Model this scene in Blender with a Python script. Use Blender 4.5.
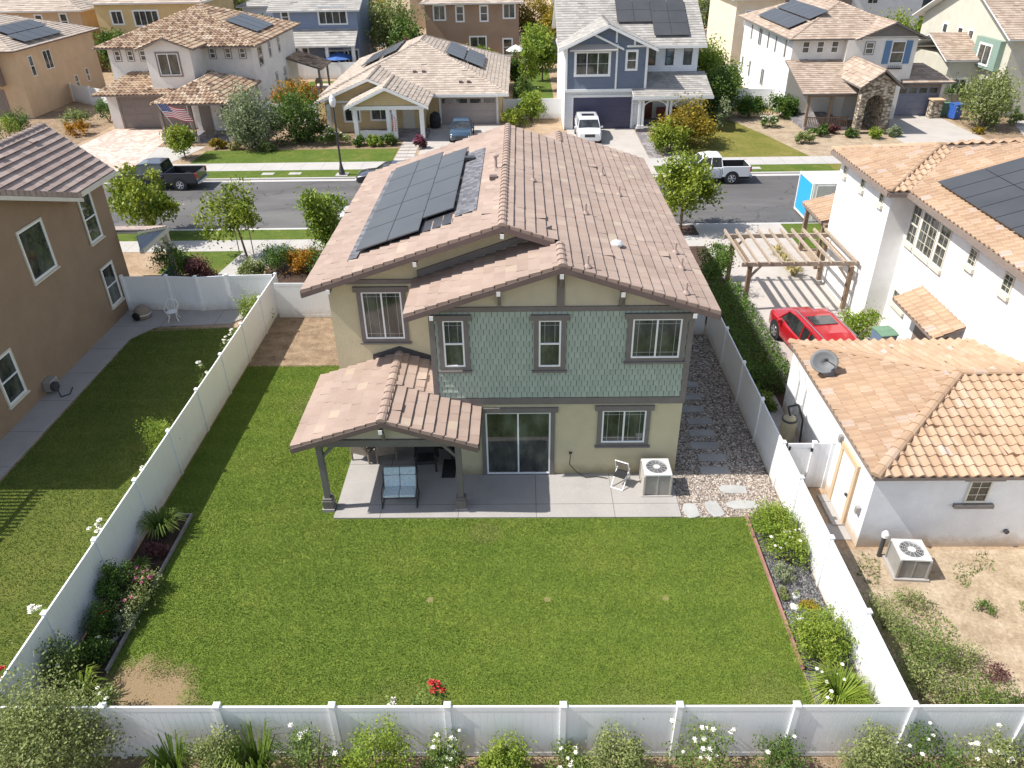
import bpy, math, random
import numpy as np
from mathutils import Vector, Matrix
R = math.radians
scene = bpy.context.scene
for o in list(bpy.data.objects): bpy.data.objects.remove(o)
COL = scene.collection
random.seed(7)

# ------------------------------------------------------------------ camera
cam_d = bpy.data.cameras.new('camera'); cam = bpy.data.objects.new('camera', cam_d); COL.objects.link(cam)
scene.camera = cam
cam_d.sensor_width = 36.0; cam_d.lens = 761.7/1024*36.0
cam_d.clip_start = 0.2; cam_d.clip_end = 2000
P_, Y_, L_ = R(31.70), R(-1.004), R(0.983)
fwd = Vector((math.sin(Y_)*math.cos(P_), math.cos(Y_)*math.cos(P_), -math.sin(P_)))
r0 = Vector((math.cos(Y_), -math.sin(Y_), 0)); d0 = fwd.cross(r0)
rt = math.cos(L_)*r0 + math.sin(L_)*d0; dn = -math.sin(L_)*r0 + math.cos(L_)*d0
m3 = Matrix((rt, -dn, -fwd)).transposed()
cam.matrix_world = Matrix.Translation((0, 0, 16.0)) @ m3.to_4x4()

# ------------------------------------------------------------------ world, sun, exposure
EL, AZ = R(51.9), R(5.5)          # sun height; light travels towards +x and a little towards +y
w = bpy.data.worlds.new('World'); scene.world = w; w.use_nodes = True
nt = w.node_tree; bg = nt.nodes['Background']
sky = nt.nodes.new('ShaderNodeTexSky'); sky.sky_type = 'NISHITA'; sky.sun_disc = False
sky.sun_elevation = EL; sky.sun_rotation = R(270) - AZ; sky.altitude = 300; sky.dust_density = 1.2
hs = nt.nodes.new('ShaderNodeHueSaturation'); hs.inputs['Saturation'].default_value = 0.72
nt.links.new(sky.outputs[0], hs.inputs['Color']); nt.links.new(hs.outputs[0], bg.inputs[0]); bg.inputs[1].default_value = 0.135
sl = bpy.data.lights.new('sun', 'SUN'); sl.energy = 4.7; sl.angle = R(0.53); sl.color = (1.0, 0.955, 0.89)
sun = bpy.data.objects.new('sun', sl); COL.objects.link(sun)
Ld = Vector((math.cos(EL)*math.cos(AZ), math.cos(EL)*math.sin(AZ), -math.sin(EL)))
sun.rotation_euler = Ld.to_track_quat('-Z', 'Y').to_euler(); sun.location = (-30, 0, 40)
scene.view_settings.view_transform = 'Standard'; scene.view_settings.look = 'None'
scene.view_settings.exposure = 0.56; scene.view_settings.gamma = 1.0
scene.view_settings.use_curve_mapping = False
scene.render.resolution_x = 1024; scene.render.resolution_y = 768

# ------------------------------------------------------------------ materials
def newmat(name):
    m = bpy.data.materials.new(name); m.use_nodes = True
    return m, m.node_tree, m.node_tree.nodes['Principled BSDF']
def N(t, typ, **kw):
    n = t.nodes.new(typ)
    for k, v in kw.items():
        if k in n.inputs: n.inputs[k].default_value = v
        else: setattr(n, k, v)
    return n
def pos(t, scale=1.0):
    g = N(t, 'ShaderNodeNewGeometry')
    if scale == 1.0: return g.outputs['Position']
    v = N(t, 'ShaderNodeVectorMath', operation='MULTIPLY'); v.inputs[1].default_value = (scale,)*3 if not isinstance(scale, tuple) else scale
    t.links.new(g.outputs['Position'], v.inputs[0]); return v.outputs[0]
def noise(t, scale, detail=4, rough=0.6, vec=None):
    n = N(t, 'ShaderNodeTexNoise', Scale=scale, Detail=detail, Roughness=rough)
    t.links.new(vec if vec is not None else pos(t), n.inputs['Vector']); return n.outputs['Fac']
def ramp(t, fac, stops):
    r = N(t, 'ShaderNodeValToRGB'); e = r.color_ramp.elements
    while len(e) < len(stops): e.new(0.5)
    for i, (p, c) in enumerate(stops):
        e[i].position = p; e[i].color = (c[0], c[1], c[2], 1)
    t.links.new(fac, r.inputs[0]); return r.outputs[0]
def mix(t, a, b, fac, typ='MIX'):
    n = N(t, 'ShaderNodeMix', data_type='RGBA', blend_type=typ)
    for s, v in ((6, a), (7, b), (0, fac)):
        if isinstance(v, (tuple, list)): n.inputs[s].default_value = (v[0], v[1], v[2], 1)
        elif isinstance(v, (int, float)): n.inputs[s].default_value = v
        else: t.links.new(v, n.inputs[s])
    return n.outputs[2]
def math_(t, op, a, b=0.0):
    n = N(t, 'ShaderNodeMath', operation=op)
    for i, v in enumerate((a, b)):
        if isinstance(v, (int, float)): n.inputs[i].default_value = v
        else: t.links.new(v, n.inputs[i])
    return n.outputs[0]
def bump(t, b, h, strength=0.4, dist=0.02):
    n = N(t, 'ShaderNodeBump', Strength=strength, Distance=dist)
    t.links.new(h, n.inputs['Height']); t.links.new(n.outputs[0], b.inputs['Normal'])
def sc(c, k): return tuple(min(1, x*k) for x in c)

def m_plain(name, c, rough=0.6, var=0.12, nscale=3.0, metal=0.0, bmp=0.0, bscale=40, spec=0.5, dist=0.01):
    m, t, b = newmat(name)
    f = noise(t, nscale, 5)
    col = ramp(t, f, [(0.3, sc(c, 1-var)), (0.7, sc(c, 1+var))])
    t.links.new(col, b.inputs['Base Color'])
    b.inputs['Roughness'].default_value = rough; b.inputs['Metallic'].default_value = metal
    b.inputs['Specular IOR Level'].default_value = spec
    if bmp: bump(t, b, noise(t, bscale, 3), bmp, dist)
    return m
def m_stucco(name, c, stain=None):
    m, t, b = newmat(name)
    f = noise(t, 0.9, 6, 0.65); f2 = noise(t, 14, 3)
    col = ramp(t, f, [(0.3, sc(c, 0.9)), (0.7, sc(c, 1.07))])
    col = mix(t, col, (0.5, 0.5, 0.5), f2, 'OVERLAY') if False else col
    if stain:                                   # dirt splashed up from the soil at the wall foot
        sep = N(t, 'ShaderNodeSeparateXYZ'); t.links.new(pos(t), sep.inputs[0])
        h = math_(t, 'ADD', sep.outputs[2], math_(t, 'MULTIPLY', noise(t, 2.5, 5), -0.55))
        k = N(t, 'ShaderNodeMapRange'); k.inputs[1].default_value = -0.15; k.inputs[2].default_value = 0.22
        k.inputs[3].default_value = 0.75; k.inputs[4].default_value = 0.0; t.links.new(h, k.inputs[0])
        col = mix(t, col, stain, k.outputs[0])
    t.links.new(col, b.inputs['Base Color']); b.inputs['Roughness'].default_value = 0.92
    b.inputs['Specular IOR Level'].default_value = 0.15
    bump(t, b, noise(t, 22, 4, 0.7), 0.55, 0.03)
    return m
def m_attr(name, stops, rough=0.85, tint=0.18, nscale=1.3, bmp=0.25, bscale=30, transl=0.0, spec=0.3, grime=None):
    """colour picked per face by the mesh attribute 'rnd' (each tile / leaf its own shade)"""
    m, t, b = newmat(name)
    a = N(t, 'ShaderNodeAttribute', attribute_name='rnd')
    col = ramp(t, a.outputs['Fac'], stops)
    f = noise(t, nscale, 5, 0.7)
    dk = ramp(t, f, [(0.25, (1-tint,)*3), (0.75, (1+tint*0.4,)*3)])
    col = mix(t, col, dk, 1.0, 'MULTIPLY')
    if grime:
        g = noise(t, 9, 5, 0.75); k = ramp(t, g, [(0.60, (0, 0, 0)), (0.78, (0.4, 0.4, 0.4))])
        col = mix(t, col, grime, k)
    t.links.new(col, b.inputs['Base Color']); b.inputs['Roughness'].default_value = rough
    b.inputs['Specular IOR Level'].default_value = spec
    if bmp: bump(t, b, noise(t, bscale, 3), bmp, 0.01)
    if transl:
        tr = N(t, 'ShaderNodeBsdfTranslucent'); t.links.new(mix(t, col, (0.75, 1.0, 0.25), 0.45, 'MULTIPLY'), tr.inputs[0])
        ms = N(t, 'ShaderNodeMixShader'); ms.inputs[0].default_value = transl
        out = t.nodes['Material Output']
        t.links.new(b.outputs[0], ms.inputs[1]); t.links.new(tr.outputs[0], ms.inputs[2]); t.links.new(ms.outputs[0], out.inputs[0])
    return m
def m_vinyl(name, c):
    m, t, b = newmat(name); sep = N(t, 'ShaderNodeSeparateXYZ'); t.links.new(pos(t), sep.inputs[0])
    col = ramp(t, noise(t, 0.7, 7, 0.7), [(0.3, sc(c, 0.95)), (0.7, c)])
    h = math_(t, 'ADD', sep.outputs[2], math_(t, 'MULTIPLY', noise(t, 3.5, 6, 0.7), -0.75))
    k = N(t, 'ShaderNodeMapRange'); k.inputs[1].default_value = -0.35; k.inputs[2].default_value = 0.12; k.inputs[3].default_value = 0.55; k.inputs[4].default_value = 0.0
    t.links.new(h, k.inputs[0]); col = mix(t, col, (0.42, 0.36, 0.28), k.outputs[0])
    st = noise(t, 1.0, 6, 0.7, pos(t, (9, 9, 0.8))); col = mix(t, col, ramp(t, st, [(0.55, (1,)*3), (0.8, (0.88, 0.87, 0.84))]), 1.0, 'MULTIPLY')
    t.links.new(col, b.inputs['Base Color']); b.inputs['Roughness'].default_value = 0.4; return m
def m_glass(name='window glass', c=(0.022, 0.026, 0.026)):
    m, t, b = newmat(name)
    col = ramp(t, noise(t, 1.1, 4, 0.6, pos(t, (1.6, 1.6, 0.8))), [(0.36, c), (0.5, (c[0]*2.4, c[1]*2.2, c[2]*1.9)), (0.64, (c[0]*4.6, c[1]*4.3, c[2]*3.6))])
    t.links.new(col, b.inputs['Base Color']); b.inputs['Roughness'].default_value = 0.04
    b.inputs['Specular IOR Level'].default_value = 0.9
    return m
def m_grass(name, c1, c2, c3, sc1=0.5, patches=(), bare=(0.235, 0.165, 0.10)):
    m, t, b = newmat(name)
    f = noise(t, sc1, 6, 0.7); g = noise(t, 26, 6, 0.8)
    col = ramp(t, f, [(0.3, c1), (0.55, c2), (0.8, c3)])
    dk = ramp(t, g, [(0.3, (0.45, 0.5, 0.4)), (0.52, (0.95, 0.95, 0.9)), (0.75, (1.5, 1.4, 1.1))])
    col = mix(t, col, dk, 1.0, 'MULTIPLY')
    col = mix(t, col, ramp(t, noise(t, 3.2, 6, 0.75), [(0.35, (0.80, 0.84, 0.78)), (0.65, (1.22, 1.12, 1.1))]), 1.0, 'MULTIPLY')
    for (px, py, pr_, st) in patches:                  # worn or dead places in the turf
        sb = N(t, 'ShaderNodeVectorMath', operation='DISTANCE'); sb.inputs[1].default_value = (px, py, 0.012); t.links.new(pos(t), sb.inputs[0])
        dd = math_(t, 'ADD', math_(t, 'DIVIDE', sb.outputs['Value'], pr_), math_(t, 'MULTIPLY', noise(t, 2.2/max(pr_, 0.4), 8, 0.75), 1.3))
        k = ramp(t, dd, [(0.0, (st,)*3), (0.5, (st,)*3), (0.62, (0.0,)*3)]) if False else None
        mr = N(t, 'ShaderNodeMapRange'); mr.inputs[1].default_value = 1.45; mr.inputs[2].default_value = 1.75; mr.inputs[3].default_value = st; mr.inputs[4].default_value = 0.0
        t.links.new(dd, mr.inputs[0])
        col = mix(t, col, mix(t, bare, sc(bare, 1.5), noise(t, 30, 5)), mr.outputs[0])
    t.links.new(col, b.inputs['Base Color']); b.inputs['Roughness'].default_value = 0.95
    b.inputs['Specular IOR Level'].default_value = 0.1
    bump(t, b, g, 0.7, 0.05); return m
def m_ground(name, c1, c2, c3, s1=0.8, s2=18, bmp=0.6, dist=0.03, rough=0.95):
    m, t, b = newmat(name)
    f = noise(t, s1, 6, 0.7); g = noise(t, s2, 5, 0.7)
    col = ramp(t, f, [(0.3, c1), (0.5, c2), (0.72, c3)])
    dk = ramp(t, g, [(0.3, (0.7,)*3), (0.7, (1.2,)*3)])
    col = mix(t, col, dk, 1.0, 'MULTIPLY')
    t.links.new(col, b.inputs['Base Color']); b.inputs['Roughness'].default_value = rough
    b.inputs['Specular IOR Level'].default_value = 0.2
    bump(t, b, g, bmp, dist); return m
def m_gravel(name, dark, mid, light, scale=16):
    m, t, b = newmat(name)
    v = N(t, 'ShaderNodeTexVoronoi', Scale=scale); t.links.new(pos(t), v.inputs['Vector'])
    sep = N(t, 'ShaderNodeSeparateColor'); t.links.new(v.outputs['Color'], sep.inputs[0])
    col = ramp(t, sep.outputs[0], [(0.0, dark), (0.35, mid), (0.62, sc(mid, 1.25)), (0.85, light), (1.0, sc(light, 1.25))])
    edge = ramp(t, v.outputs['Distance'], [(0.35, (1,)*3), (0.75, (0.25,)*3)])
    col = mix(t, col, edge, 1.0, 'MULTIPLY')
    t.links.new(col, b.inputs['Base Color']); b.inputs['Roughness'].default_value = 0.85
    inv = math_(t, 'SUBTRACT', 1.0, v.outputs['Distance'])
    bump(t, b, inv, 1.0, 0.04); return m
def m_stone(name, stops, scale=4.0):
    m, t, b = newmat(name)
    v = N(t, 'ShaderNodeTexVoronoi', Scale=scale); t.links.new(pos(t, (1, 1, 1.9)), v.inputs['Vector'])
    sep = N(t, 'ShaderNodeSeparateColor'); t.links.new(v.outputs['Color'], sep.inputs[0])
    col = ramp(t, sep.outputs[0], stops)
    edge = ramp(t, v.outputs['Distance'], [(0.4, (1,)*3), (0.7, (0.35,)*3)])
    col = mix(t, col, edge, 1.0, 'MULTIPLY')
    t.links.new(col, b.inputs['Base Color']); b.inputs['Roughness'].default_value = 0.9
    bump(t, b, math_(t, 'SUBTRACT', 1.0, v.outputs['Distance']), 1.0, 0.05); return m
def m_siding(name, c, pitch=0.18, var=0.06):
    m, t, b = newmat(name)
    sep = N(t, 'ShaderNodeSeparateXYZ'); t.links.new(pos(t), sep.inputs[0])
    fr = math_(t, 'FRACT', math_(t, 'DIVIDE', sep.outputs[2], pitch))
    line = ramp(t, fr, [(0.0, (0.45,)*3), (0.09, (1.0,)*3), (1.0, (1.0,)*3)])
    col = ramp(t, noise(t, 2.0, 5), [(0.3, sc(c, 1-var)), (0.7, sc(c, 1+var))])
    col = mix(t, col, line, 1.0, 'MULTIPLY')
    t.links.new(col, b.inputs['Base Color']); b.inputs['Roughness'].default_value = 0.65
    bump(t, b, math_(t, 'SUBTRACT', 1.0, fr), 0.8, 0.03); return m
def m_concrete(name, c, joint=None, rough=0.9):
    m, t, b = newmat(name)
    f = noise(t, 0.8, 7, 0.7); g = noise(t, 30, 4, 0.7)
    col = ramp(t, f, [(0.25, sc(c, 0.86)), (0.5, c), (0.75, sc(c, 1.08))])
    col = mix(t, col, ramp(t, g, [(0.3, (0.88,)*3), (0.7, (1.06,)*3)]), 1.0, 'MULTIPLY')
    if joint:
        sep = N(t, 'ShaderNodeSeparateXYZ'); t.links.new(pos(t), sep.inputs[0])
        for ax, (pitch, off) in joint.items():
            fr = math_(t, 'FRACT', math_(t, 'DIVIDE', math_(t, 'ADD', sep.outputs[ax], off), pitch))
            d = 0.018/pitch
            k = ramp(t, fr, [(0.0, (0.45,)*3), (d, (0.5,)*3), (d*1.5, (1,)*3)])
            col = mix(t, col, k, 1.0, 'MULTIPLY')
    t.links.new(col, b.inputs['Base Color']); b.inputs['Roughness'].default_value = rough
    b.inputs['Specular IOR Level'].default_value = 0.25
    bump(t, b, g, 0.25, 0.01); return m
def m_asphalt():
    m, t, b = newmat('asphalt')
    f = noise(t, 0.25, 6, 0.65, pos(t, (0.35, 1.6, 1))); g = noise(t, 45, 4, 0.8)
    col = ramp(t, f, [(0.3, (0.070, 0.067, 0.066)), (0.5, (0.105, 0.100, 0.098)), (0.75, (0.165, 0.155, 0.148))])
    col = mix(t, col, ramp(t, g, [(0.3, (0.75,)*3), (0.7, (1.2,)*3)]), 1.0, 'MULTIPLY')
    cr = N(t, 'ShaderNodeTexVoronoi', Scale=0.16, feature='DISTANCE_TO_EDGE'); wv = N(t, 'ShaderNodeVectorMath', operation='ADD')
    nz = N(t, 'ShaderNodeTexNoise', Scale=0.6, Detail=6); t.links.new(pos(t), nz.inputs['Vector']); s2 = N(t, 'ShaderNodeVectorMath', operation='SCALE'); s2.inputs['Scale'].default_value = 3.0
    t.links.new(nz.outputs['Color'], s2.inputs[0]); t.links.new(pos(t), wv.inputs[0]); t.links.new(s2.outputs[0], wv.inputs[1]); t.links.new(wv.outputs[0], cr.inputs['Vector'])
    col = mix(t, col, ramp(t, cr.outputs['Distance'], [(0.0, (0.45,)*3), (0.008, (1,)*3)]), 1.0, 'MULTIPLY')
    t.links.new(col, b.inputs['Base Color']); b.inputs['Roughness'].default_value = 0.85
    bump(t, b, g, 0.4, 0.01); return m
def m_solar(name='solar glass'):
    m, t, b = newmat(name)
    col = ramp(t, noise(t, 0.7, 3), [(0.3, (0.048, 0.048, 0.050)), (0.7, (0.064, 0.064, 0.066))])
    t.links.new(col, b.inputs['Base Color']); b.inputs['Roughness'].default_value = 0.42
    b.inputs['Specular IOR Level'].default_value = 0.5
    b.inputs['Coat Weight'].default_value = 0.25; b.inputs['Coat Roughness'].default_value = 0.2
    return m
def m_paint(name, c, coat=1.0, rough=0.35, metal=0.2):
    m, t, b = newmat(name); b.inputs['Base Color'].default_value = (*c, 1)
    b.inputs['Roughness'].default_value = rough; b.inputs['Metallic'].default_value = metal
    b.inputs['Coat Weight'].default_value = coat; b.inputs['Coat Roughness'].default_value = 0.05
    return m
def m_check(name, c1, c2, scale):
    m, t, b = newmat(name)
    v = N(t, 'ShaderNodeTexVoronoi', Scale=scale); t.links.new(pos(t), v.inputs['Vector'])
    sep = N(t, 'ShaderNodeSeparateColor'); t.links.new(v.outputs['Color'], sep.inputs[0])
    t.links.new(ramp(t, sep.outputs[1], [(0.35, c1), (0.5, c2), (0.8, sc(c2, 1.3))]), b.inputs['Base Color'])
    b.inputs['Roughness'].default_value = 0.9; return m
# ------------------------------------------------------------------ palette
M = {}
M['glass'] = m_glass(); M['white_vinyl'] = m_plain('white vinyl', (0.80, 0.81, 0.82), 0.35, 0.03)
M['vinyl_fence'] = m_vinyl('fence vinyl', (0.84, 0.85, 0.86))
M['solar'] = m_solar(); M['panel_frame'] = m_plain('panel frame', (0.12, 0.12, 0.13), 0.4, 0.1, metal=0.6)
PT = [(0.0, (0.345, 0.256, 0.208)), (0.3, (0.36, 0.268, 0.219)), (0.6, (0.372, 0.28, 0.23)), (0.94, (0.388, 0.296, 0.245)), (1.0, (0.43, 0.345, 0.265))]
M['bar_grey'] = m_plain('grey window bar', (0.36, 0.37, 0.38), 0.5, 0.05)
M['tile_edge_shade'] = m_plain('tile edge shade', (0.15, 0.095, 0.075), 0.9, 0.2, 6); M['shingle_edge_shade'] = m_plain('shingle edge shade', (0.12, 0.15, 0.13), 0.9, 0.1)  # darker cut edges; the colour also paints the shade line under each course
M['tile_rose'] = m_attr('rose concrete tile', PT, 0.9, 0.22, 0.45, 0.3, 40, grime=(0.29, 0.22, 0.18))
M['tile_brown'] = m_attr('brown concrete tile', [(0.0, (0.34, 0.26, 0.225)), (0.5, (0.39, 0.30, 0.26)), (1.0, (0.44, 0.35, 0.30))], 0.9, 0.16)
M['tile_terracotta'] = m_attr('terracotta clay tile', [(0.0, (0.39, 0.262, 0.172)), (0.3, (0.42, 0.287, 0.19)), (0.7, (0.445, 0.310, 0.208)), (0.95, (0.475, 0.345, 0.245)), (1.0, (0.46, 0.375, 0.33))], 0.9, 0.2, 0.6, 0.3, grime=(0.30, 0.20, 0.14))
M['tile_blend'] = m_attr('blended clay tile', [(0.0, (0.16, 0.10, 0.07)), (0.25, (0.31, 0.205, 0.14)), (0.6, (0.42, 0.30, 0.20)), (0.85, (0.49, 0.38, 0.27)), (1.0, (0.54, 0.45, 0.35))], 0.9, 0.15)
M['tile_sand'] = m_attr('sand concrete tile', [(0.0, (0.35, 0.29, 0.235)), (0.5, (0.42, 0.35, 0.29)), (1.0, (0.48, 0.41, 0.345))], 0.9, 0.12)
M['tile_grey'] = m_attr('grey concrete tile', [(0.0, (0.29, 0.275, 0.255)), (0.5, (0.35, 0.33, 0.305)), (1.0, (0.41, 0.39, 0.36))], 0.9, 0.12)
M['tile_tan'] = m_attr('tan concrete tile', [(0.0, (0.31, 0.235, 0.18)), (0.5, (0.39, 0.305, 0.24)), (1.0, (0.45, 0.365, 0.295))], 0.9, 0.12)
M['stucco_olive'] = m_stucco('olive cream stucco', (0.55, 0.49, 0.33), (0.30, 0.25, 0.15))
M['board_cream'] = m_plain('cream gable board', (0.50, 0.45, 0.33), 0.85, 0.05, bmp=0.2)
M['trim_grey'] = m_plain('grey brown trim paint', (0.165, 0.148, 0.138), 0.6, 0.12, 2.0)
M['trim_brown'] = m_plain('brown fascia paint', (0.14, 0.10, 0.09), 0.6, 0.12, 2.0)
M['shingle_green'] = m_attr('green wall shingle', [(0.0, (0.325, 0.385, 0.32)), (0.5, (0.35, 0.41, 0.345)), (1.0, (0.375, 0.435, 0.37))], 0.85, 0.10, 1.0, 0.4, 60)
M['stucco_brown'] = m_stucco('brown stucco', (0.285, 0.205, 0.138))
M['stucco_white'] = m_stucco('white stucco', (0.80, 0.79, 0.77))
M['stucco_white_old'] = m_stucco('white stucco with dirty foot', (0.74, 0.74, 0.75), (0.42, 0.30, 0.18))
M['stucco_pearl'] = m_stucco('pearl white stucco', (0.72, 0.68, 0.63))
M['stucco_tan'] = m_stucco('tan stucco', (0.58, 0.42, 0.27))
M['stucco_cream'] = m_stucco('cream stucco', (0.70, 0.60, 0.46))
M['stucco_yellow'] = m_stucco('yellow stucco', (0.64, 0.47, 0.24))
M['stucco_sage'] = m_stucco('pale sage stucco', (0.52, 0.50, 0.42))
M['stucco_clay'] = m_stucco('clay brown stucco', (0.34, 0.235, 0.165))
M['siding_blue'] = m_siding('slate blue siding', (0.135, 0.165, 0.22))
M['siding_denim'] = m_siding('grey blue siding', (0.22, 0.27, 0.37))
M['siding_straw'] = m_siding('straw yellow siding', (0.56, 0.42, 0.22))
M['siding_white'] = m_siding('white siding', (0.74, 0.76, 0.79))
M['siding_teal'] = m_siding('green siding', (0.20, 0.28, 0.23))
M['trim_white'] = m_plain('white trim paint', (0.76, 0.76, 0.74), 0.5, 0.04)
M['trim_cream'] = m_plain('cream trim paint', (0.60, 0.57, 0.48), 0.6, 0.05)
M['trim_taupe'] = m_plain('taupe trim paint', (0.22, 0.175, 0.15), 0.6, 0.1)
M['door_taupe'] = m_plain('taupe garage door', (0.20, 0.165, 0.145), 0.5, 0.06)
M['door_grey'] = m_plain('mushroom garage door', (0.36, 0.31, 0.29), 0.5, 0.06)
M['door_navy'] = m_plain('navy garage door', (0.055, 0.055, 0.105), 0.45, 0.08)
M['door_slate'] = m_plain('slate garage door', (0.17, 0.18, 0.24), 0.45, 0.08)
M['door_red'] = m_plain('red brown door', (0.16, 0.045, 0.03), 0.4, 0.1)
M['shutter_blue'] = m_plain('blue shutter', (0.10, 0.20, 0.34), 0.5, 0.08)
M['concrete'] = m_concrete('patio concrete', (0.36, 0.34, 0.32), {0: (2.44, 0.78+1.3), 1: (2.1, 0.35)})
M['walk'] = m_concrete('sidewalk concrete', (0.43, 0.41, 0.385), {0: (1.5, 0.0)})
M['drive'] = m_concrete('driveway concrete', (0.44, 0.405, 0.37), {1: (3.0, 0.4)})
M['kerb'] = m_concrete('kerb concrete', (0.50, 0.48, 0.46))
M['paver_pink'] = m_check('pink pavers', (0.46, 0.33, 0.275), (0.49, 0.39, 0.33), 3.2)
M['paver_grey'] = m_check('dark pavers', (0.16, 0.15, 0.16), (0.22, 0.20, 0.20), 2.5)
M['asphalt'] = m_asphalt()
M['lawn'] = m_grass('lawn turf', (0.118, 0.188, 0.034), (0.16, 0.22, 0.043), (0.23, 0.25, 0.065), 0.35, patches=((-9.5, 11.2, 1.55, 0.95), (-2.61, 14.65, 0.11, 0.5), (0.6, 14.64, 0.11, 0.45), (3.83, 14.69, 0.10, 0.45), (-1.2, 17.3, 0.5, 0.22), (-3.0, 10.4, 1.6, 0.14), (2.5, 10.6, 1.4, 0.12), (-8.2, 24.5, 0.9, 0.2), (5.9, 11.5, 0.8, 0.16)))
M['lawn_dark'] = m_grass('neighbour turf', (0.095, 0.135, 0.03), (0.13, 0.16, 0.038), (0.19, 0.19, 0.06), 0.45)
M['lawn_street'] = m_grass('street turf', (0.075, 0.13, 0.024), (0.115, 0.16, 0.035), (0.24, 0.215, 0.075), 0.6)
M['lawn_dry'] = m_grass('dry turf', (0.13, 0.15, 0.035), (0.20, 0.19, 0.055), (0.28, 0.23, 0.09), 0.5)
M['soil'] = m_ground('garden soil', (0.055, 0.035, 0.028), (0.085, 0.055, 0.042), (0.13, 0.085, 0.06), 1.5, 25, 0.9, 0.04)
M['bark'] = m_ground('bark mulch', (0.17, 0.115, 0.075), (0.28, 0.20, 0.13), (0.40, 0.30, 0.20), 1.8, 22, 0.9, 0.05)
M['straw'] = m_ground('dead straw turf', (0.25, 0.165, 0.085), (0.34, 0.24, 0.13), (0.42, 0.32, 0.19), 2.2, 24, 0.9, 0.04)
M['dirt'] = m_ground('bare dry dirt', (0.25, 0.185, 0.12), (0.37, 0.29, 0.20), (0.47, 0.38, 0.28), 1.3, 9, 0.7, 0.05)
M['yard'] = m_ground('dry yard soil', (0.26, 0.18, 0.11), (0.36, 0.26, 0.17), (0.44, 0.34, 0.24), 0.6, 8, 0.7, 0.05)
M['gravel'] = m_gravel('river gravel', (0.16, 0.14, 0.125), (0.33, 0.29, 0.25), (0.54, 0.50, 0.44), 13)
M['gravel_blue'] = m_gravel('blue grey pebbles', (0.06, 0.058, 0.06), (0.12, 0.118, 0.122), (0.23, 0.225, 0.225), 22)
M['flagstone'] = m_plain('grey stepping stone', (0.36, 0.36, 0.345), 0.9, 0.14, 1.5, bmp=0.4, bscale=14)
M['step_stone'] = m_plain('dark stepping slab', (0.31, 0.305, 0.295), 0.9, 0.12, 1.5, bmp=0.4, bscale=14)
M['edging'] = m_plain('weathered red edging', (0.30, 0.155, 0.125), 0.8, 0.2, 5)
M['edging_grey'] = m_plain('grey edging', (0.24, 0.22, 0.21), 0.8, 0.2, 5)
M['stone_wall'] = m_stone('ledge stone', [(0, (0.20, 0.16, 0.12)), (0.4, (0.34, 0.28, 0.21)), (0.8, (0.48, 0.40, 0.31)), (1, (0.55, 0.50, 0.42))], 3.2)
M['pergola_wood'] = m_plain('weathered pergola wood', (0.36, 0.29, 0.225), 0.8, 0.25, 6, bmp=0.3)
M['pergola_dark'] = m_plain('pergola post wood', (0.22, 0.15, 0.10), 0.8, 0.25, 6, bmp=0.3)
M['metal_grey'] = m_plain('grey painted metal', (0.34, 0.33, 0.31), 0.5, 0.08, 4, metal=0.3)
M['metal_light'] = m_plain('light grey metal', (0.62, 0.62, 0.61), 0.45, 0.06, 4, metal=0.2)
M['metal_dark'] = m_plain('dark metal', (0.045, 0.045, 0.05), 0.5, 0.15, 4)
M['black'] = m_plain('black rubber', (0.018, 0.018, 0.02), 0.75, 0.2, 6)
M['dark_void'] = m_plain('dark interior', (0.01, 0.01, 0.012), 0.9, 0.1)
M['dish'] = m_plain('dish metal', (0.12, 0.125, 0.13), 0.6, 0.08, 4)
M['curtain'] = m_plain('grey green curtain', (0.16, 0.18, 0.145), 0.8, 0.15, 6)
M['rim'] = m_plain('alloy rim', (0.55, 0.56, 0.58), 0.3, 0.05, 4, metal=0.8)
M['cushion'] = m_check('blue patterned cushion', (0.70, 0.75, 0.75), (0.42, 0.53, 0.57), 40)
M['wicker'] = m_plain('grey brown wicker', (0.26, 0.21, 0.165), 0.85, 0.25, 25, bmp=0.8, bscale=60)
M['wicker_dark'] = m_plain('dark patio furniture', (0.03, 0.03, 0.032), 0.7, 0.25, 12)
M['plastic_white'] = m_plain('white plastic', (0.78, 0.78, 0.76), 0.4, 0.05)
M['tank_tan'] = m_plain('olive tan tank', (0.32, 0.29, 0.19), 0.45, 0.1, 5)
M['bin_blue'] = m_plain('blue bin plastic', (0.03, 0.10, 0.38), 0.4, 0.08)
M['bin_green'] = m_plain('green bin lid', (0.13, 0.24, 0.16), 0.4, 0.08)
M['bin_body'] = m_plain('blue grey bin body', (0.16, 0.22, 0.33), 0.4, 0.08)
M['container_blue'] = m_plain('sky blue container side', (0.03, 0.36, 0.75), 0.4, 0.04)
M['red_paint'] = m_paint('red car paint', (0.46, 0.012, 0.020))
M['white_paint'] = m_paint('white car paint', (0.72, 0.73, 0.74), metal=0.0)
M['blue_paint'] = m_paint('blue car paint', (0.02, 0.05, 0.085), metal=0.0)
M['navy_paint'] = m_paint('dark blue grey car paint', (0.012, 0.015, 0.024), metal=0.0)
M['car_glass'] = m_glass('car glass', (0.012, 0.014, 0.017))
M['umbrella_blue'] = m_plain('blue canvas', (0.05, 0.13, 0.38), 0.8, 0.06)
M['umbrella_sky'] = m_plain('turquoise canvas', (0.05, 0.38, 0.66), 0.8, 0.06)
M['flag_red'] = m_plain('flag red', (0.50, 0.05, 0.06), 0.8, 0.05); M['flag_white'] = m_plain('flag white', (0.72, 0.72, 0.72), 0.8, 0.04)
M['flag_blue'] = m_plain('flag blue', (0.04, 0.06, 0.22), 0.8, 0.05)
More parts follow.
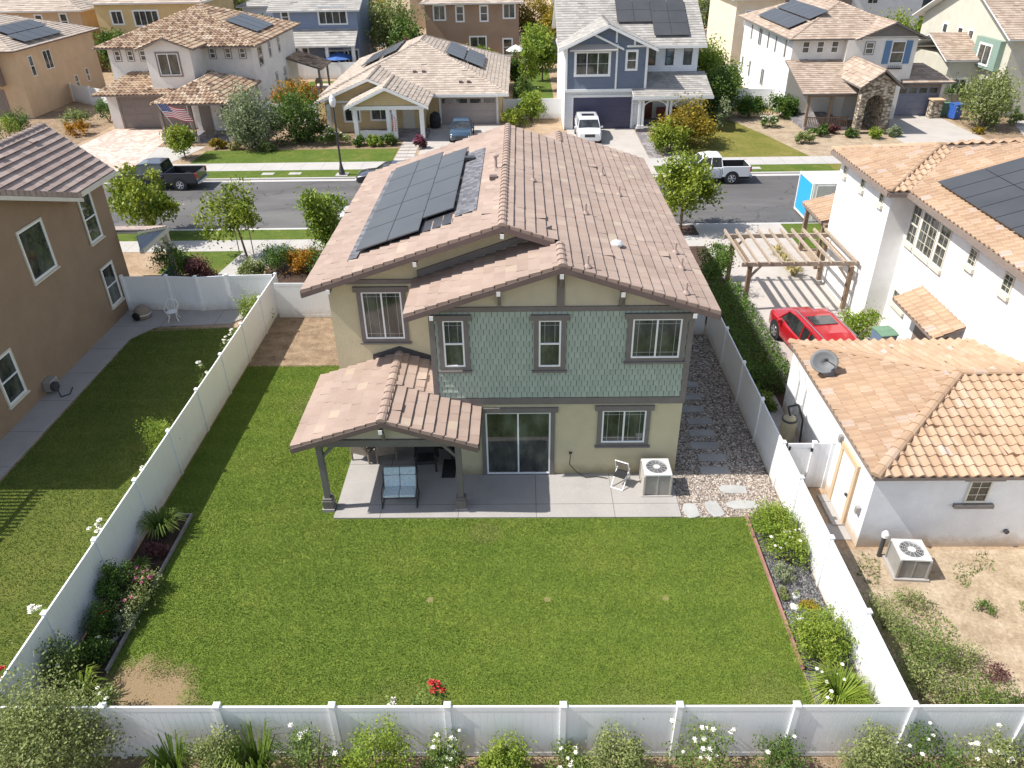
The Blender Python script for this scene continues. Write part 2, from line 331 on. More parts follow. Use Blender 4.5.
M['bark_trunk'] = m_plain('tree bark', (0.16, 0.115, 0.08), 0.95, 0.3, 8, bmp=0.6)
M['petal_white'] = m_plain('white petals', (0.78, 0.76, 0.68), 0.7, 0.08, 20); M['petal_red'] = m_plain('red petals', (0.50, 0.03, 0.03), 0.7, 0.15, 20)
M['petal_pink'] = m_plain('pink petals', (0.56, 0.14, 0.28), 0.7, 0.15, 20)
def leafm(name, lo, mid, hi, tr=0.3): return m_attr(name, [(0.0, lo), (0.5, mid), (1.0, hi)], 0.6, 0.08, 2.0, 0, transl=tr, spec=0.35)
LM = dict(
 street=leafm('street tree leaf', (0.09, 0.14, 0.014), (0.21, 0.27, 0.025), (0.36, 0.38, 0.05)),
 green=leafm('green leaf', (0.035, 0.075, 0.014), (0.085, 0.15, 0.026), (0.17, 0.235, 0.045)),
 hedge=leafm('hedge leaf', (0.03, 0.070, 0.012), (0.075, 0.15, 0.022), (0.16, 0.245, 0.04)),
 lime=leafm('lime leaf', (0.10, 0.165, 0.02), (0.20, 0.285, 0.03), (0.34, 0.39, 0.06)),
 olive=leafm('olive leaf', (0.10, 0.13, 0.04), (0.21, 0.25, 0.08), (0.38, 0.41, 0.16)),
 silver=leafm('silver leaf', (0.10, 0.13, 0.065), (0.22, 0.26, 0.14), (0.42, 0.45, 0.28)),
 gold=leafm('golden leaf', (0.13, 0.10, 0.012), (0.28, 0.21, 0.02), (0.42, 0.30, 0.03)),
 orange=leafm('orange leaf', (0.22, 0.10, 0.012), (0.42, 0.20, 0.015), (0.56, 0.30, 0.03)),
 purple=leafm('purple leaf', (0.05, 0.02, 0.02), (0.13, 0.045, 0.05), (0.24, 0.10, 0.10)),
 rose=leafm('rose leaf', (0.05, 0.10, 0.022), (0.125, 0.20, 0.038), (0.28, 0.33, 0.075)),
 grass=leafm('blade leaf', (0.065, 0.11, 0.018), (0.13, 0.20, 0.03), (0.26, 0.32, 0.07)),
 straw=leafm('dry blade', (0.24, 0.19, 0.07), (0.40, 0.33, 0.13), (0.52, 0.45, 0.2), 0.2),
 turf=leafm('turf blade', (0.10, 0.17, 0.026), (0.18, 0.255, 0.042), (0.325, 0.37, 0.088), 0.3),
 turf2=leafm('neighbour turf blade', (0.085, 0.14, 0.025), (0.145, 0.20, 0.038), (0.26, 0.285, 0.08), 0.3))
# ------------------------------------------------------------------ mesh helpers
ORG = {}
class MB:
    def __init__(s): s.v = []; s.f = []; s.m = []; s.r = []; s.smooth = False
    def face(s, pts, m=0, r=0.5):
        i = len(s.v); s.v += [tuple(p) for p in pts]; s.f.append(tuple(range(i, i+len(pts)))); s.m.append(m); s.r.append(r)
    def mesh(s, V, F, m=0, r=0.5):
        i = len(s.v); s.v += [tuple(p) for p in V]
        for f in F: s.f.append(tuple(i+k for k in f)); s.m.append(m); s.r.append(r)
    def box(s, x0, x1, y0, y1, z0, z1, m=0, r=0.5):
        V = [(x, y, z) for z in (z0, z1) for y in (y0, y1) for x in (x0, x1)]
        s.mesh(V, [(0, 2, 3, 1), (4, 5, 7, 6), (0, 1, 5, 4), (2, 6, 7, 3), (0, 4, 6, 2), (1, 3, 7, 5)], m, r)
    def fbox(s, fr, a0, a1, b0, b1, c0, c1, m=0, r=0.5):
        o, u, n = fr; Z = Vector((0, 0, 1))
        V = [o+u*a+n*b+Z*c for c in (c0, c1) for b in (b0, b1) for a in (a0, a1)]
        s.mesh(V, [(0, 1, 3, 2), (4, 6, 7, 5), (0, 4, 5, 1), (2, 3, 7, 6), (0, 2, 6, 4), (1, 5, 7, 3)], m, r)
    def obox(s, c, d, rot=(0, 0, 0), m=0, r=0.5):
        from mathutils import Euler
        M = Euler(rot).to_matrix(); c = Vector(c)
        V = [c+M @ Vector((x*d[0]/2, y*d[1]/2, z*d[2]/2)) for z in (-1, 1) for y in (-1, 1) for x in (-1, 1)]
        s.mesh(V, [(0, 2, 3, 1), (4, 5, 7, 6), (0, 1, 5, 4), (2, 6, 7, 3), (0, 4, 6, 2), (1, 3, 7, 5)], m, r)
    def tube(s, p0, p1, r0, r1=None, seg=8, m=0, r=0.5, caps=True):
        r1 = r0 if r1 is None else r1; p0 = Vector(p0); p1 = Vector(p1); d = (p1-p0).normalized()
        a = d.orthogonal().normalized(); b = d.cross(a); V = []
        for p, q in ((p0, r0), (p1, r1)):
            for k in range(seg):
                t = 2*math.pi*k/seg; V.append(p+a*q*math.cos(t)+b*q*math.sin(t))
        F = [(k, (k+1) % seg, seg+(k+1) % seg, seg+k) for k in range(seg)]
        if caps: F += [tuple(reversed(range(seg))), tuple(range(seg, 2*seg))]
        s.mesh(V, F, m, r)
    def path(s, pts, r, seg=6, m=0):
        for a, b in zip(pts[:-1], pts[1:]): s.tube(a, b, r, r, seg, m)
    def prism(s, poly, z0, z1, m=0, r=0.5):
        n = len(poly); V = [(x, y, z0) for x, y in poly]+[(x, y, z1) for x, y in poly]
        s.mesh(V, [tuple(reversed(range(n))), tuple(range(n, 2*n))]+[(k, (k+1) % n, n+(k+1) % n, n+k) for k in range(n)], m, r)
    def extr(s, poly3, vec, m=0, r=0.5):
        n = len(poly3); A = [Vector(p) for p in poly3]; B = [p+Vector(vec) for p in A]
        s.mesh(A+B, [tuple(reversed(range(n))), tuple(range(n, 2*n))]+[(k, (k+1) % n, n+(k+1) % n, n+k) for k in range(n)], m, r)
    def lathe(s, c, prof, seg=16, m=0, r=0.5, sx=1.0, sy=1.0):
        c = Vector(c); V = []; F = []
        for q, z in prof:
            for k in range(seg):
                t = 2*math.pi*k/seg; V.append(c+Vector((q*sx*math.cos(t), q*sy*math.sin(t), z)))
        for j in range(len(prof)-1):
            for k in range(seg): F.append((j*seg+k, j*seg+(k+1) % seg, (j+1)*seg+(k+1) % seg, (j+1)*seg+k))
        F.append(tuple(reversed(range(seg)))); F.append(tuple(range((len(prof)-1)*seg, len(prof)*seg)))
        s.mesh(V, F, m, r)
    def build(s, name, mat, parent=None, org=None, bevel=0, smooth=False, subsurf=0):
        org = Vector(org) if org is not None else (ORG.get(parent.name, Vector((0, 0, 0))) if parent else Vector((0, 0, 0)))
        me = bpy.data.meshes.new(name)
        V = np.array(s.v, dtype=np.float64).reshape(-1, 3)-np.array(org)
        me.from_pydata(V.tolist(), [], s.f)
        mats = mat if isinstance(mat, (list, tuple)) else [mat]
        for q in mats: me.materials.append(q)
        if len(mats) > 1: me.polygons.foreach_set('material_index', s.m)
        at = me.attributes.new('rnd', 'FLOAT', 'FACE'); at.data.foreach_set('value', s.r)
        if smooth: me.polygons.foreach_set('use_smooth', [True]*len(s.f))
        me.update(); o = bpy.data.objects.new(name, me); COL.objects.link(o)
        if parent: o.parent = parent; ORG[o.name] = org
        else: o.location = org if org.length else (0, 0, 0); ORG[o.name] = org
        if bevel:
            b = o.modifiers.new('bevel', 'BEVEL'); b.width = bevel; b.segments = 2; b.limit_method = 'ANGLE'
        if subsurf:
            b = o.modifiers.new('sub', 'SUBSURF'); b.levels = subsurf; b.render_levels = subsurf
        return o
def thing(name, label, cat, loc, group=None, world=True):
    o = bpy.data.objects.new(name, None); COL.objects.link(o); o.location = loc
    o['label'] = label; o['category'] = cat
    if group: o['group'] = group
    ORG[o.name] = Vector(loc) if world else Vector((0, 0, 0)); o.empty_display_size = 0.3
    return o
def tag(o, label=None, cat=None, group=None, kind=None):
    if label: o['label'] = label
    if cat: o['category'] = cat
    if group: o['group'] = group
    if kind: o['kind'] = kind
    return o
def copy_tree(o, parent=None):
    c = o.copy(); COL.objects.link(c); c.parent = parent
    for ch in list(o.children): copy_tree(ch, c)
    return c
def structure(name, mb, mat, **kw):
    return tag(mb.build(name, mat, **kw), kind='structure')
def sheet(name, poly, z, mat, kind='structure'):
    b = MB(); b.face([(x, y, z) for x, y in poly]); o = b.build(name, mat); o['kind'] = kind; return o
def rect(x0, x1, y0, y1): return [(x0, y0), (x1, y0), (x1, y1), (x0, y1)]
def FR(o, face):
    n = {'-y': (0, -1, 0), '+y': (0, 1, 0), '-x': (-1, 0, 0), '+x': (1, 0, 0)}[face]
    n = Vector(n); u = Vector((-n.y, n.x, 0)); return (Vector(o), u, n)

# ------------------------------------------------------------------ tiles
def clip(poly, ax, val, keep_gt):
    out = []; n = len(poly)
    for i in range(n):
        a, b = poly[i], poly[(i+1) % n]; da = (a[ax]-val)*(1 if keep_gt else -1); db = (b[ax]-val)*(1 if keep_gt else -1)
        if da >= 0: out.append(a)
        if (da >= 0) != (db >= 0):
            t = da/(da-db); out.append((a[0]+(b[0]-a[0])*t, a[1]+(b[1]-a[1])*t))
    return out
def tiles(mb, pts, kind='flat', expo=0.34, width=0.34, m=0, slab=0.10, mslab=1, butt=0.035, rng=None, seg=6, lift=0.04, liftp=0.012, gap=0.006, mbutt=None):
    """cover the convex polygon pts (pts[0]->pts[1] is the eave) with overlapping roof tiles"""
    rng = rng or random
    P = [Vector(p) for p in pts]; o = P[0]; u = (P[1]-P[0]).normalized()
    n = (P[1]-P[0]).cross(P[2]-P[1]).normalized()
    if n.z < 0: n = -n
    v = n.cross(u).normalized()
    if v.dot(P[2]-P[0]) < 0: v = -v
    q2 = [((p-o).dot(u), (p-o).dot(v)) for p in P]
    vmax = max(q[1] for q in q2); umin = min(q[0] for q in q2); umax = max(q[0] for q in q2)
    if slab: mb.extr([p-n*0.005 for p in P], (0, 0, -slab), mslab)
    k = 0
    while k*expo < vmax-1e-4:
        v0 = k*expo; v1 = min(v0+expo, vmax+0.01)
        strip = clip(clip(q2, 1, v0, True), 1, v1, False)
        if len(strip) < 3: k += 1; continue
        a0 = min(p[0] for p in strip); a1 = max(p[0] for p in strip)
        off = (k % 2)*width*0.5 if kind != 's' else 0
        j = math.floor((umin-off)/width)
        while j*width+off < umax:
            ua = j*width+off; ub = ua+width; j += 1
            if ub <= a0 or ua >= a1: continue
            r = rng.random(); jt = rng.uniform(-0.006, 0.008)+(lift if rng.random() < liftp else 0)
            if kind == 's':
                for i in range(seg):
                    sa = ua+width*i/seg; sb = ua+width*(i+1)/seg
                    cell = strip
                    if sa > a0: cell = clip(cell, 0, sa, True)
                    if sb < a1 and len(cell) > 2: cell = clip(cell, 0, sb, False)
                    if len(cell) < 3: continue
                    def H(p):
                        f = (p[0]-ua)/width
                        h = 0.075*math.sin(math.pi*min(f/0.62, 1)) if f < 0.62 else -0.012*math.sin(math.pi*(f-0.62)/0.38)
                        return h+0.03+butt*(1-(p[1]-v0)/expo)+jt*(1-(p[1]-v0)/expo)
                    mb.face([o+u*p[0]+v*p[1]+n*H(p) for p in cell], m, r)
                    lo = [p for p in cell if abs(p[1]-v0) < 1e-5]
                    if len(lo) >= 2:
                        lo.sort(); a, b = lo[0], lo[-1]
                        mb.face([o+u*a[0]+v*a[1]+n*(H(a)-butt-jt-0.03), o+u*b[0]+v*b[1]+n*(H(b)-butt-jt-0.03), o+u*b[0]+v*b[1]+n*H(b), o+u*a[0]+v*a[1]+n*H(a)], m if mbutt is None else mbutt, r*0.6)
            else:
                cell = strip; g = gap
                if ua+g > a0: cell = clip(cell, 0, ua+g, True)
                if ub < a1 and len(cell) > 2: cell = clip(cell, 0, ub, False)
                if len(cell) < 3: continue
                dv = rng.uniform(0, 0.02)*0
                H = lambda p: 0.012+(butt+jt)*(1-(p[1]-v0)/expo)
                mb.face([o+u*p[0]+v*p[1]+n*H(p) for p in cell], m, r)
                lo = [p for p in cell if abs(p[1]-v0) < 1e-5]
                if len(lo) >= 2:
                    lo.sort(); a, b = lo[0], lo[-1]
                    mb.face([o+u*a[0]+v*a[1], o+u*b[0]+v*b[1], o+u*b[0]+v*b[1]+n*H(b), o+u*a[0]+v*a[1]+n*H(a)], m if mbutt is None else mbutt, r*0.6)
        k += 1
def caps(mb, p0, p1, r=0.12, step=0.38, m=0, up=0.03, rng=random):
    p0 = Vector(p0); p1 = Vector(p1); L = (p1-p0).length; d = (p1-p0)/L
    side = d.cross(Vector((0, 0, 1))).normalized(); top = side.cross(d)
    k = 0
    while k*step < L-0.02:
        a = k*step; b = min(a+step*1.08, L); k += 1; V = []
        for t, rr, hh in ((a, r*1.08, up+0.02), (b, r*0.92, up-0.005)):
            for i in range(6):
                th = math.pi*i/5; V.append(p0+d*t+side*rr*math.cos(th)+top*(rr*0.75*math.sin(th)+hh-0.05))
        mb.mesh(V, [(i, i+1, 7+i, 6+i) for i in range(5)]+[(5, 4, 3, 2, 1, 0)], m, rng.random())
def gable_roof(mb, axis, a0, a1, b0, b1, zE, s, kind='flat', fr=True, planes=(1, 1), **kw):
    """ridge runs along axis between a0 and a1; eaves at b0, b1"""
    bm = (b0+b1)/2; zR = zE+s*(b1-b0)/2
    f = (lambda a, b, z: (a, b, z)) if axis == 'x' else (lambda a, b, z: (b, a, z))
    if planes[0]: tiles(mb, [f(a0, b0, zE), f(a1, b0, zE), f(a1, bm, zR), f(a0, bm, zR)], kind, **kw)
    if planes[1]: tiles(mb, [f(a0, b1, zE), f(a1, b1, zE), f(a1, bm, zR), f(a0, bm, zR)], kind, **kw)
    caps(mb, f(a0, bm, zR), f(a1, bm, zR))
def hip_roof(mb, x0, x1, y0, y1, zE, s, kind='flat', **kw):
    W, D = x1-x0, y1-y0; h = min(W, D)/2; zR = zE+s*h
    if W >= D: A = (x0+h, (y0+y1)/2, zR); B = (x1-h, (y0+y1)/2, zR)
    else: A = ((x0+x1)/2, y0+h, zR); B = ((x0+x1)/2, y1-h, zR)
    c = [(x0, y0, zE), (x1, y0, zE), (x1, y1, zE), (x0, y1, zE)]
    if W >= D:
        F = [[c[0], c[1], B, A], [c[1], c[2], B], [c[2], c[3], A, B], [c[3], c[0], A]]; H = [(c[0], A), (c[3], A), (c[1], B), (c[2], B)]
    else:
        F = [[c[0], c[1], A], [c[1], c[2], B, A], [c[2], c[3], B], [c[3], c[0], A, B]]; H = [(c[0], A), (c[1], A), (c[2], B), (c[3], B)]
    for q in F:
        q2 = []
        for p in q:
            if not q2 or (Vector(p)-Vector(q2[-1])).length > 1e-3: q2.append(p)
        tiles(mb, q2, kind, **kw)
    for a, b in H: caps(mb, a, b)
    if (Vector(A)-Vector(B)).length > 0.05: caps(mb, A, B)
def house_body(mb, axis, a0, a1, b0, b1, z0, zE, s, m=0):
    """gabled block: walls plus the two gable triangles, just under the roof planes"""
    bm = (b0+b1)/2; zR = zE+s*(b1-b0)/2
    prof = [(b0, z0), (b1, z0), (b1, zE), (bm, zR), (b0, zE)]
    if axis == 'x': mb.extr([(a0, b, z) for b, z in prof], (a1-a0, 0, 0), m)
    else: mb.extr([(b, a0, z) for b, z in prof], (0, a1-a0, 0), m)

# ------------------------------------------------------------------ windows and doors
def window(h, o, face, w_, hh, kind='slider', trim=None, tw=0.12, sill=True, head=True, frame=None, grid=None, f=0.05, pane=None, tp=0.05):
    """o = lower left corner (seen from outside) of the opening on the wall face"""
    fr = FR(o, face); frame = frame or M['white_vinyl']; pane = pane or M['glass']
    b = MB()
    b.fbox(fr, 0, w_, 0.0, 0.045, 0, f); b.fbox(fr, 0, w_, 0.0, 0.045, hh-f, hh)
    b.fbox(fr, 0, f, 0.0, 0.044, f, hh-f); b.fbox(fr, w_-f, w_, 0.0, 0.044, f, hh-f)
    if kind == 'slider': b.fbox(fr, w_/2-f/2, w_/2+f/2, 0.0, 0.05, f, hh-f)
    if kind == 'hung': b.fbox(fr, f, w_-f, 0.0, 0.05, hh/2-f/2, hh/2+f/2)
    if kind == 'triple':
        for q in (1, 2): b.fbox(fr, w_*q/3-f/2, w_*q/3+f/2, 0.0, 0.05, f, hh-f)
    if kind == 'quad':
        for q in (1, 2, 3): b.fbox(fr, w_*q/4-f/2, w_*q/4+f/2, 0.0, 0.05, f, hh-f)
    if grid:
        for q in range(1, grid[0]): b.fbox(fr, w_*q/grid[0]-0.008, w_*q/grid[0]+0.008, 0.008, 0.022, f, hh-f)
        for q in range(1, grid[1]): b.fbox(fr, f, w_-f, 0.009, 0.021, hh*q/grid[1]-0.008, hh*q/grid[1]+0.008)
    if grid == () : pass
    win = b.build('window', frame, h)
    p = MB(); p.fbox(fr, f*0.6, w_-f*0.6, -0.01, 0.012, f*0.6, hh-f*0.6); p.build('pane', pane, win)
    if trim:
        t = MB(); t.fbox(fr, -tw, -0.001, 0, tp, -tw*0.9, hh+tw*0.0); t.fbox(fr, w_+0.001, w_+tw, 0, tp, -tw*0.9, hh)
        if head: t.fbox(fr, -tw-0.10, w_+tw+0.10, 0, tp+0.03, hh+0.001, hh+tw*1.25)
        else: t.fbox(fr, -tw, w_+tw, 0, tp, hh+0.001, hh+tw)
        t.fbox(fr, -0.001, w_+0.001, 0, tp-0.004, -tw*0.9, -0.001)
        if sill: t.fbox(fr, -tw-0.06, w_+tw+0.06, 0, tp+0.05, -tw*0.9-0.06, -tw*0.9-0.001)
        t.build('window_trim', trim, win)
    return win
def prairie(win_parent, o, face, w_, hh, kind, f=0.05):
    """thin bars set in from the edge of each sash"""
    fr = FR(o, face); b = MB(); d = 0.13
    cells = [(f, w_/2-f/2, f, hh-f), (w_/2+f/2, w_-f, f, hh-f)] if kind == 'slider' else [(f, w_-f, hh/2+f/2, hh-f)]
    for a0, a1, c0, c1 in cells:
        for a in (a0+d, a1-d): b.fbox(fr, a-0.006, a+0.006, 0.008, 0.016, c0, c1)
        for c in ((c0+d, c1-d) if kind == 'slider' else (c1-d,)): b.fbox(fr, a0, a1, 0.009, 0.015, c-0.006, c+0.006)
    b.build('window_bar', M['bar_grey'], win_parent)
def garage_door(h, o, face, w_, hh, mat, lights=False, name='garage_door'):
    fr = FR(o, face); b = MB(); n = 4
    for r_ in range(n):
        z0 = hh*r_/n; z1 = hh*(r_+1)/n
        b.fbox(fr, 0, w_, 0.0, 0.03, z0+0.012, z1)
        k = 4
        for c in range(k):
            if lights and r_ == n-1: continue
            a0 = w_*c/k+0.12; a1 = w_*(c+1)/k-0.12
            b.fbox(fr, a0, a1, 0.03, 0.045, z0+0.12, z1-0.1)
    g = b.build(name, mat, h)
    if lights:
        p = MB()
        for c in range(4): p.fbox(fr, w_*c/4+0.12, w_*(c+1)/4-0.12, 0.03, 0.04, hh*3/4+0.1, hh-0.1)
        p.build('pane', M['glass'], g)
    t = MB(); t.fbox(fr, -0.18, -0.001, 0, 0.07, 0, hh+0.2); t.fbox(fr, w_+0.001, w_+0.18, 0, 0.07, 0, hh+0.2); t.fbox(fr, -0.001, w_+0.001, 0, 0.068, hh+0.001, hh+0.2)
    return g, t
def solar(h, o, u, v, n, cols, rows, w_=1.0, l_=1.7, skip=(), gap=0.025, seam=M if False else None, lift=0.13):
    """panels laid on a roof plane; each its own part with a frame"""
    o, u, v, n = map(Vector, (o, u, v, n))
    for i in range(cols):
        for j in range(rows):
            if (i, j) in skip: continue
            c = o+u*(i*(w_+gap))+v*(j*(l_+gap))+n*lift
            q = [c, c+u*w_, c+u*w_+v*l_, c+v*l_]
            b = MB(); b.extr(q, n*0.035, 0)
            e = 0.02; q2 = [c+u*e+v*e, c+u*(w_-e)+v*e, c+u*(w_-e)+v*(l_-e), c+u*e+v*(l_-e)]
            b.face([p+n*0.037 for p in q2], 1)
            b.build('solar_panel', [M['panel_frame'], M['solar']], h)
# ------------------------------------------------------------------ vegetation
def quick(name, V, k, rnd, mat, parent=None, smooth=False):
    """mesh of len(V)/k separate k-gons"""
    n = len(V)//k; me = bpy.data.meshes.new(name)
    me.vertices.add(n*k); me.vertices.foreach_set('co', np.ascontiguousarray(V, dtype=np.float32).ravel())
    me.loops.add(n*k); me.loops.foreach_set('vertex_index', np.arange(n*k, dtype=np.int32))
    me.polygons.add(n); me.polygons.foreach_set('loop_start', np.arange(0, n*k, k, dtype=np.int32))
    at = me.attributes.new('rnd', 'FLOAT', 'FACE'); at.data.foreach_set('value', np.asarray(rnd, dtype=np.float32))
    me.materials.append(mat); me.update(calc_edges=True)
    o = bpy.data.objects.new(name, me); COL.objects.link(o)
    if parent: o.parent = parent
    return o
def leaf_quads(C, size, rg, up=0.35, asp=0.55):
    """C (n,3) centres -> rhombic leaves, randomly turned, folded a little"""
    n = len(C); d = rg.normal(size=(n, 3)); d /= np.linalg.norm(d, axis=1, keepdims=True)
    nn = rg.normal(size=(n, 3)); nn[:, 2] = np.abs(nn[:, 2])+up; s = np.cross(d, nn); s /= np.linalg.norm(s, axis=1, keepdims=True)+1e-9
    L = (size*rg.uniform(0.6, 1.35, size=n))[:, None]; Wd = L*asp
    V = np.stack([C-d*L*0.5, C+s*Wd*0.5, C+d*L*0.5, C-s*Wd*0.5], axis=1)
    return V.reshape(-1, 3)
def crown_points(rg, rx, ry, rz, ncl, per, spread=0.3, shell=0.55, low=-0.9):
    cl = []
    while len(cl) < ncl:
        p = rg.normal(size=3); p /= np.linalg.norm(p)
        if p[2] < low: continue
        q = shell+(1-shell)*rg.random()**0.7
        cl.append(p*q*(0.62+0.58*rg.random()))
    cl = np.array(cl); cen = cl*np.array([rx, ry, rz])
    rad = spread*min(rx, ry, rz)*rg.uniform(0.6, 1.3, size=ncl)
    C = np.repeat(cen, per, axis=0)+rg.normal(size=(ncl*per, 3))*np.repeat(rad, per)[:, None]*0.62
    base = np.repeat(rg.random(ncl), per)
    return cen, C, base
def tree(name, label, cat, loc, h, rx, rz, leaf, size=0.16, ncl=42, per=70, seed=1, ry=None, trunk=0.09, group=None, spread=0.34, shell=0.5, stems=1, stake=False, sparse=0.0, top=None, lean=(0, 0)):
    rg = np.random.default_rng(seed); ry = ry or rx; t = thing(name, label, cat, loc, group, world=False)
    cz = h-rz
    cen, C, base = crown_points(rg, rx, ry, rz, int(ncl*1.25), int(per*1.55), spread, shell)
    size = size*1.08
    off = np.array([lean[0], lean[1], cz]); cen = cen+off; C = C+off
    C = C[C[:, 2] > 0.05]; base = base[:len(C)]
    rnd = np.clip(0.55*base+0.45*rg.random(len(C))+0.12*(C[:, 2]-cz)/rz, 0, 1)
    quick('crown', leaf_quads(C, size, rg), 4, rnd, leaf, t)
    b = MB()
    for k in range(stems):
        a = 2*math.pi*k/stems; bx = 0.12*math.cos(a)*(stems > 1); by = 0.12*math.sin(a)*(stems > 1)
        p = Vector((bx, by, -0.05)); q = Vector((bx*2+lean[0]*0.5, by*2+lean[1]*0.5, cz-rz*0.35)); q.z = max(q.z, 0.3)
        b.tube(p, q, trunk, trunk*0.7, 8); e = Vector((lean[0], lean[1], cz+rz*0.35)); b.tube(q, e, trunk*0.68, trunk*0.25, 7)
        for c in cen[k::stems][:9]:
            f = rg.uniform(0.0, 0.6); m0 = q.lerp(e, f); b.tube(m0, Vector(c.tolist()), trunk*0.32, trunk*0.08, 5)
    b.build('trunk', M['bark_trunk'], t, org=(0, 0, 0))
    if stake:
        b = MB(); b.tube((0.35, 0.1, 0), (0.35, 0.1, h*0.5), 0.03, seg=6); b.tube((-0.35, -0.1, 0), (-0.35, -0.1, h*0.5), 0.03, seg=6)
        b.build('stake', M['pergola_wood'], t, org=(0, 0, 0))
    return t
def shrub(name, label, cat, loc, rx, ry, h, leaf, size=0.06, n=1600, seed=1, group=None, flowers=None, nf=0, fs=0.06, box=False, loose=0.25, stem=True):
    rg = np.random.default_rng(seed); t = thing(name, label, cat, loc, group, world=False)
    if box:
        C = rg.uniform(-1, 1, size=(n, 3)); k = rg.integers(0, 3, n); s = np.where(rg.random(n) > 0.35, 1, 0)
        idx = np.arange(n); sg = np.sign(C[idx, k]); sg[k == 2] = 1
        C[idx, k] = np.where(s == 1, sg*rg.uniform(0.86, 1.05, n), C[idx, k])
        C = C*np.array([rx, ry, h/2])+np.array([0, 0, h/2]); base = rg.random(n)
        C += 0.05*np.sin(C[:, [1, 2, 0]]*5)
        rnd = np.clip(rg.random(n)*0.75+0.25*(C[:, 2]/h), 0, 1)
    else:
        n = int(n*1.6); ncl = max(12, n//90); per = n//ncl; size = size*1.1
        cen, C, base = crown_points(rg, rx*0.9, ry*0.9, h*0.52, ncl, per, loose*1.5, 0.45, -0.6)
        C = C+np.array([0, 0, h*0.5]); k = C[:, 2] > 0.02; C = C[k]; base = base[k]
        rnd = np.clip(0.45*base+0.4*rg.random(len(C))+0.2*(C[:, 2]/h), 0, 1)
    quick('foliage', leaf_quads(C, size, rg), 4, rnd, leaf, t)
    if stem:
        b = MB()
        for k in range(5):
            a = rg.uniform(0, 6.28); f = 0.55
            b.tube((0, 0, -0.03), (rx*f*math.cos(a), ry*f*math.sin(a), h*rg.uniform(0.5, 0.8)), 0.02+0.01*h, 0.008, 5)
        b.build('stem', M['bark_trunk'], t, org=(0, 0, 0))
    if nf: blossoms(t, C, h, rg, nf, fs, flowers)
    return t
def blossoms(t, C, h, rg, nf, fs, mat):
    b = MB(); cand = C[C[:, 2] > np.quantile(C[:, 2], 0.6)]
    for k in range(nf):
        c = cand[rg.integers(len(cand))]+rg.normal(size=3)*0.03; c[2] += 0.04; r_ = fs*rg.uniform(0.7, 1.2)
        for ring, (q, z, nn) in enumerate(((1.0, 0.0, 6), (0.6, 0.35, 5), (0.25, 0.5, 3))):
            for i in range(nn):
                a = 2*math.pi*(i+0.5*ring)/nn; d = np.array([math.cos(a), math.sin(a), 0]); s_ = np.array([-math.sin(a), math.cos(a), 0])
                p0 = c+np.array([0, 0, z*r_*0.6]); p1 = c+d*r_*q+np.array([0, 0, z*r_+r_*0.25])
                b.face([p0, p0*0.5+p1*0.5+s_*r_*0.33, p1, p0*0.5+p1*0.5-s_*r_*0.33])
    b.build('blossom', mat, t, org=(0, 0, 0))
def blades(name, label, cat, loc, r, h, n, leaf, seed=1, group=None, wd=0.018, flowers=None, nf=0, fs=0.05, spread=0.15):
    rg = np.random.default_rng(seed); t = thing(name, label, cat, loc, group, world=False); V = []; rnd = []
    for k in range(n):
        a = rg.uniform(0, 6.283); b0 = np.array([math.cos(a)*spread*r*rg.random(), math.sin(a)*spread*r*rg.random(), 0]); a += rg.normal()*0.3
        d = np.array([math.cos(a), math.sin(a), 0]); s = np.array([-math.sin(a), math.cos(a), 0])*wd
        R_ = r*rg.uniform(0.45, 1.05); H_ = h*rg.uniform(0.7, 1.1); c = rg.random()
        P = [b0+d*R_*x+np.array([0, 0, H_*z]) for x, z in ((0, 0), (0.3, 0.62), (0.65, 0.95), (1.0, 0.75))]
        W = [0.8, 1.0, 0.8, 0.12]
        for i in range(3):
            V += [P[i]-s*W[i], P[i]+s*W[i], P[i+1]+s*W[i+1], P[i+1]-s*W[i+1]]; rnd.append(min(1, 0.25*i+0.5*c))
    quick('foliage', np.array(V), 4, rnd, leaf, t)
    if nf: blossoms(t, np.array(V), h, rg, nf, fs, flowers)
    return t
def turf(name, poly_fn, x0, x1, y0, y1, dens, leaf, seed=1, hgt=0.05, wd=0.012, z=0.0):
    rg = np.random.default_rng(seed); n = int((x1-x0)*(y1-y0)*dens)
    P = np.stack([rg.uniform(x0, x1, n), rg.uniform(y0, y1, n)], axis=1); P = P[poly_fn(P[:, 0], P[:, 1])]; n = len(P)
    a = rg.uniform(0, 6.283, n); s = np.stack([np.cos(a), np.sin(a), np.zeros(n)], 1)*wd*rg.uniform(0.7, 1.4, n)[:, None]
    b = np.concatenate([P, np.full((n, 1), z)], 1); l = rg.normal(size=(n, 3))*0.5; l[:, 2] = 1; l /= np.linalg.norm(l, axis=1, keepdims=True)
    T = b+l*(hgt*rg.uniform(0.5, 1.3, n))[:, None]
    V = np.stack([b-s, b+s, T], 1).reshape(-1, 3)
    # clumps of lighter and darker blades, a few of them dry
    f = 0.46+0.13*np.sin(P[:, 0]*1.7+2*np.sin(P[:, 1]*0.9))*np.sin(P[:, 1]*1.3+1.5*np.sin(P[:, 0]*0.7))+0.10*np.sin(P[:, 1]*5.6+0.5*np.sin(P[:, 0]*0.6))+0.08*np.sin(P[:, 0]*0.45+1.0)+rg.normal(size=n)*0.17
    return tag(quick(name, V, 3, np.clip(f, 0, 1), leaf), kind='stuff')

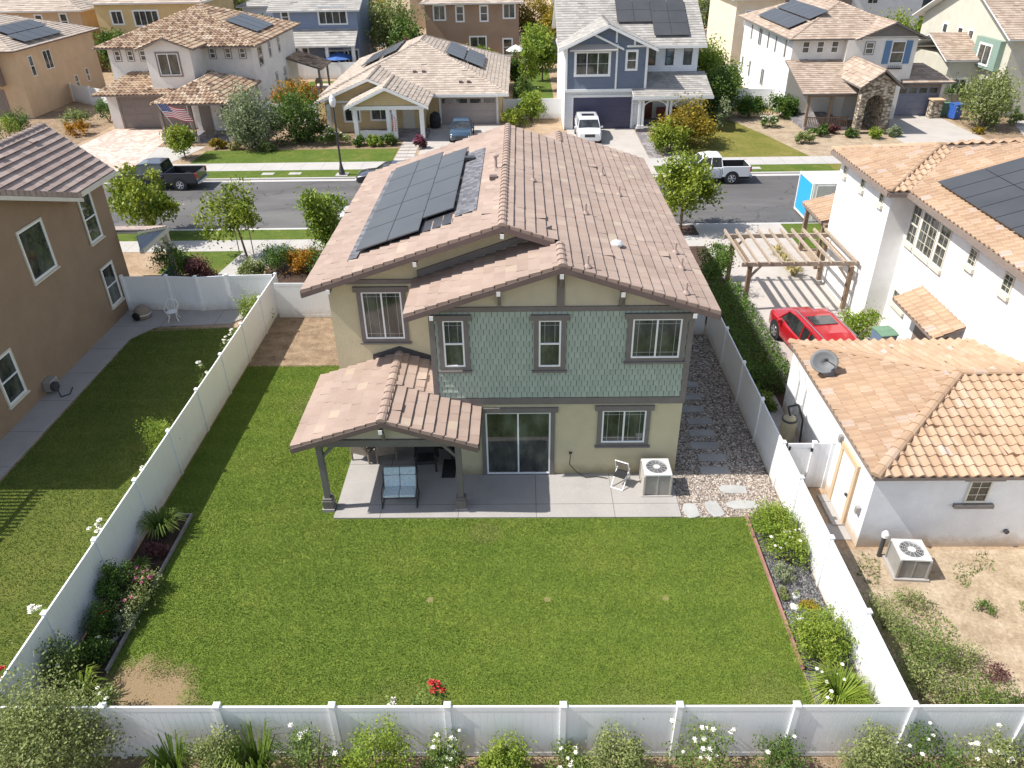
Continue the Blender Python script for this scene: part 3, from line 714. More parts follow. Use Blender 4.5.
# ------------------------------------------------------------------ vinyl fence
def fence(name, label, pts, H=1.78, posts=True, planks=True, cat='fence', group=None, thick=0.04, skip_post=(), mat=None, gate=()):
    """pts: post positions in order; one panel and two rails per bay"""
    mat = mat or M['vinyl_fence']; t = thing(name, label, cat, (pts[0][0], pts[0][1], 0), group)
    for i, (a, b) in enumerate(zip(pts[:-1], pts[1:])):
        A = Vector((a[0], a[1], 0)); B = Vector((b[0], b[1], 0)); L = (B-A).length; u = (B-A)/L; n = Vector((u.y, -u.x, 0))
        fr = (A, u, n); g = 0.06; p = MB(); q = g
        zb, zt = 0.10, H-0.10
        pl = 0.152; k = int(round((L-2*g)/pl)); pl = (L-2*g)/k
        prof = []
        for j in range(k):
            a0 = g+j*pl; prof += [(a0, 0.011), (a0+0.005, 0.017), (a0+pl-0.005, 0.017), (a0+pl, 0.011)]
        for sgn in (1, -1):
            for (x0, y0), (x1, y1) in zip(prof[:-1], prof[1:]):
                if x1-x0 < 1e-6: continue
                w0 = A+u*x0+n*y0*sgn; w1 = A+u*x1+n*y1*sgn; Z0 = Vector((0, 0, zb)); Z1 = Vector((0, 0, zt))
                p.face([w0+Z0, w1+Z0, w1+Z1, w0+Z1])
        p.build('gate_panel' if i in gate else 'panel', mat, t)
        r = MB(); r.fbox(fr, g, L-g, -0.022, 0.022, 0.03, 0.17); r.build('bottom_rail', mat, t)
        r = MB(); r.fbox(fr, g, L-g, -0.022, 0.022, H-0.15, H-0.01); r.build('top_rail', mat, t)
    for i, a in enumerate(pts):
        if i in skip_post: continue
        A = Vector((a[0], a[1], 0)); p = MB(); s = 0.0635
        p.box(A.x-s, A.x+s, A.y-s, A.y+s, 0, H+0.03); s2 = 0.075
        p.box(A.x-s2, A.x+s2, A.y-s2, A.y+s2, H+0.03, H+0.055)
        p.mesh([(A.x-s2, A.y-s2, H+0.055), (A.x+s2, A.y-s2, H+0.055), (A.x+s2, A.y+s2, H+0.055), (A.x-s2, A.y+s2, H+0.055), (A.x, A.y, H+0.10)], [(0, 1, 4), (1, 2, 4), (2, 3, 4), (3, 0, 4)])
        p.build('post', mat, t)
    return t

# ------------------------------------------------------------------ vehicles (x forward, origin on the ground at the middle)
def loft(mb, st, m=0, close=True):
    """st: list of rings, each a list of 3D points of equal count"""
    V = [p for r_ in st for p in r_]; k = len(st[0]); F = []
    for j in range(len(st)-1):
        for i in range(k): F.append((j*k+i, j*k+(i+1) % k, (j+1)*k+(i+1) % k, (j+1)*k+i))
    if close: F.append(tuple(reversed(range(k)))); F.append(tuple(range((len(st)-1)*k, len(st)*k)))
    mb.mesh(V, F, m)
def ring(x, w, zl, zb, zd, tuck=0.9):
    """body section: underside, rounded side, shoulder, deck"""
    h = [(w*0.86, zl), (w*0.985, zl+0.10), (w, zl+(zb-zl)*0.55), (w*0.985, zb), (w*tuck, zd)]
    c = [(0, zl)]+h+[(0, zd+0.02)]
    right = [(x, y, z) for y, z in c]; left = [(x, -y, z) for y, z in reversed(c[1:-1])]
    return right+left
def wheel(t, x, y, r=0.37, wd=0.24, side=1):
    b = MB(); prof = [(r-0.06, -wd/2), (r-0.01, -wd/2+0.015), (r, -wd/2+0.05), (r, wd/2-0.05), (r-0.01, wd/2-0.015), (r-0.06, wd/2)]
    V = []; F = []; seg = 24
    for q, z in prof:
        for k in range(seg):
            a = 2*math.pi*k/seg; V.append((x+q*math.cos(a), y+z, r+q*math.sin(a)))
    for j in range(len(prof)-1):
        for k in range(seg): F.append((j*seg+k, j*seg+(k+1) % seg, (j+1)*seg+(k+1) % seg, (j+1)*seg+k))
    F += [tuple(range(seg)), tuple(range((len(prof)-1)*seg, len(prof)*seg))]
    b.mesh(V, F); w_ = b.build('wheel', M['black'], t, org=(0, 0, 0))
    b = MB(); yo = y+side*(wd/2+0.004); rr = r*0.66
    b.tube((x, yo-side*0.02, r), (x, yo, r), rr*0.28, seg=12)
    for k in range(6):
        a = 2*math.pi*k/6; p = Vector((x+math.cos(a)*rr*0.95, yo-side*0.005, r+math.sin(a)*rr*0.95))
        b.tube((x, yo-side*0.012, r), p, rr*0.13, rr*0.16, 6)
    V = []; F = []
    for q in (rr*0.88, rr*1.02):
        for k in range(seg):
            a = 2*math.pi*k/seg; V.append((x+q*math.cos(a), yo-side*0.002, r+q*math.sin(a)))
    for k in range(seg): F.append((k, (k+1) % seg, seg+(k+1) % seg, seg+k))
    b.mesh(V, F); b.build('rim', M['rim'], w_, org=(0, 0, 0))
def vehicle(name, label, cat, loc, rot, paint, kind='suv', L=4.7, W=1.86, sunroof=False, group=None, rack=False, emblem=False, chrome=False):
    t = thing(name, label, cat, loc, group, world=False); t.rotation_euler = (0, 0, rot)
    hw = W/2; r = 0.37 if kind != 'pickup' else 0.40; fx = L/2-0.92; rx_ = -L/2+(0.98 if kind != 'pickup' else 1.22); z0 = 0.26 if kind != 'pickup' else 0.38
    F = L/2; zb = dict(suv=0.98, pickup=1.12, sedan=0.84)[kind]; hood = dict(suv=1.06, pickup=1.16, sedan=0.84)[kind]
    b = MB(); O = dict(org=(0, 0, 0))
    if kind == 'pickup':
        st = [ring(F, hw*0.86, z0+0.12, hood-0.22, hood-0.16), ring(F-0.12, hw*0.94, z0+0.02, hood-0.10, hood-0.05), ring(F-0.6, hw, z0, hood-0.06, hood), ring(F-1.35, hw, z0, zb, hood+0.05, 0.93), ring(F-1.7, hw, z0, zb, zb+0.04, 0.95), ring(-0.72, hw, z0, zb, zb+0.04, 0.95)]
    elif kind == 'suv':
        st = [ring(F, hw*0.84, z0+0.12, hood-0.24, hood-0.17), ring(F-0.14, hw*0.94, z0, hood-0.13, hood-0.06), ring(F-0.6, hw, z0, hood-0.10, hood-0.02), ring(F-1.15, hw, z0, zb, hood+0.05, 0.9), ring(0, hw, z0, zb+0.02, zb+0.06, 0.95), ring(-F+0.75, hw, z0, zb+0.05, zb+0.10, 0.95), ring(-F+0.18, hw*0.97, z0+0.04, zb+0.05, zb+0.09, 0.93), ring(-F, hw*0.88, z0+0.14, zb-0.12, zb-0.02, 0.9)]
    else:
        st = [ring(F, hw*0.78, z0+0.10, hood-0.24, hood-0.18), ring(F-0.15, hw*0.92, z0, hood-0.13, hood-0.07), ring(F-0.6, hw, z0, hood-0.05, hood+0.01), ring(F-1.3, hw, z0, zb, hood+0.08, 0.88), ring(0, hw, z0, zb+0.02, zb+0.06, 0.94), ring(-F+0.85, hw, z0, zb+0.04, zb+0.12, 0.9), ring(-F+0.15, hw*0.95, z0+0.05, zb, zb+0.10, 0.88), ring(-F, hw*0.85, z0+0.14, zb-0.14, zb-0.02, 0.86)]
    loft(b, st); b.build('body', paint, t, smooth=True, bevel=0.02, **O)
    # glasshouse: (x, half width low, half width high, z top) stations
    if kind == 'pickup': g = [(F-1.30, 0.90, zb+0.02), (F-1.98, 0.80, 1.74), (F-2.6, 0.80, 1.82), (-0.62, 0.80, 1.80), (-0.74, 0.90, zb+0.02)]
    elif kind == 'suv': g = [(F-1.0, 0.90, zb+0.06), (F-1.62, 0.80, 1.60), (F-2.3, 0.81, 1.70), (-F+0.95, 0.80, 1.67), (-F+0.40, 0.79, 1.60), (-F+0.10, 0.90, zb+0.10)]
    else: g = [(F-1.20, 0.86, zb+0.04), (F-1.95, 0.70, 1.33), (F-2.5, 0.70, 1.42), (-F+1.35, 0.70, 1.38), (-F+0.55, 0.84, zb+0.12)]
    n = len(g); b = MB(); lo = [(x, hw*0.93, zb) for x, w_, z in g]
    V = []; 
    for s in (1, -1):
        V += [(x, s*hw*(0.93 if i in (0, n-1) else 0.93), zb) for i, (x, w_, z) in enumerate(g)]
        V += [(x, s*hw*w_, z) for x, w_, z in g]
    F_ = []
    for i in range(n-1):
        F_.append((i, i+1, n+i+1, n+i)); F_.append((2*n+i, 3*n+i, 3*n+i+1, 2*n+i+1)); F_.append((n+i, n+i+1, 3*n+i+1, 3*n+i))
    b.mesh(V, F_); b.build('window', M['car_glass'], t, **O)
    # roof skin and pillars over the glass
    b = MB(); k0, k1 = 1, n-2
    for i in range(k0, k1):
        (xa, wa, za), (xb, wb, zb_) = g[i], g[i+1]
        b.mesh([(xa, -hw*wa-0.005, za+0.012), (xa, hw*wa+0.005, za+0.012), (xb, hw*wb+0.005, zb_+0.012), (xb, -hw*wb-0.005, zb_+0.012),
                (xa, -hw*wa*0.86, za+0.045), (xa, hw*wa*0.86, za+0.045), (xb, hw*wb*0.86, zb_+0.045), (xb, -hw*wb*0.86, zb_+0.045)],
               [(4, 5, 6, 7), (0, 4, 7, 3), (5, 1, 2, 6), (0, 1, 5, 4), (3, 7, 6, 2)])
    for s in (1, -1):
        pil = [0, n-2]+[k for k in ([2] if kind != 'pickup' else [])]
        def at(x):   # roof edge point above x
            for i in range(n-1):
                if g[i][0] >= x >= g[i+1][0]:
                    f = (g[i][0]-x)/(g[i][0]-g[i+1][0]); return (x, s*hw*(g[i][1]+(g[i+1][1]-g[i][1])*f), g[i][2]+(g[i+1][2]-g[i][2])*f)
        for (x0_, x1_) in ((g[0][0], g[1][0]), (g[-1][0], g[-2][0])):
            p = Vector((x0_, s*hw*0.935, zb)); q = Vector((x1_, s*hw*g[1][1]*1.0, g[1][2] if x0_ > 0 else g[-2][2])); b.tube(p, q, 0.035, 0.03, 6)
        for x_ in ([(g[1][0]+g[-2][0])/2]+([-F+1.25] if kind == 'suv' else [])):
            p = at(x_); b.tube((x_+0.03, s*hw*0.94, zb), p, 0.04, 0.035, 6)
        b.tube((g[1][0], s*hw*g[1][1], g[1][2]), (g[2][0], s*hw*g[2][1], g[2][2]), 0.03, seg=6)
        b.tube((g[2][0], s*hw*g[2][1], g[2][2]), (g[n-2][0], s*hw*g[n-2][1], g[n-2][2]), 0.03, seg=6)
    b.build('roof', paint, t, **O)
    if sunroof:
        b = MB(); b.obox(((g[2][0]*0.75+g[-2][0]*0.25), 0, g[2][2]+0.05), (0.75, hw*1.05, 0.02)); b.build('sunroof', M['car_glass'], t, **O)
    if rack:
        for s in (1, -1):
            b = MB(); b.tube((g[1][0]-0.2, s*hw*0.70, g[2][2]+0.09), (g[-2][0]+0.1, s*hw*0.70, g[2][2]+0.07), 0.022, seg=6); b.build('roof_rail', M['rim'], t, **O)
    if kind == 'pickup':
        b = MB(); x0_, x1_ = -0.76, -F+0.04; zt = 1.22
        for s in (1, -1):
            a, c = sorted((s*hw, s*(hw-0.09))); b.box(x1_, x0_, a, c, 0.52, zt)
        b.box(x0_-0.06, x0_, -hw+0.09, hw-0.09, 0.5, zt); b.build('bed_side', paint, t, bevel=0.02, **O)
        b = MB(); b.box(x1_, x0_-0.06, -hw+0.091, -hw+0.13, 0.62, zt-0.03); b.box(x1_, x0_-0.06, hw-0.13, hw-0.091, 0.62, zt-0.03); b.box(x0_-0.10, x0_-0.061, -hw+0.13, hw-0.13, 0.62, zt-0.03); b.box(x1_, x1_+0.04, -hw+0.13, hw-0.13, 0.62, zt-0.05); b.build('bed_liner', M['black'], t, **O)
        b = MB(); b.box(x1_, x0_-0.06, -hw+0.09, hw-0.09, 0.52, 0.62); b.build('bed_floor', M['black'], t, **O)
        b = MB(); b.box(x1_-0.05, x1_, -hw+0.02, hw-0.02, 0.55, zt-0.01); b.build('tailgate', paint, t, bevel=0.015, **O)
        b = MB(); b.box(x1_-0.2, x1_-0.06, -hw+0.05, hw-0.05, 0.46, 0.62); b.build('rear_bumper', M['rim'], t, bevel=0.02, **O)
        b = MB(); b.box(x1_-0.04, x0_, -hw*0.86, hw*0.86, 0.36, 0.51); b.build('chassis', M['black'], t, **O)
        b = MB(); b.box(F-0.02, F+0.08, -hw*0.88, hw*0.88, z0+0.05, z0+0.28); b.build('front_bumper', M['rim'] if chrome else paint, t, bevel=0.03, **O)
    for s in (1, -1):
        for x_ in (fx, rx_):
            b = MB(); b.tube((x_, s*(hw-0.15), r+0.03), (x_, s*(hw+0.006), r+0.03), r+0.085, seg=24); b.build('wheel_arch', M['black'], t, **O)
            wheel(t, x_, s*(hw-0.115), r, 0.25, s)
        b = MB(); b.obox((F-0.10 if kind != 'pickup' else F-0.05, s*hw*0.66, hood-0.28), (0.16, hw*0.36, 0.14), (0, 0, -s*0.25)); b.build('headlight', M['plastic_white'], t, bevel=0.02, **O)
        b = MB(); b.obox((-F+(0.0 if kind == 'pickup' else 0.05), s*hw*(0.93 if kind == 'pickup' else 0.78), zb-0.08), (0.12, 0.12 if kind == 'pickup' else hw*0.3, 0.34 if kind == 'pickup' else 0.16)); b.build('tail_light', M['petal_red'], t, bevel=0.01, **O)
        b = MB(); b.obox((g[0][0]-0.42, s*(hw+0.08), zb+0.10), (0.12, 0.2, 0.15)); b.build('mirror', paint, t, bevel=0.03, **O)
        for x_ in ((g[1][0]+g[-2][0])/2+0.2, -F+1.4 if kind != 'pickup' else -0.55):
            b = MB(); b.obox((x_, s*(hw+0.006), zb-0.10), (0.18, 0.03, 0.035)); b.build('door_handle', M['rim'] if chrome else paint, t, **O)
        xs = [g[0][0]-0.1, (g[1][0]+g[-2][0])/2, -F+1.3 if kind != 'pickup' else -0.6]
        b = MB()
        for x_ in xs: b.obox((x_, s*(hw+0.0005), (z0+zb)/2+0.05), (0.012, 0.012, zb-z0-0.16))
        b.build('door_seam', M['black'], t, **O)
    b = MB(); b.obox((F-0.02 if kind != 'pickup' else F+0.0, 0, hood-0.34), (0.06, hw*0.85, 0.24)); b.build('grille', M['metal_dark'], t, bevel=0.01, **O)
    if emblem:
        b = MB(); s = -1; cx, cz = 0.55, 0.86
        V = []; Fq = []; 
        for q in (0.13, 0.17):
            for k in range(20): a = 2*math.pi*k/20; V.append((cx+q*math.cos(a), s*(hw+0.008), cz+q*math.sin(a)))
        for k in range(20): Fq.append((k, (k+1) % 20, 20+(k+1) % 20, 20+k))
        b.mesh(V, Fq); b.obox((cx-0.04, s*(hw+0.008), cz), (0.05, 0.004, 0.14)); b.obox((cx+0.04, s*(hw+0.008), cz), (0.05, 0.004, 0.14))
        b.build('emblem', M['shutter_blue'], t, **O)
    return t
# ================================================================== ground, road, yards
sheet('ground', rect(-420, 420, -80, 620), -0.13, M['yard'])
b = MB(); b.box(-160, 160, -40, 43.85, -0.125, 0.0); structure('near_block', b, M['yard'])
b = MB(); b.box(-160, 160, 54.5, 118, -0.125, 0.0); structure('far_block', b, M['yard'])
b = MB(); b.box(-160, 160, 131, 240, -0.125, 0.0); structure('farther_block', b, M['yard'])
sheet('road', rect(-300, 300, 43.9, 54.45), -0.118, M['asphalt'])
sheet('back_road', rect(-300, 300, 118.1, 130.9), -0.118, M['asphalt'])
for nm, y0, y1 in (('kerb', 43.80, 43.98), ('kerb', 54.34, 54.52)):
    b = MB(); b.box(-160, 160, y0, y1, -0.117, 0.012); structure(nm, b, M['kerb'], bevel=0.02)
b = MB(); b.box(-160, 160, 43.98, 44.38, -0.117, -0.106); structure('gutter', b, M['kerb'])
b = MB(); b.box(-160, 160, 53.94, 54.34, -0.117, -0.106); structure('gutter', b, M['kerb'])
sheet('verge', rect(-160, 160, 42.1, 43.8), 0.008, M['lawn_street'])
sheet('verge', rect(-160, 22.5, 54.52, 56.35), 0.008, M['lawn_street']); sheet('verge', rect(22.5, 160, 54.52, 56.35), 0.008, M['lawn_dry'])
sheet('sidewalk', rect(-160, 160, 40.4, 42.1), 0.014, M['walk']); sheet('sidewalk', rect(-160, 160, 56.35, 58.4), 0.014, M['walk'])
# far side front yards
sheet('driveway', [(-37.3, 54.5), (-28.9, 54.5), (-30.8, 70.0), (-36.6, 70.0)], 0.020, M['paver_pink'])
sheet('front_lawn', rect(-25.5, -12.2, 58.4, 62.2), 0.010, M['lawn_street'])
sheet('front_lawn', rect(-12.2, -9.9, 58.4, 62.2), 0.010, M['lawn_street'])
sheet('garden_bed', rect(-30, -8.2, 62.2, 70), 0.009, M['bark'])
sheet('path', [(-30.5, 63.5), (-26, 63.5), (-27.5, 56.4), (-29.5, 56.4)], 0.016, M['walk'])
for k in range(6): sheet('path_slab', rect(-9.8, -8.35, 58.6+k*1.0, 59.4+k*1.0), 0.022, M['walk'])
sheet('driveway', rect(-8.1, -1.8, 54.5, 70.2), 0.020, M['drive'])
sheet('driveway', rect(3.9, 9.7, 54.5, 68.2), 0.020, M['drive'])
for k in range(8): sheet('path_slab', rect(10.9, 12.3, 57.0+k*1.15, 57.95+k*1.15), 0.022, M['walk'])
sheet('path', rect(9.75, 10.7, 58.4, 66.5), 0.017, M['paver_grey'])
sheet('front_lawn', [(12.6, 58.4), (21.9, 58.4), (20.2, 65.5), (18.7, 70.3), (12.6, 70.3)], 0.010, M['lawn_dry'])
sheet('garden_bed', [(21.9, 58.4), (31, 58.4), (31, 66.5), (18.9, 73.6), (18.7, 70.3), (20.2, 65.5)], 0.009, M['dirt'])
sheet('driveway', [(30.4, 54.5), (37.4, 54.5), (37.2, 71.3), (33.2, 71.3), (30.4, 65.0)], 0.020, M['drive'])
sheet('path', [(39.0, 58.4), (40.6, 58.4), (46.5, 74), (44.5, 74)], 0.018, M['walk'])
sheet('garden_bed', [(37.4, 58.4), (39, 58.4), (44.5, 74), (38, 76)], 0.009, M['bark'])
sheet('garden_bed', rect(-48, -37.4, 58.4, 78), 0.009, M['bark'])
# backs between the far houses
sheet('back_lawn', rect(-24.0, -17.6, 79, 92), 0.010, M['lawn_street']); sheet('patio', rect(-22.9, -19.3, 84.6, 90.6), 0.016, M['paver_pink'])
sheet('back_lawn', rect(-0.8, 3.3, 78, 98), 0.010, M['lawn_street']); sheet('garden_bed', rect(-0.7, 3.4, 71.5, 78), 0.009, M['bark'])
sheet('back_lawn', rect(17, 24, 96, 110), 0.010, M['lawn_street']); sheet('patio', rect(16.8, 23.9, 86, 96), 0.012, M['walk'])
sheet('side_yard', rect(15.9, 23.5, 73.9, 86), 0.011, M['lawn_dry'])
# near side fronts
sheet('front_lawn', rect(-19.4, -15.0, 37.3, 40.4), 0.010, M['lawn_street'])
sheet('path', [(-15.7, 40.4), (-13.6, 40.4), (-14.1, 33.2), (-16.6, 33.2)], 0.018, M['walk'])
sheet('garden_bed', rect(-13.6, -6.0, 33.4, 40.4), 0.009, M['soil'])
sheet('driveway', rect(10.25, 15.4, 24.4, 43.85), 0.020, M['drive'])
sheet('driveway', rect(-6.0, 8.6, 36.0, 43.8), 0.019, M['drive'])
sheet('front_lawn', rect(15.4, 24, 39.9, 43.85), 0.020, M['lawn_street'])
sheet('side_yard', rect(8.3, 10.25, 20.6, 43.8), 0.010, M['soil'])
sheet('side_walk', rect(8.6, 9.72, 19.4, 24.9), 0.018, M['concrete'])
# our yard
b = MB()
def lawn_ok(x, y):
    x = np.asarray(x); y = np.asarray(y)
    inside = (x > -11.52) & (x < 6.80) & (y > 10.17) & (y < 27.5)
    patio = (y > 17.93) & (x > -5.98)
    wing = (x > -6.3) & (y > 22)
    bed = (x < -10.42) & (y < 18.15) & (y > 10)
    q = np.random.default_rng(3).normal(size=x.shape)*0.28
    bare = (((x+9.5)/1.35)**2+((y-11.2)/1.3)**2+q*1.4 < 1+0.3*np.sin(x*5)+0.25*np.sin(y*6))
    for sx in (-2.61, 0.6, 3.83): bare |= (x-sx)**2+(y-14.65)**2 < 0.006+0.012*np.abs(q)
    return inside & ~patio & ~wing & ~bed & ~bare
sheet('lawn', [(-11.55, 10.13), (6.83, 10.13), (6.83, 17.95), (-5.95, 17.95), (-5.95, 22.15), (-6.15, 27.55), (-11.55, 27.55)], 0.012, M['lawn'])
sheet('mulch_strip', rect(-11.55, -6.2, 27.4, 31.95), 0.016, M['bark'])
sheet('planter_soil', rect(-11.55, -10.46, 10.13, 18.10), 0.022, M['soil'])
b = MB(); b.box(-10.48, -10.42, 12.3, 18.13, 0, 0.13); b.box(-10.95, -10.48, 18.08, 18.13, 0, 0.128); tag(b.build('lawn_edging', M['edging_grey']), 'grey edging board along the shady left flower bed', 'edging')
sheet('planter_soil', rect(6.85, 8.1, 10.13, 17.9), 0.022, M['gravel_blue'])
b = MB(); b.extr([(6.80, 12.3, 0), (6.86, 12.3, 0), (6.88, 17.95, 0), (6.82, 17.95, 0)], (0, 0, 0.12)); b.box(6.15, 6.80, 10.25, 10.31, 0, 0.11)
tag(b.build('lawn_edging', M['edging']), 'weathered reddish edging board beside the sunny right flower bed', 'edging')
b = MB(); b.prism([(-5.95, 17.96), (4.86, 17.93), (4.86, 20.09), (-2.2, 20.09), (-2.2, 22.1), (-5.95, 22.1)], -0.1, 0.055); structure('patio', b, M['concrete'])
sheet('gravel_walk', rect(4.86, 8.1, 17.93, 29.9), 0.020, M['gravel'])
rg = np.random.default_rng(5)
def slab(cx, cy, w_, d_, rot, mat, nm='stepping_stone', jit=0.07, n=9):
    b = MB(); P = []
    for k in range(n):
        a = 2*math.pi*k/n; q = max(abs(math.cos(a)), abs(math.sin(a))); q = 1/q*0.93
        x, y = math.cos(a)*q*w_/2*(1+rg.uniform(-jit, jit)), math.sin(a)*q*d_/2*(1+rg.uniform(-jit, jit))
        P.append((cx+x*math.cos(rot)-y*math.sin(rot), cy+x*math.sin(rot)+y*math.cos(rot)))
    b.prism(P, 0.0, 0.05); return b
k = 0
SG = 'stepping stones in the gravel side walk'
for i, y in enumerate((20.25, 20.95, 21.65, 22.4, 23.15, 23.95, 24.8, 25.7, 26.7, 27.8)):
    b = MB(); c = 6.35+0.08*math.sin(i*2.1); b.box(c-0.46+0.03*i*0.3, c+0.50, y-0.20, y+0.19, 0, 0.055)
    tag(b.build('stepping_stone', M['step_stone'], bevel=0.02), 'dark rectangular stepping stone in the shaded gravel walk', 'stepping stone', SG)
FL = [(5.2, 18.25, 0.5, 0.72, 0.1, 'pale flagstone nearest the air conditioner corner of the patio'), (5.95, 18.3, 0.5, 0.8, 0.25, 'second pale flagstone from the patio corner'), (6.85, 18.5, 1.0, 0.42, 0.0, 'wide flat flagstone close to the lawn edge'), (6.75, 19.25, 0.95, 0.45, -0.05, 'pale wide flagstone just outside the house shadow'), (7.6, 18.2, 0.5, 0.36, 0.2, 'small pale flagstone by the planter corner')]
for x, y, w_, d_, r_, lb in FL: tag(slab(x, y, w_, d_, r_, None).build('stepping_stone', M['flagstone'], bevel=0.015), lb, 'stepping stone')
# loose pebbles standing proud of the gravel sheet
V = []; rnd = []
for k in range(9000):
    x, y = rg.uniform(4.9, 8.05), rg.uniform(17.95, 27) if k % 3 else rg.uniform(17.95, 20.2)
    s = rg.uniform(0.018, 0.042); c = np.array([x, y, 0.022]); a = rg.uniform(0, 3); ca, sa = math.cos(a)*s, math.sin(a)*s*0.8
    P = [c+np.array([ca, sa, 0]), c+np.array([-sa, ca, 0]), c+np.array([-ca, -sa, 0]), c+np.array([sa, -ca, 0])]; T = c+np.array([0, 0, s*0.75])
    for i in range(4): V += [P[i], P[(i+1) % 4], T]; rnd.append(rg.random())
    v = rnd[-1]; rnd[-4:] = [v]*4
M['pebble'] = m_attr('pebbles', [(0, (0.12, 0.09, 0.08)), (0.45, (0.28, 0.22, 0.18)), (0.8, (0.48, 0.41, 0.35)), (1, (0.62, 0.58, 0.52))], 0.8, 0.05, 2, 0)
tag(quick('pebbles', np.array(V), 3, rnd, M['pebble']), kind='stuff')
# left neighbour's yard
sheet('neighbour_lawn', [(-18.9, 5), (-11.75, 5), (-11.75, 31.0), (-13.2, 31.0), (-17.0, 30.7), (-17.55, 30.2), (-17.6, 5)], 0.012, M['lawn_dark'])
b = MB(); b.prism([(-18.95, 5), (-17.75, 5), (-17.62, 29.9), (-16.9, 31.1), (-13.6, 31.35), (-13.1, 31.9), (-13.1, 32.8), (-18.95, 32.8)], -0.1, 0.05); structure('side_path', b, M['concrete'])
sheet('neighbour_bed', rect(-13.1, -11.7, 31.0, 32.8), 0.018, M['soil'])
# right neighbour's back yard and the strip in front of our rear fence
sheet('neighbour_yard', rect(8.25, 40, -5, 16.5), 0.010, M['dirt']); sheet('side_strip', rect(8.25, 9.72, 16.5, 19.3), 0.012, M['yard'])
b = MB(); b.box(8.9, 9.72, 16.9, 17.6, 0, 0.04); b.box(9.35, 9.72, 17.5, 18.9, 0, 0.09); structure('door_step', b, M['concrete'])
sheet('rear_bed', rect(-60, 60, 4, 10.05), 0.014, M['bark'])

# turf blades
turf('grass', lawn_ok, -11.55, 6.85, 10.1, 27.5, 2600, LM['turf'], 11, 0.036, 0.0095, 0.012)
turf('grass', lambda x, y: (x > -17.6) & (x < -11.7), -17.6, -11.7, 9, 31, 700, LM['turf2'], 12, 0.05, 0.013, 0.012)
turf('grass', lambda x, y: (np.sin(x*2.1+1.3*np.sin(y))*np.sin(y*1.7)+0.3*np.sin(x*5.3)) > 0.62, 8.4, 20, 9.5, 16.3, 160, LM['olive'], 13, 0.13, 0.02, 0.01)

# ================================================================== fences
ys = [10.1, 12.64, 15.18, 17.72, 20.26, 22.8, 25.34, 27.88, 30.42, 32.96]
fence('vinyl_fence', 'long white vinyl fence on the shaded left side of the lawn', [(-11.6, y) for y in ys])
fence('vinyl_fence', 'long white vinyl fence on the right side of the yard, bright in the sun', [(8.14, y) for y in (10.1, 12.6, 15.12, 17.65, 19.4, 21.9, 24.4, 27.1, 29.9)])
xs = [8.14-2.45*k for k in range(-3, 10)]
fence('vinyl_fence', 'white vinyl fence across the bottom of the photo behind the rose bushes', [(x, 10.1) for x in xs], skip_post=(3,))
fence('vinyl_fence', 'short white vinyl fence closing the side yard left of the house', [(-11.45, 31.98), (-8.65, 31.93), (-6.3, 31.9)], skip_post=(0,))
fence('vinyl_fence', 'white vinyl fence with a gate beside the brown stucco house', [(-18.85, 32.9), (-16.73, 32.9), (-15.3, 32.75), (-13.88, 32.9), (-11.7, 33.0)], gate=(1,), skip_post=(4,))
fence('vinyl_fence', 'white fence closing the far end of the gravel side walk', [(5.08, 29.95), (6.6, 29.95), (8.05, 29.95)], skip_post=(2,))
t = fence('vinyl_gate', 'white vinyl side gate between the fence and the detached garage', [(8.22, 19.36), (9.1, 19.36), (9.68, 19.36)], cat='gate', gate=(0,), skip_post=(0,))
b = MB(); b.box(8.30, 8.36, 19.30, 19.335, 1.55, 1.68); b.box(8.30, 8.36, 19.30, 19.335, 0.3, 0.43); b.box(9.0, 9.06, 19.28, 19.335, 1.5, 1.62); b.build('hinge', M['black'], t)

# ================================================================== the green house
H = thing('main_house', 'two storey house with green shingle siding, rose tile roof and rooftop solar panels', 'house', (0, 26, 0))
S = 0.33
b = MB(); house_body(b, 'y', 22.1, 33.3, -6.2, 5.0, 0, 6.30, S); b.box(-2.2, 5.0, 20.09, 22.1, 0, 2.96); b.box(-0.2, 5.0, 33.3, 35.0, 0, 6.35)
b.build('wall', M['stucco_olive'], H)
zt = lambda x: 7.78-0.19-S*abs(x-1.1)
b = MB(); b.extr([(-2.75, 20.09, 2.96), (5.002, 20.09, 2.96), (5.002, 20.09, zt(5)), (1.1, 20.09, zt(1.1)), (-2.75, 20.09, zt(-2.75))], (0, 2.005, 0)); b.build('upper_wall', M['board_cream'], H)
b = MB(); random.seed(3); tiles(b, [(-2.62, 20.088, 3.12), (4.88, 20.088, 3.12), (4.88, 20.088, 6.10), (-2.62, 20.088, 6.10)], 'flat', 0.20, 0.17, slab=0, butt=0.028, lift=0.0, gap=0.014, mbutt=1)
b.face([(-2.62, 20.087, 3.12), (4.88, 20.087, 3.12), (4.88, 20.087, 6.1), (-2.62, 20.087, 6.1)], 1)  # dark backing puts the shade of the shingle gaps into colour
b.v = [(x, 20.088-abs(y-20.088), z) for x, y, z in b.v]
b.build('shingle_cladding', [M['shingle_green'], M['shingle_edge_shade']], H)
b = MB(); b.box(-2.765, -2.752, 20.2, 22.1, 3.0, 6.2); b.build('side_panel', M['trim_white'], H)
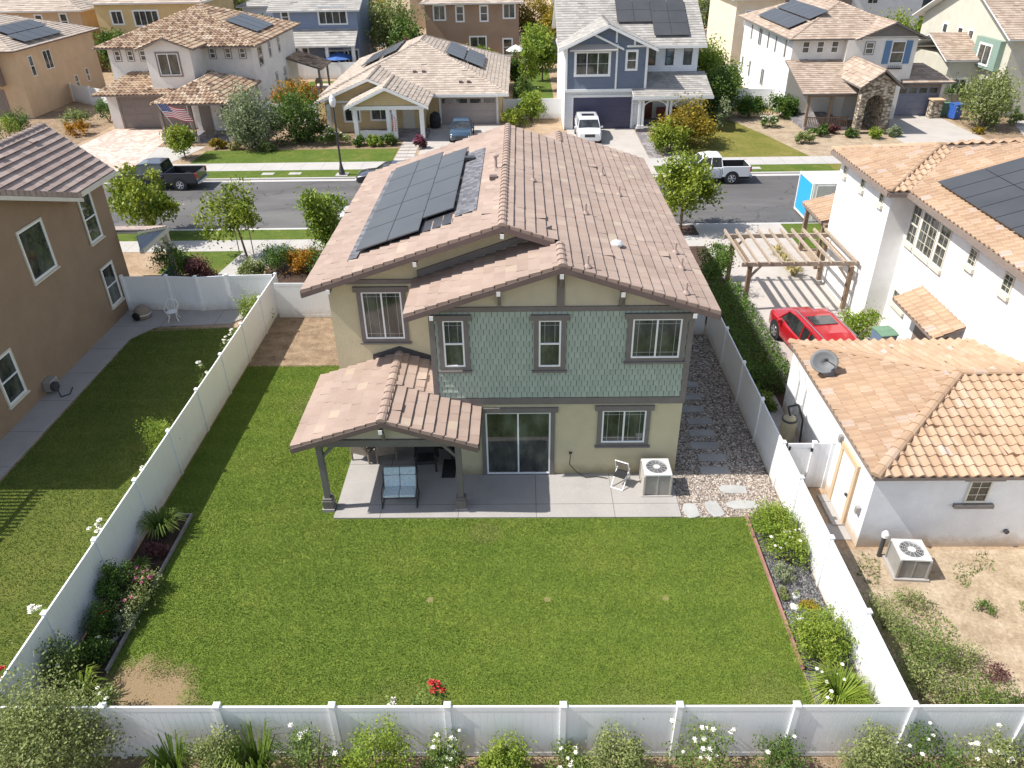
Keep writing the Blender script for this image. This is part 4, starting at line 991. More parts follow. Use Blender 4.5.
# trim boards
b = MB(); tr = 20.09
b.box(-2.79, 5.05, tr-0.05, tr-0.001, 2.86, 3.10); b.box(-2.79, -2.62, tr-0.052, tr-0.001, 3.10, 6.10); b.box(4.88, 5.05, tr-0.052, tr-0.001, 3.10, 6.10)
b.box(5.003, 5.05, tr-0.001, 22.0, 2.86, 3.10); b.box(-2.79, -2.766, tr-0.001, tr+0.14, 3.10, 6.1)
b.box(-2.79, 5.05, tr-0.055, tr-0.001, 6.10, 6.25)
for x in (1.1,): b.box(x-0.11, x+0.11, tr-0.050, tr-0.001, 6.25, zt(x)-0.05)
for x in (-0.68, 2.82+0.1): b.box(x-0.05, x+0.05, tr-0.045, tr-0.001, 6.25, zt(x)-0.02)
b.box(-6.2, -2.75, 22.05, 22.099, 6.12, 6.27)
b.build('trim', M['trim_grey'], H)
def fascia(mb, p0, p1, h=0.24, tk=0.045, m=0):
    p0 = Vector(p0); p1 = Vector(p1); d = (p1-p0); n = Vector((d.y, -d.x, 0)).normalized()*tk
    mb.extr([p0, p1, p1-Vector((0, 0, h)), p0-Vector((0, 0, h))], n, m)
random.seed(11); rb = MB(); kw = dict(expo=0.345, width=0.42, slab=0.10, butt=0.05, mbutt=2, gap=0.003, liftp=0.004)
zE = 6.25; rz = zE+S*6.2
tiles(rb, [(-6.78, 33.7, zE), (-6.78, 21.27, zE), (-0.58, 21.27, rz), (-0.58, 33.7, rz)], **kw)
tiles(rb, [(5.62, 19.54, zE), (5.62, 21.27, zE), (1.1, 21.27, zE+S*4.52), (1.1, 19.54, zE+S*4.52)], **kw)
tiles(rb, [(5.62, 21.27, zE), (5.62, 33.6, zE), (-0.58, 33.6, rz), (-0.58, 21.27, rz)], **kw)
tiles(rb, [(5.62, 33.6, zE), (5.62, 35.5, zE), (1.67, 35.5, zE+S*3.95), (1.67, 33.6, zE+S*3.95)], **kw)
tiles(rb, [(-2.28, 35.5, zE), (-2.28, 32.0, zE), (1.67, 32.0, zE+S*3.95), (1.67, 35.5, zE+S*3.95)], **kw)
tiles(rb, [(-3.42, 22.09, zE), (-3.42, 19.54, zE), (1.1, 19.54, zE+S*4.52), (1.1, 22.09, zE+S*4.52)], **kw)
# patio cover roof
cE = 2.74
tiles(rb, [(-6.86, 22.09, cE), (-6.86, 18.03, cE), (-4.1, 18.03, cE+S*2.76), (-4.1, 22.09, cE+S*2.76)], **kw)
tiles(rb, [(-1.34, 18.03, cE), (-1.34, 20.04, cE), (-4.1, 20.04, cE+S*2.76), (-4.1, 18.03, cE+S*2.76)], **kw)
tiles(rb, [(-2.8, 20.04, cE+S*1.46), (-2.8, 22.09, cE+S*1.46), (-4.1, 22.09, cE+S*2.76), (-4.1, 20.04, cE+S*2.76)], **kw)
caps(rb, (-0.58, 21.2, rz), (-0.58, 33.7, rz), 0.13); caps(rb, (1.1, 19.47, zE+S*4.52), (1.1, 21.25, zE+S*4.52), 0.13); caps(rb, (-4.1, 17.96, cE+S*2.76), (-4.1, 22.09, cE+S*2.76), 0.14)
caps(rb, (1.67, 33.6, zE+S*3.95), (1.67, 35.5, zE+S*3.95), 0.13)
# rake tiles turned over the gable edges
def rake(mb, p0, p1, m=0, side=-1):
    p0 = Vector(p0); p1 = Vector(p1); L = (p1-p0).length; d = (p1-p0)/L; k = 0
    while k*0.345 < L:
        a = p0+d*(k*0.345); e = p0+d*min(L, (k+1)*0.345+0.03); up = Vector((0, 0, 0.062)); y = Vector((0, 0.05*side, 0))
        if (p1.z > p0.z): dz0, dz1 = 0.02, -0.01
        else: dz0, dz1 = -0.01, 0.02
        mb.extr([a+y+up+Vector((0, 0, dz0)), e+y+up+Vector((0, 0, dz1)), e+y-Vector((0, 0, 0.13)), a+y-Vector((0, 0, 0.13))], (0, -0.07*side, 0), m, random.random()*0.5); k += 1
for p0, p1 in (((-6.78, 21.27, zE), (-0.58, 21.27, rz)), ((0.95, 21.27, rz-S*1.53), (-0.58, 21.27, rz)), ((-3.42, 19.54, zE), (1.1, 19.54, zE+S*4.52)), ((5.62, 19.54, zE), (1.1, 19.54, zE+S*4.52)),
               ((-6.86, 18.03, cE), (-4.1, 18.03, cE+S*2.76)), ((-1.34, 18.03, cE), (-4.1, 18.03, cE+S*2.76))): rake(rb, p0, p1)
roof = rb.build('roof', [M['tile_rose'], M['trim_brown'], M['tile_edge_shade']], H)
b = MB()
for p0, p1 in (((-6.78, 21.24, zE-0.03), (-0.58, 21.24, rz-0.03)), ((-0.58, 21.24, rz-0.03), (0.95, 21.24, rz-0.03-S*1.53)), ((-3.42, 19.51, zE-0.03), (1.1, 19.51, zE+S*4.52-0.03)), ((1.1, 19.51, zE+S*4.52-0.03), (5.62, 19.51, zE-0.03)),
               ((-6.86, 18.0, cE-0.03), (-4.1, 18.0, cE+S*2.76-0.03)), ((-4.1, 18.0, cE+S*2.76-0.03), (-1.34, 18.0, cE-0.03))): fascia(b, p0, p1, 0.17)
b.box(-6.82, -6.785, 21.27, 33.7, zE-0.2, zE-0.0); b.box(5.625, 5.66, 19.54, 35.5, zE-0.2, zE); b.box(-6.9, -6.865, 18.03, 22.09, cE-0.17, cE); b.box(-1.335, -1.30, 18.03, 20.03, cE-0.17, cE)
b.build('fascia', M['trim_brown'], roof)
# metal flashing where the lower gable dies into the wall and the rake
b = MB(); b.extr([(-3.3, 22.02, zE+0.10), (0.9, 22.02, zE+S*4.2+0.14), (0.9, 22.02, zE+S*4.2+0.36), (-3.3, 22.02, zE+0.32)], (0, 0.06, 0)); b.build('flashing', M['trim_grey'], roof)
b = MB(); b.extr([(-5.0, 22.03, cE+0.62), (-4.1, 22.03, cE+0.93), (-4.1, 22.03, cE+1.13), (-5.0, 22.03, cE+0.82)], (0, 0.05, 0)); b.extr([(-4.1, 22.03, cE+0.93), (-2.8, 22.03, cE+0.50), (-2.8, 22.03, cE+0.68), (-4.1, 22.03, cE+1.13)], (0, 0.05, 0)); b.build('flashing', M['metal_dark'], roof)
# outlookers with white painted ends
for x, y, z in ((-0.68, 19.5, 6.96), (1.09, 19.5, 7.47), (2.82, 19.5, 6.9), (4.90, 19.5, 6.22), (-2.62, 19.5, 6.22), (-3.22, 21.22, 7.15), (-0.59, 21.22, 8.0), (-5.94, 21.22, 6.28), (-4.15, 17.98, 3.32)):
    b = MB(); b.box(x-0.05, x+0.05, y-0.02, y+0.62 if y > 18 else y+0.5, z-0.09, z+0.04, 0); b.box(x-0.055, x+0.055, y-0.045, y-0.021, z-0.095, z+0.045, 1)
    if (x, y) in ((-0.68, 19.5), (1.09, 19.5), (2.82, 19.5), (-4.15, 17.98)):
        yb = y+0.52 if y > 18 else y+0.35; b.extr([(x-0.045, y+0.1, z-0.09), (x-0.045, yb, z-0.62), (x-0.045, yb, z-0.5), (x-0.045, y+0.22, z-0.09)], (0.09, 0, 0))
    b.build('outlooker', [M['trim_grey'], M['trim_white']], H)
# patio cover frame
b = MB(); b.box(-6.35, -1.85, 18.34, 18.56, 2.50, 2.74); b.box(-6.35, -6.15, 18.56, 22.09, 2.50, 2.74)
b.build('beam', M['trim_grey'], H)
b = MB(); b.extr([(-6.2, 18.42, 2.74), (-2.0, 18.42, 2.74), (-2.0, 18.42, 2.86), (-4.1, 18.42, 3.50), (-6.2, 18.42, 2.86)], (0, 0.05, 0)); b.build('gable_board', M['board_cream'], H)
for x in (-6.17, -1.98):
    b = MB(); b.box(x-0.09, x+0.09, 18.36, 18.54, 0.5, 2.5); b.box(x-0.16, x+0.16, 18.29, 18.61, 0.05, 0.42); b.box(x-0.14, x+0.14, 18.31, 18.59, 0.42, 0.5)
    b.build('post', M['trim_grey'], H, bevel=0.01)
    b = MB(); b.box(x-0.19, x+0.19, 18.26, 18.64, -0.02, 0.12); b.build('post_base', M['concrete'], H)
    s = 1 if x < -4 else -1
    b = MB(); b.extr([(x+s*0.09, 18.41, 2.15), (x+s*0.09, 18.41, 2.03), (x+s*0.52, 18.41, 2.5), (x+s*0.40, 18.41, 2.5)], (0, 0.09, 0)); b.build('brace', M['trim_grey'], H)
# windows
TG = dict(trim=M['trim_grey'], tw=0.14)
window(H, (-2.38, 20.05, 4.27), '-y', 0.62, 1.58, 'hung', **TG)
wds = window(H, (0.47, 20.05, 4.25), '-y', 0.66, 1.58, 'hung', **TG)
w3 = window(H, (3.24, 20.05, 4.53), '-y', 1.45, 1.32, 'slider', **TG); prairie(w3, (3.24, 20.05, 4.53), '-y', 1.45, 1.32, 'slider')
w4 = window(H, (2.50, 20.085, 1.36), '-y', 1.39, 1.25, 'slider', **TG); prairie(w4, (2.50, 20.085, 1.36), '-y', 1.39, 1.25, 'slider')
w5 = window(H, (-5.15, 22.095, 4.17), '-y', 1.28, 1.68, 'slider', **TG); prairie(w5, (-5.15, 22.095, 4.17), '-y', 1.28, 1.68, 'slider')
prairie(w5, (-2.38, 20.05, 4.27), '-y', 0.62, 1.58, 'hung'); prairie(wds, (0.47, 20.05, 4.25), '-y', 0.66, 1.58, 'hung')
sd = window(H, (-1.22, 20.085, 0.10), '-y', 2.08, 2.46, 'slider', trim=M['trim_grey'], tw=0.14, sill=False); sd.name = 'sliding_door'
window(H, (-5.0, 22.09, 0.15), '-y', 1.7, 2.1, 'slider', trim=M['trim_grey'], tw=0.1, sill=False).name = 'sliding_door'
window(H, (5.0, 31.0, 4.4), '+x', 1.2, 1.3, 'slider', **TG); window(H, (5.0, 24.5, 1.4), '+x', 1.2, 1.0, 'slider', **TG)
window(H, (-6.2, 27.5, 4.3), '-x', 1.2, 1.4, 'slider', **TG); window(H, (-6.2, 30.5, 1.2), '-x', 0.9, 1.2, 'slider', **TG)
b = MB(); b.fbox(FR((0.56, 20.085, 0.2), '-y'), 0.0, 0.23, 0.0, 0.0135, 0, 2.25); b.build('curtain', M['curtain'], sd)
b = MB(); b.fbox(FR((0.84, 20.085, 1.0), '-y'), -0.03, 0.03, 0.05, 0.09, 0, 0.3); b.build('handle', M['plastic_white'], sd)
# rooftop solar
cs = math.cos(math.atan(S)); sn = math.sin(math.atan(S)); U = Vector((0, -1, 0)); Vv = Vector((cs, 0, sn)); Nn = Vector((-sn, 0, cs))
rp = lambda x, y: Vector((x, y, zE+S*(x+6.78)))
pw = 1.82
for c in range(3):
    for j in range(5 if c < 2 else 4):
        ytop = 31.98 if c < 2 else 31.20
        o = rp(-5.22+c*1.03, ytop-j*(pw+0.03))+Nn*0.17
        q = [o, o+U*pw, o+U*pw+Vv*1.065, o+Vv*1.065]; b = MB(); b.extr(q, Nn*0.035, 0)
        e = 0.02; b.face([o+U*e+Vv*e+Nn*0.037, o+U*(pw-e)+Vv*e+Nn*0.037, o+U*(pw-e)+Vv*(1.065-e)+Nn*0.037, o+U*e+Vv*(1.065-e)+Nn*0.037], 1)
        b.build('solar_panel', [M['panel_frame'], M['solar']], H)
def on_roof(x0, x1, y0, y1, lift, tk, mat, nm, m2=None):
    b = MB(); P = [rp(x0, y0)+Nn*lift, rp(x1, y0)+Nn*lift, rp(x1, y1)+Nn*lift, rp(x0, y1)+Nn*lift]; b.extr(P, Nn*tk); return b.build(nm, mat, H)
M['slate_patch'] = m_attr('grey composition shingle', [(0, (0.10, 0.10, 0.115)), (0.5, (0.145, 0.145, 0.16)), (1, (0.20, 0.20, 0.215))], 0.9, 0.12)
for x0, x1, y0, y1 in ((-2.12, -1.42, 23.3, 30.8), (-5.52, -5.2, 22.5, 32.3)):
    b = MB(); n0 = Nn*0.055; P = [rp(x0, y1)+n0, rp(x0, y0)+n0, rp(x1, y0)+n0, rp(x1, y1)+n0]; tiles(b, P, 'flat', 0.16, 0.2, slab=0.04, butt=0.008, mslab=0, lift=0); b.build('shingle_patch', M['slate_patch'], H)
on_roof(-5.2, -2.15, 22.85, 31.9, 0.05, 0.012, M['metal_dark'], 'solar_rail')
b = MB(); b.obox(rp(-1.95, 29.6)+Nn*0.16, (0.4, 0.3, 0.1)); b.build('junction_box', M['metal_dark'], H)
# roof vents and pipes
rq = lambda x, y: Vector((x, y, rz-S*(x+0.58)+0.05))
for x, y in ((2.12, 24.62), (1.83, 19.9), (4.99, 23.46), (4.96, 22.15), (4.72, 20.14), (3.65, 28.12), (0.4, 26.5), (3.2, 30.2)):
    b = MB(); p = rq(x, y); b.tube(p-Vector((0, 0, 0.05)), p+Vector((0, 0, 0.34)), 0.035, seg=8); b.lathe(p, [(0.12, 0.0), (0.05, 0.09)], 10); b.build('vent_pipe', M['tile_brown'], H)
b = MB(); p = rp(-0.92, 27.2); b.tube(p, p+Vector((0, 0, 0.55)), 0.05, seg=8); b.lathe(p+Vector((0, 0, 0.5)), [(0.11, 0), (0.11, 0.06), (0.02, 0.1)], 10); b.lathe(p, [(0.16, 0), (0.06, 0.12)], 10); b.build('vent_pipe', M['tile_brown'], H)
p = rq(2.94, 22.47); b = MB(); b.lathe(p, [(0.20, 0.0), (0.20, 0.06), (0.14, 0.12), (0.02, 0.16)], 12); b.build('roof_vent', M['metal_light'], H)
p = rp(-0.95, 26.1); b = MB(); b.obox(p+Nn*0.10, (0.26, 0.26, 0.12)); b.build('roof_vent', M['trim_brown'], H)
for x, y in ((-3.3, 21.9), (-4.1, 20.6)):
    pass
b = MB(); b.lathe((1.55, 20.07, 0.9), [(0.03, 0), (0.03, 0.06)], 8); b.tube((1.5, 20.09, 0.95), (1.5, 19.98, 0.95), 0.025); b.build('hose_tap', M['metal_dark'], H)
# ================================================================== brown stucco neighbour, left
T = thing('brown_house', 'brown stucco two storey house at the left edge with ribbed brown tile roof', 'house', (-22, 27, 0))
b = MB(); house_body(b, 'x', -34, -18.94, 19.5, 30.6, 0, 6.32, 0.34); house_body(b, 'y', 30.6, 33.86, -23.0, -18.96, 0, 6.55, 0.80); b.build('wall', M['stucco_brown'], T)
rb = MB(); random.seed(21)
tiles(rb, [(-34, 19.0, 6.25), (-18.44, 19.0, 6.25), (-18.44, 25.05, 6.25+0.34*6.05), (-34, 25.05, 6.25+0.34*6.05)], expo=0.34, width=0.4)
tiles(rb, [(-18.44, 31.1, 6.25), (-34, 31.1, 6.25), (-34, 25.05, 6.25+0.34*6.05), (-18.44, 25.05, 6.25+0.34*6.05)], expo=0.34, width=0.4)
zB = 6.38; hB = 0.82*2.52
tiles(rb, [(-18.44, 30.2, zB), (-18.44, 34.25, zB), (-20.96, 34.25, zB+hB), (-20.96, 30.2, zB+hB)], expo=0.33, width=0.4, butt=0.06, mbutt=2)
tiles(rb, [(-20.96, 29.0, zB+hB), (-20.1, 29.0, zB+hB-0.70), (-18.44, 30.2, zB), (-20.96, 30.2, zB+hB)][::-1], expo=0.33, width=0.4, butt=0.06) if False else None
tiles(rb, [(-23.48, 34.25, zB), (-23.48, 29.0, zB), (-20.96, 29.0, zB+hB), (-20.96, 34.25, zB+hB)], expo=0.33, width=0.4)
# the steep wing's near slope runs back until it meets the rake of the big gable
tiles(rb, [(-18.44, 30.19, zB), (-20.96, 30.19, zB+hB), (-20.96, 26.7, zB+hB)], expo=0.33, width=0.4, butt=0.06) if False else None
Vp = [(-18.44, 30.2, zB), (-20.96, 30.2, zB+hB), (-20.96, 27.4, zB+hB), (-19.9, 28.6, zB+1.197)]
o_, u_ = Vector(Vp[0]), Vector((0, -1, 0))
# laid out from the same eave line so that the courses run on
def tiles_from(mb, pts, origin_a, origin_b, **kw):
    P = [origin_a, origin_b]+pts; return tiles(mb, P, **kw)
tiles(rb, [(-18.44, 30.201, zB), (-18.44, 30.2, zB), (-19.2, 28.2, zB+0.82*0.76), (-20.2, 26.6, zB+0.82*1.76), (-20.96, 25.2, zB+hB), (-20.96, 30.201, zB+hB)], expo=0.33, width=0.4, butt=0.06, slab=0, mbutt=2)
caps(rb, (-20.96, 26.5, zB+hB), (-20.96, 34.25, zB+hB), 0.12)
pr_ = [(-18.38, 19.0, 6.30), (-18.38, 25.05, 6.30+0.34*6.05), (-18.38, 31.05, 6.30)]
def rake_x(mb, p0, p1, h0=0.05, h1=0.16):
    p0 = Vector(p0); p1 = Vector(p1); L = (p1-p0).length; d = (p1-p0)/L; k = 0
    while k*0.34 < L:
        a = p0+d*(k*0.34); e = p0+d*min(L, (k+1)*0.34+0.03); mb.extr([a+Vector((0, 0, h0)), e+Vector((0, 0, h0+0.02)), e-Vector((0, 0, h1)), a-Vector((0, 0, h1))], (-0.07, 0, 0), 0, random.random()*0.5); k += 1
rake_x(rb, pr_[0], pr_[1]); rake_x(rb, pr_[2], pr_[1])
# porch roof on the street side
tiles(rb, [(-18.0, 36.9, 2.75), (-22, 36.9, 2.75), (-22, 33.9, 3.6), (-18.0, 33.9, 3.6)], expo=0.34, width=0.4)
rf = rb.build('roof', [M['tile_brown'], M['trim_cream'], M['tile_edge_shade']], T)
b = MB(); c = Vector((0, 0, -0.17)); k3 = Vector((0.03, 0, 0))
for p0, p1 in ((pr_[0], pr_[1]), (pr_[1], pr_[2])):
    p0 = Vector(p0)+c+k3; p1 = Vector(p1)+c+k3; b.extr([p0, p1, p1-Vector((0, 0, 0.16)), p0-Vector((0, 0, 0.16))], (-0.05, 0, 0))
b.box(-18.44, -18.39, 31.1, 34.28, zB-0.22, zB-0.0)
b.extr([(-18.44, 34.29, zB), (-20.96, 34.29, zB+hB), (-20.96, 34.29, zB+hB-0.2), (-18.44, 34.29, zB-0.2)], (0, 0.04, 0))
b.build('fascia', M['trim_cream'], rf)
b = MB(); b.box(-22, -17.95, 36.7, 36.95, 2.5, 2.72); b.box(-18.15, -17.95, 33.9, 36.7, 2.5, 2.72); b.build('beam', M['trim_cream'], T); b = MB(); b.extr([(-18.06, 33.9, 2.72), (-18.06, 36.6, 2.72), (-18.06, 33.9, 3.40)], (-0.05, 0, 0)); b.build('porch_gable', M['siding_denim'], T)
b = MB(); b.box(-18.25, -18.0, 36.65, 36.9, 0, 2.5); b.build('post', M['trim_cream'], T)
b = MB(); b.extr([(-18.07, 35.5, 2.5), (-18.07, 35.7, 2.5), (-18.07, 36.65, 1.7), (-18.07, 36.65, 1.5)], (0.06, 0, 0)); b.build('brace', M['trim_cream'], T)
b = MB(); b.box(-18.1, -18.0, 33.9, 36.65, 0, 0.85); b.build('porch_wall', M['siding_denim'], T)
b = MB(); b.box(-18.94, -18.92, 19.5, 19.9, 0.0, 0.01); b.v = []; b.f = []; b.m = []; b.r = []
window(T, (-18.94, 27.05, 4.12), '+x', 1.62, 1.95, 'single', trim=M['trim_cream'], tw=0.07, head=False)
window(T, (-18.94, 31.55, 3.95), '+x', 1.0, 2.0, 'hung', trim=M['trim_cream'], tw=0.07, head=False)
window(T, (-18.94, 31.6, 0.85), '+x', 1.0, 1.8, 'hung', trim=M['trim_cream'], tw=0.07, head=False)
window(T, (-18.94, 23.3, 0.85), '+x', 1.05, 1.75, 'hung', trim=M['trim_cream'], tw=0.07, head=False)
# patio cover behind that house: only its slatted shade reaches the photo
t = thing('patio_cover', 'slatted patio cover behind the brown stucco house whose striped shade lies on the grass', 'patio cover', (-22.5, 17.3, 0))
for x in (-24.6, -18.6):
    b = MB(); b.box(x-0.07, x+0.07, 16.78, 16.92, 0, 2.7); b.build('post', M['trim_cream'], t)
b = MB(); b.box(-25, -18.1, 16.75, 16.95, 2.7, 2.9)
for k in range(15):
    y = 17.05+k*0.17; b.box(-25, -18.0, y, y+0.08, 2.82, 2.92)
for x in (-24.8, -22.7, -20.7, -18.3): b.box(x-0.05, x+0.05, 16.95, 19.5, 2.70, 2.815)
b.build('slat', M['trim_cream'], t)

# ================================================================== white house and garage, right
G = thing('detached_garage', 'single storey white garage with terracotta tile roof and a satellite dish', 'garage', (12.5, 20, 0))
b = MB(); b.box(9.73, 15.98, 16.62, 24.0, 0, 2.66); b.build('wall', M['stucco_white_old'], G)
random.seed(31); rb = MB(); gk = dict(expo=0.36, width=0.30, butt=0.035, lift=0.05, liftp=0.045)
gz = 2.72; x0, y0, y1 = 9.58, 16.45, 24.18; hy = (y1-y0)/2; A = (x0+hy, (y0+y1)/2, gz+0.25*hy); Bq = (24.0, (y0+y1)/2, gz+0.25*hy)
tiles(rb, [(x0, y1, gz), (x0, y0, gz), A], 's', **gk)
tiles(rb, [(x0, y0, gz), (24, y0, gz), Bq, A], 's', **gk)
tiles(rb, [(15.99, y1, gz), (x0, y1, gz), A, (15.99, A[1], A[2])], 's', **gk)
caps(rb, (x0, y0, gz+0.05), (A[0], A[1], A[2]+0.05), 0.16, 0.42, up=0.05); caps(rb, (x0, y1, gz+0.05), (A[0], A[1], A[2]+0.05), 0.13, 0.42, up=0.05); caps(rb, (A[0], A[1], A[2]+0.05), (15.98, A[1], A[2]+0.05), 0.13, 0.42, up=0.05)
rf = rb.build('roof', [M['tile_terracotta'], M['trim_taupe']], G)
b = MB(); b.box(15.985, 24.0, 16.62, 22.0, 0, 2.66); b.build('wall', M['stucco_white_old'], G)
window(G, (12.35, 16.62, 1.72), '-y', 0.62, 0.78, 'single', grid=(2, 3), frame=M['trim_cream'])
b = MB(); b.fbox(FR((12.1, 16.62, 1.55), '-y'), 0, 1.1, 0, 0.12, 0, 0.12); b.build('window_sill', M['trim_grey'], G); b = MB(); b.fbox(FR((12.15, 16.62, 2.52), '-y'), 0, 1.1, 0, 0.10, 0, 0.10); b.build('window_head', M['trim_grey'], G)
fr = FR((9.73, 18.62, 0.05), '-x'); b = MB(); b.fbox(fr, 0, 0.95, 0, 0.05, 0, 2.05); b.build('door', M['plastic_white'], G)
b = MB(); b.fbox(fr, -0.16, -0.001, 0, 0.09, 0, 2.22); b.fbox(fr, 0.951, 1.10, 0, 0.09, 0, 2.22); b.fbox(fr, -0.001, 0.951, 0, 0.088, 2.051, 2.22); b.build('door_frame', M['edging'] if False else M['stucco_tan'], G)
b = MB(); b.fbox(fr, 0.80, 0.88, 0.05, 0.12, 0.95, 1.02); b.build('handle', M['metal_dark'], G)
for y, z in ((18.95, 2.25), (16.95, 1.15)):
    b = MB(); b.obox((9.66, y, z), (0.14, 0.14, 0.24)); b.build('wall_light', M['metal_grey'], G, bevel=0.02)
for y in (22.9, 22.2): 
    b = MB(); b.path([(9.69, y, 0.4), (9.69, y, 1.9), (9.70, y+0.5, 2.4)], 0.022); b.build('pipe', M['metal_light'], G)
b = MB(); b.obox((9.66, 22.5, 1.0), (0.12, 0.3, 0.45)); b.build('electric_box', M['metal_light'], G, bevel=0.01)
b = MB(); b.lathe((13.9, 16.6, 0.6), [(0.07, 0), (0.07, 0.05)], 8); b.tube((13.9, 16.63, 0.62), (13.9, 16.54, 0.62), 0.07, seg=10); b.build('vent', M['metal_dark'], G)
# satellite dish
t = thing('satellite_dish', 'grey satellite dish mounted on the terracotta garage roof', 'satellite dish', (9.95, 21.9, 2.8))
b = MB(); ax = Vector((-0.40, -0.62, 0.62)).normalized(); a = ax.orthogonal().normalized(); c2 = ax.cross(a); cc = Vector((9.9, 21.75, 3.30)); V = []; Fq = []; sg = 24
for q, h in ((0.01, 0.0), (0.16, 0.02), (0.30, 0.07), (0.40, 0.13)):
    for k in range(sg): an = 2*math.pi*k/sg; V.append(cc+a*q*math.cos(an)+c2*q*math.sin(an)*1.1+ax*h)
for j in range(3):
    for k in range(sg): Fq.append((j*sg+k, j*sg+(k+1) % sg, (j+1)*sg+(k+1) % sg, (j+1)*sg+k))
b.mesh(V, Fq); o = b.build('dish', M['dish'], t, smooth=True); md = o.modifiers.new('s', 'SOLIDIFY'); md.thickness = 0.02
b = MB(); b.tube((9.95, 21.9, 2.8), cc-ax*0.02, 0.03); b.box(9.85, 10.05, 21.8, 22.0, 2.78, 2.84); b.build('mount', M['metal_dark'], t)
b = MB(); b.tube(cc-c2*0.38+ax*0.1, cc+ax*0.5-c2*0.12, 0.015); b.obox(cc+ax*0.52-c2*0.1, (0.1, 0.08, 0.08)); b.build('receiver', M['metal_dark'], t)

B_ = thing('white_house', 'large white stucco house with terracotta roof and solar panels at the right edge', 'house', (20, 26, 0))
b = MB(); b.box(16.0, 29, 10, 36.2, 0, 6.22); b.box(15.1, 16.0, 30.55, 36.2, 0, 6.22); b.build('wall', M['stucco_white'], B_)
random.seed(41); rb = MB(); s_ = 0.30; zW = 6.28
hk = dict(expo=0.38, width=0.30, butt=0.03, seg=5)
t_ = 3.25; Aq = (17.95, 33.35, zW+s_*t_)
tiles(rb, [(14.7, 36.6, zW), (14.7, 30.1, zW), Aq], 's', **hk)
tiles(rb, [(14.7, 30.1, zW), (15.5, 30.1, zW), (18.75, 33.35, zW+s_*t_), Aq], 's', **hk)
mr = 22.5; zr = zW+s_*7.0
tiles(rb, [(15.5, 30.1, zW), (15.5, 9.6, zW), (mr, 9.6, zr), (mr, 29.6+0.5, zr)], 's', **hk)
tiles(rb, [(15.5, 30.1, zW), (mr, 30.1, zr), (mr, 33.35+0.0, zr), (18.75, 33.35, zW+s_*t_)][::-1], 's', **hk) if False else None
# rest of the left slope, beyond the jog: bounded by the valley and the street hip
q0 = Vector((15.5, 30.1, zW))
tiles(rb, [(15.5, 30.101, zW), (15.5, 30.1, zW), (mr, 30.1, zr), (mr, 29.6+0.0+3.5-3.5+0.5, zr), (18.75, 33.35, zW+s_*t_)] if False else [(15.5, 30.1005, zW), (15.5, 30.1, zW), (mr, 30.1, zr), (18.9, 33.2+0.5, zW+s_*3.4), (18.75, 33.35, zW+s_*t_)], 's', **hk)
tiles(rb, [(29.5, 36.6, zW), (14.7, 36.6, zW), (Aq[0], Aq[1], Aq[2]), (22.5, 30.0, zW+s_*6.6)], 's', slab=0.1, expo=0.38, width=0.3)
tiles(rb, [(29.5, 9.6, zW), (29.5, 36.6, zW), (mr, 29.6, zr), (mr, 9.6, zr)], 'flat')
caps(rb, (14.7, 36.6, zW+0.06), (Aq[0], Aq[1], Aq[2]+0.06), 0.15); caps(rb, (14.7, 30.1, zW+0.06), (Aq[0], Aq[1], Aq[2]+0.06), 0.12); caps(rb, (Aq[0], Aq[1], Aq[2]+0.06), (19.2, 33.35, Aq[2]+0.06), 0.12)
# small eyebrow roof on the long wall and the porch roof on the street side
tiles(rb, [(14.95, 28.1, 2.55), (14.95, 24.6, 2.55), (15.99, 24.6, 3.05), (15.99, 28.1, 3.05)], 's', **hk)
tiles(rb, [(15.0, 39.9, 2.6), (15.0, 36.9, 2.6), (16.9, 36.9, 3.1), (16.9, 39.9, 3.1)], 's', **hk)
rf = rb.build('roof', [M['tile_terracotta'], M['trim_taupe']], B_)
b = MB(); b.box(15.44, 15.49, 10, 30.1, zW-0.2, zW-0.02); b.box(14.64, 14.69, 30.1, 36.6, zW-0.2, zW-0.02); b.box(14.7, 15.5, 30.05, 30.09, zW-0.2, zW-0.02); b.build('gutter', M['trim_taupe'], rf)
b = MB(); b.box(15.15, 15.35, 39.5, 39.7, 0, 2.4); b.box(15.12, 15.38, 36.6, 39.8, 2.35, 2.55); b.box(15.16, 15.32, 37, 37.15, 0, 2.35); b.build('post', M['pergola_dark'], B_)
TW = dict(frame=M['trim_cream'], sill=True)
def sillw(o, w_, hh, kind, grid=None, face='-x'):
    wn = window(B_, o, face, w_, hh, kind, grid=grid, frame=M['trim_cream'], pane=M['glass'])
    b = MB(); b.fbox(FR(o, face), -0.06, w_+0.06, 0, 0.12, -0.16, -0.003); b.build('window_sill', M['trim_cream'], wn)
sillw((16.0, 30.30, 4.17), 0.72, 1.6, 'hung', (2, 4)); sillw((16.0, 29.40, 4.17), 1.30, 1.6, 'slider', (4, 4)); sillw((16.0, 27.95, 4.17), 0.78, 1.6, 'hung', (2, 4))
sillw((16.0, 25.75, 5.05), 0.52, 0.66, 'single', (2, 3)); sillw((16.0, 23.5, 5.05), 0.55, 0.66, 'single', (2, 3)); sillw((16.0, 20.8, 5.05), 0.55, 0.66, 'single', (2, 3))
for y in (35.75, 33.65, 31.6): sillw((15.1, y, 5.38), 0.42, 0.5, 'single', (2, 2))
sillw((16.0, 30.1, 1.5), 1.2, 0.6, 'slider', (4, 2))
b = MB(); b.box(15.97, 15.999, 25.0, 27.8, 0.1, 2.2); b.build('door_recess', M['trim_taupe'], B_)
sv = dict(); ns = Vector((-math.sin(math.atan(s_)), 0, math.cos(math.atan(s_)))); vs = Vector((math.cos(math.atan(s_)), 0, math.sin(math.atan(s_))))
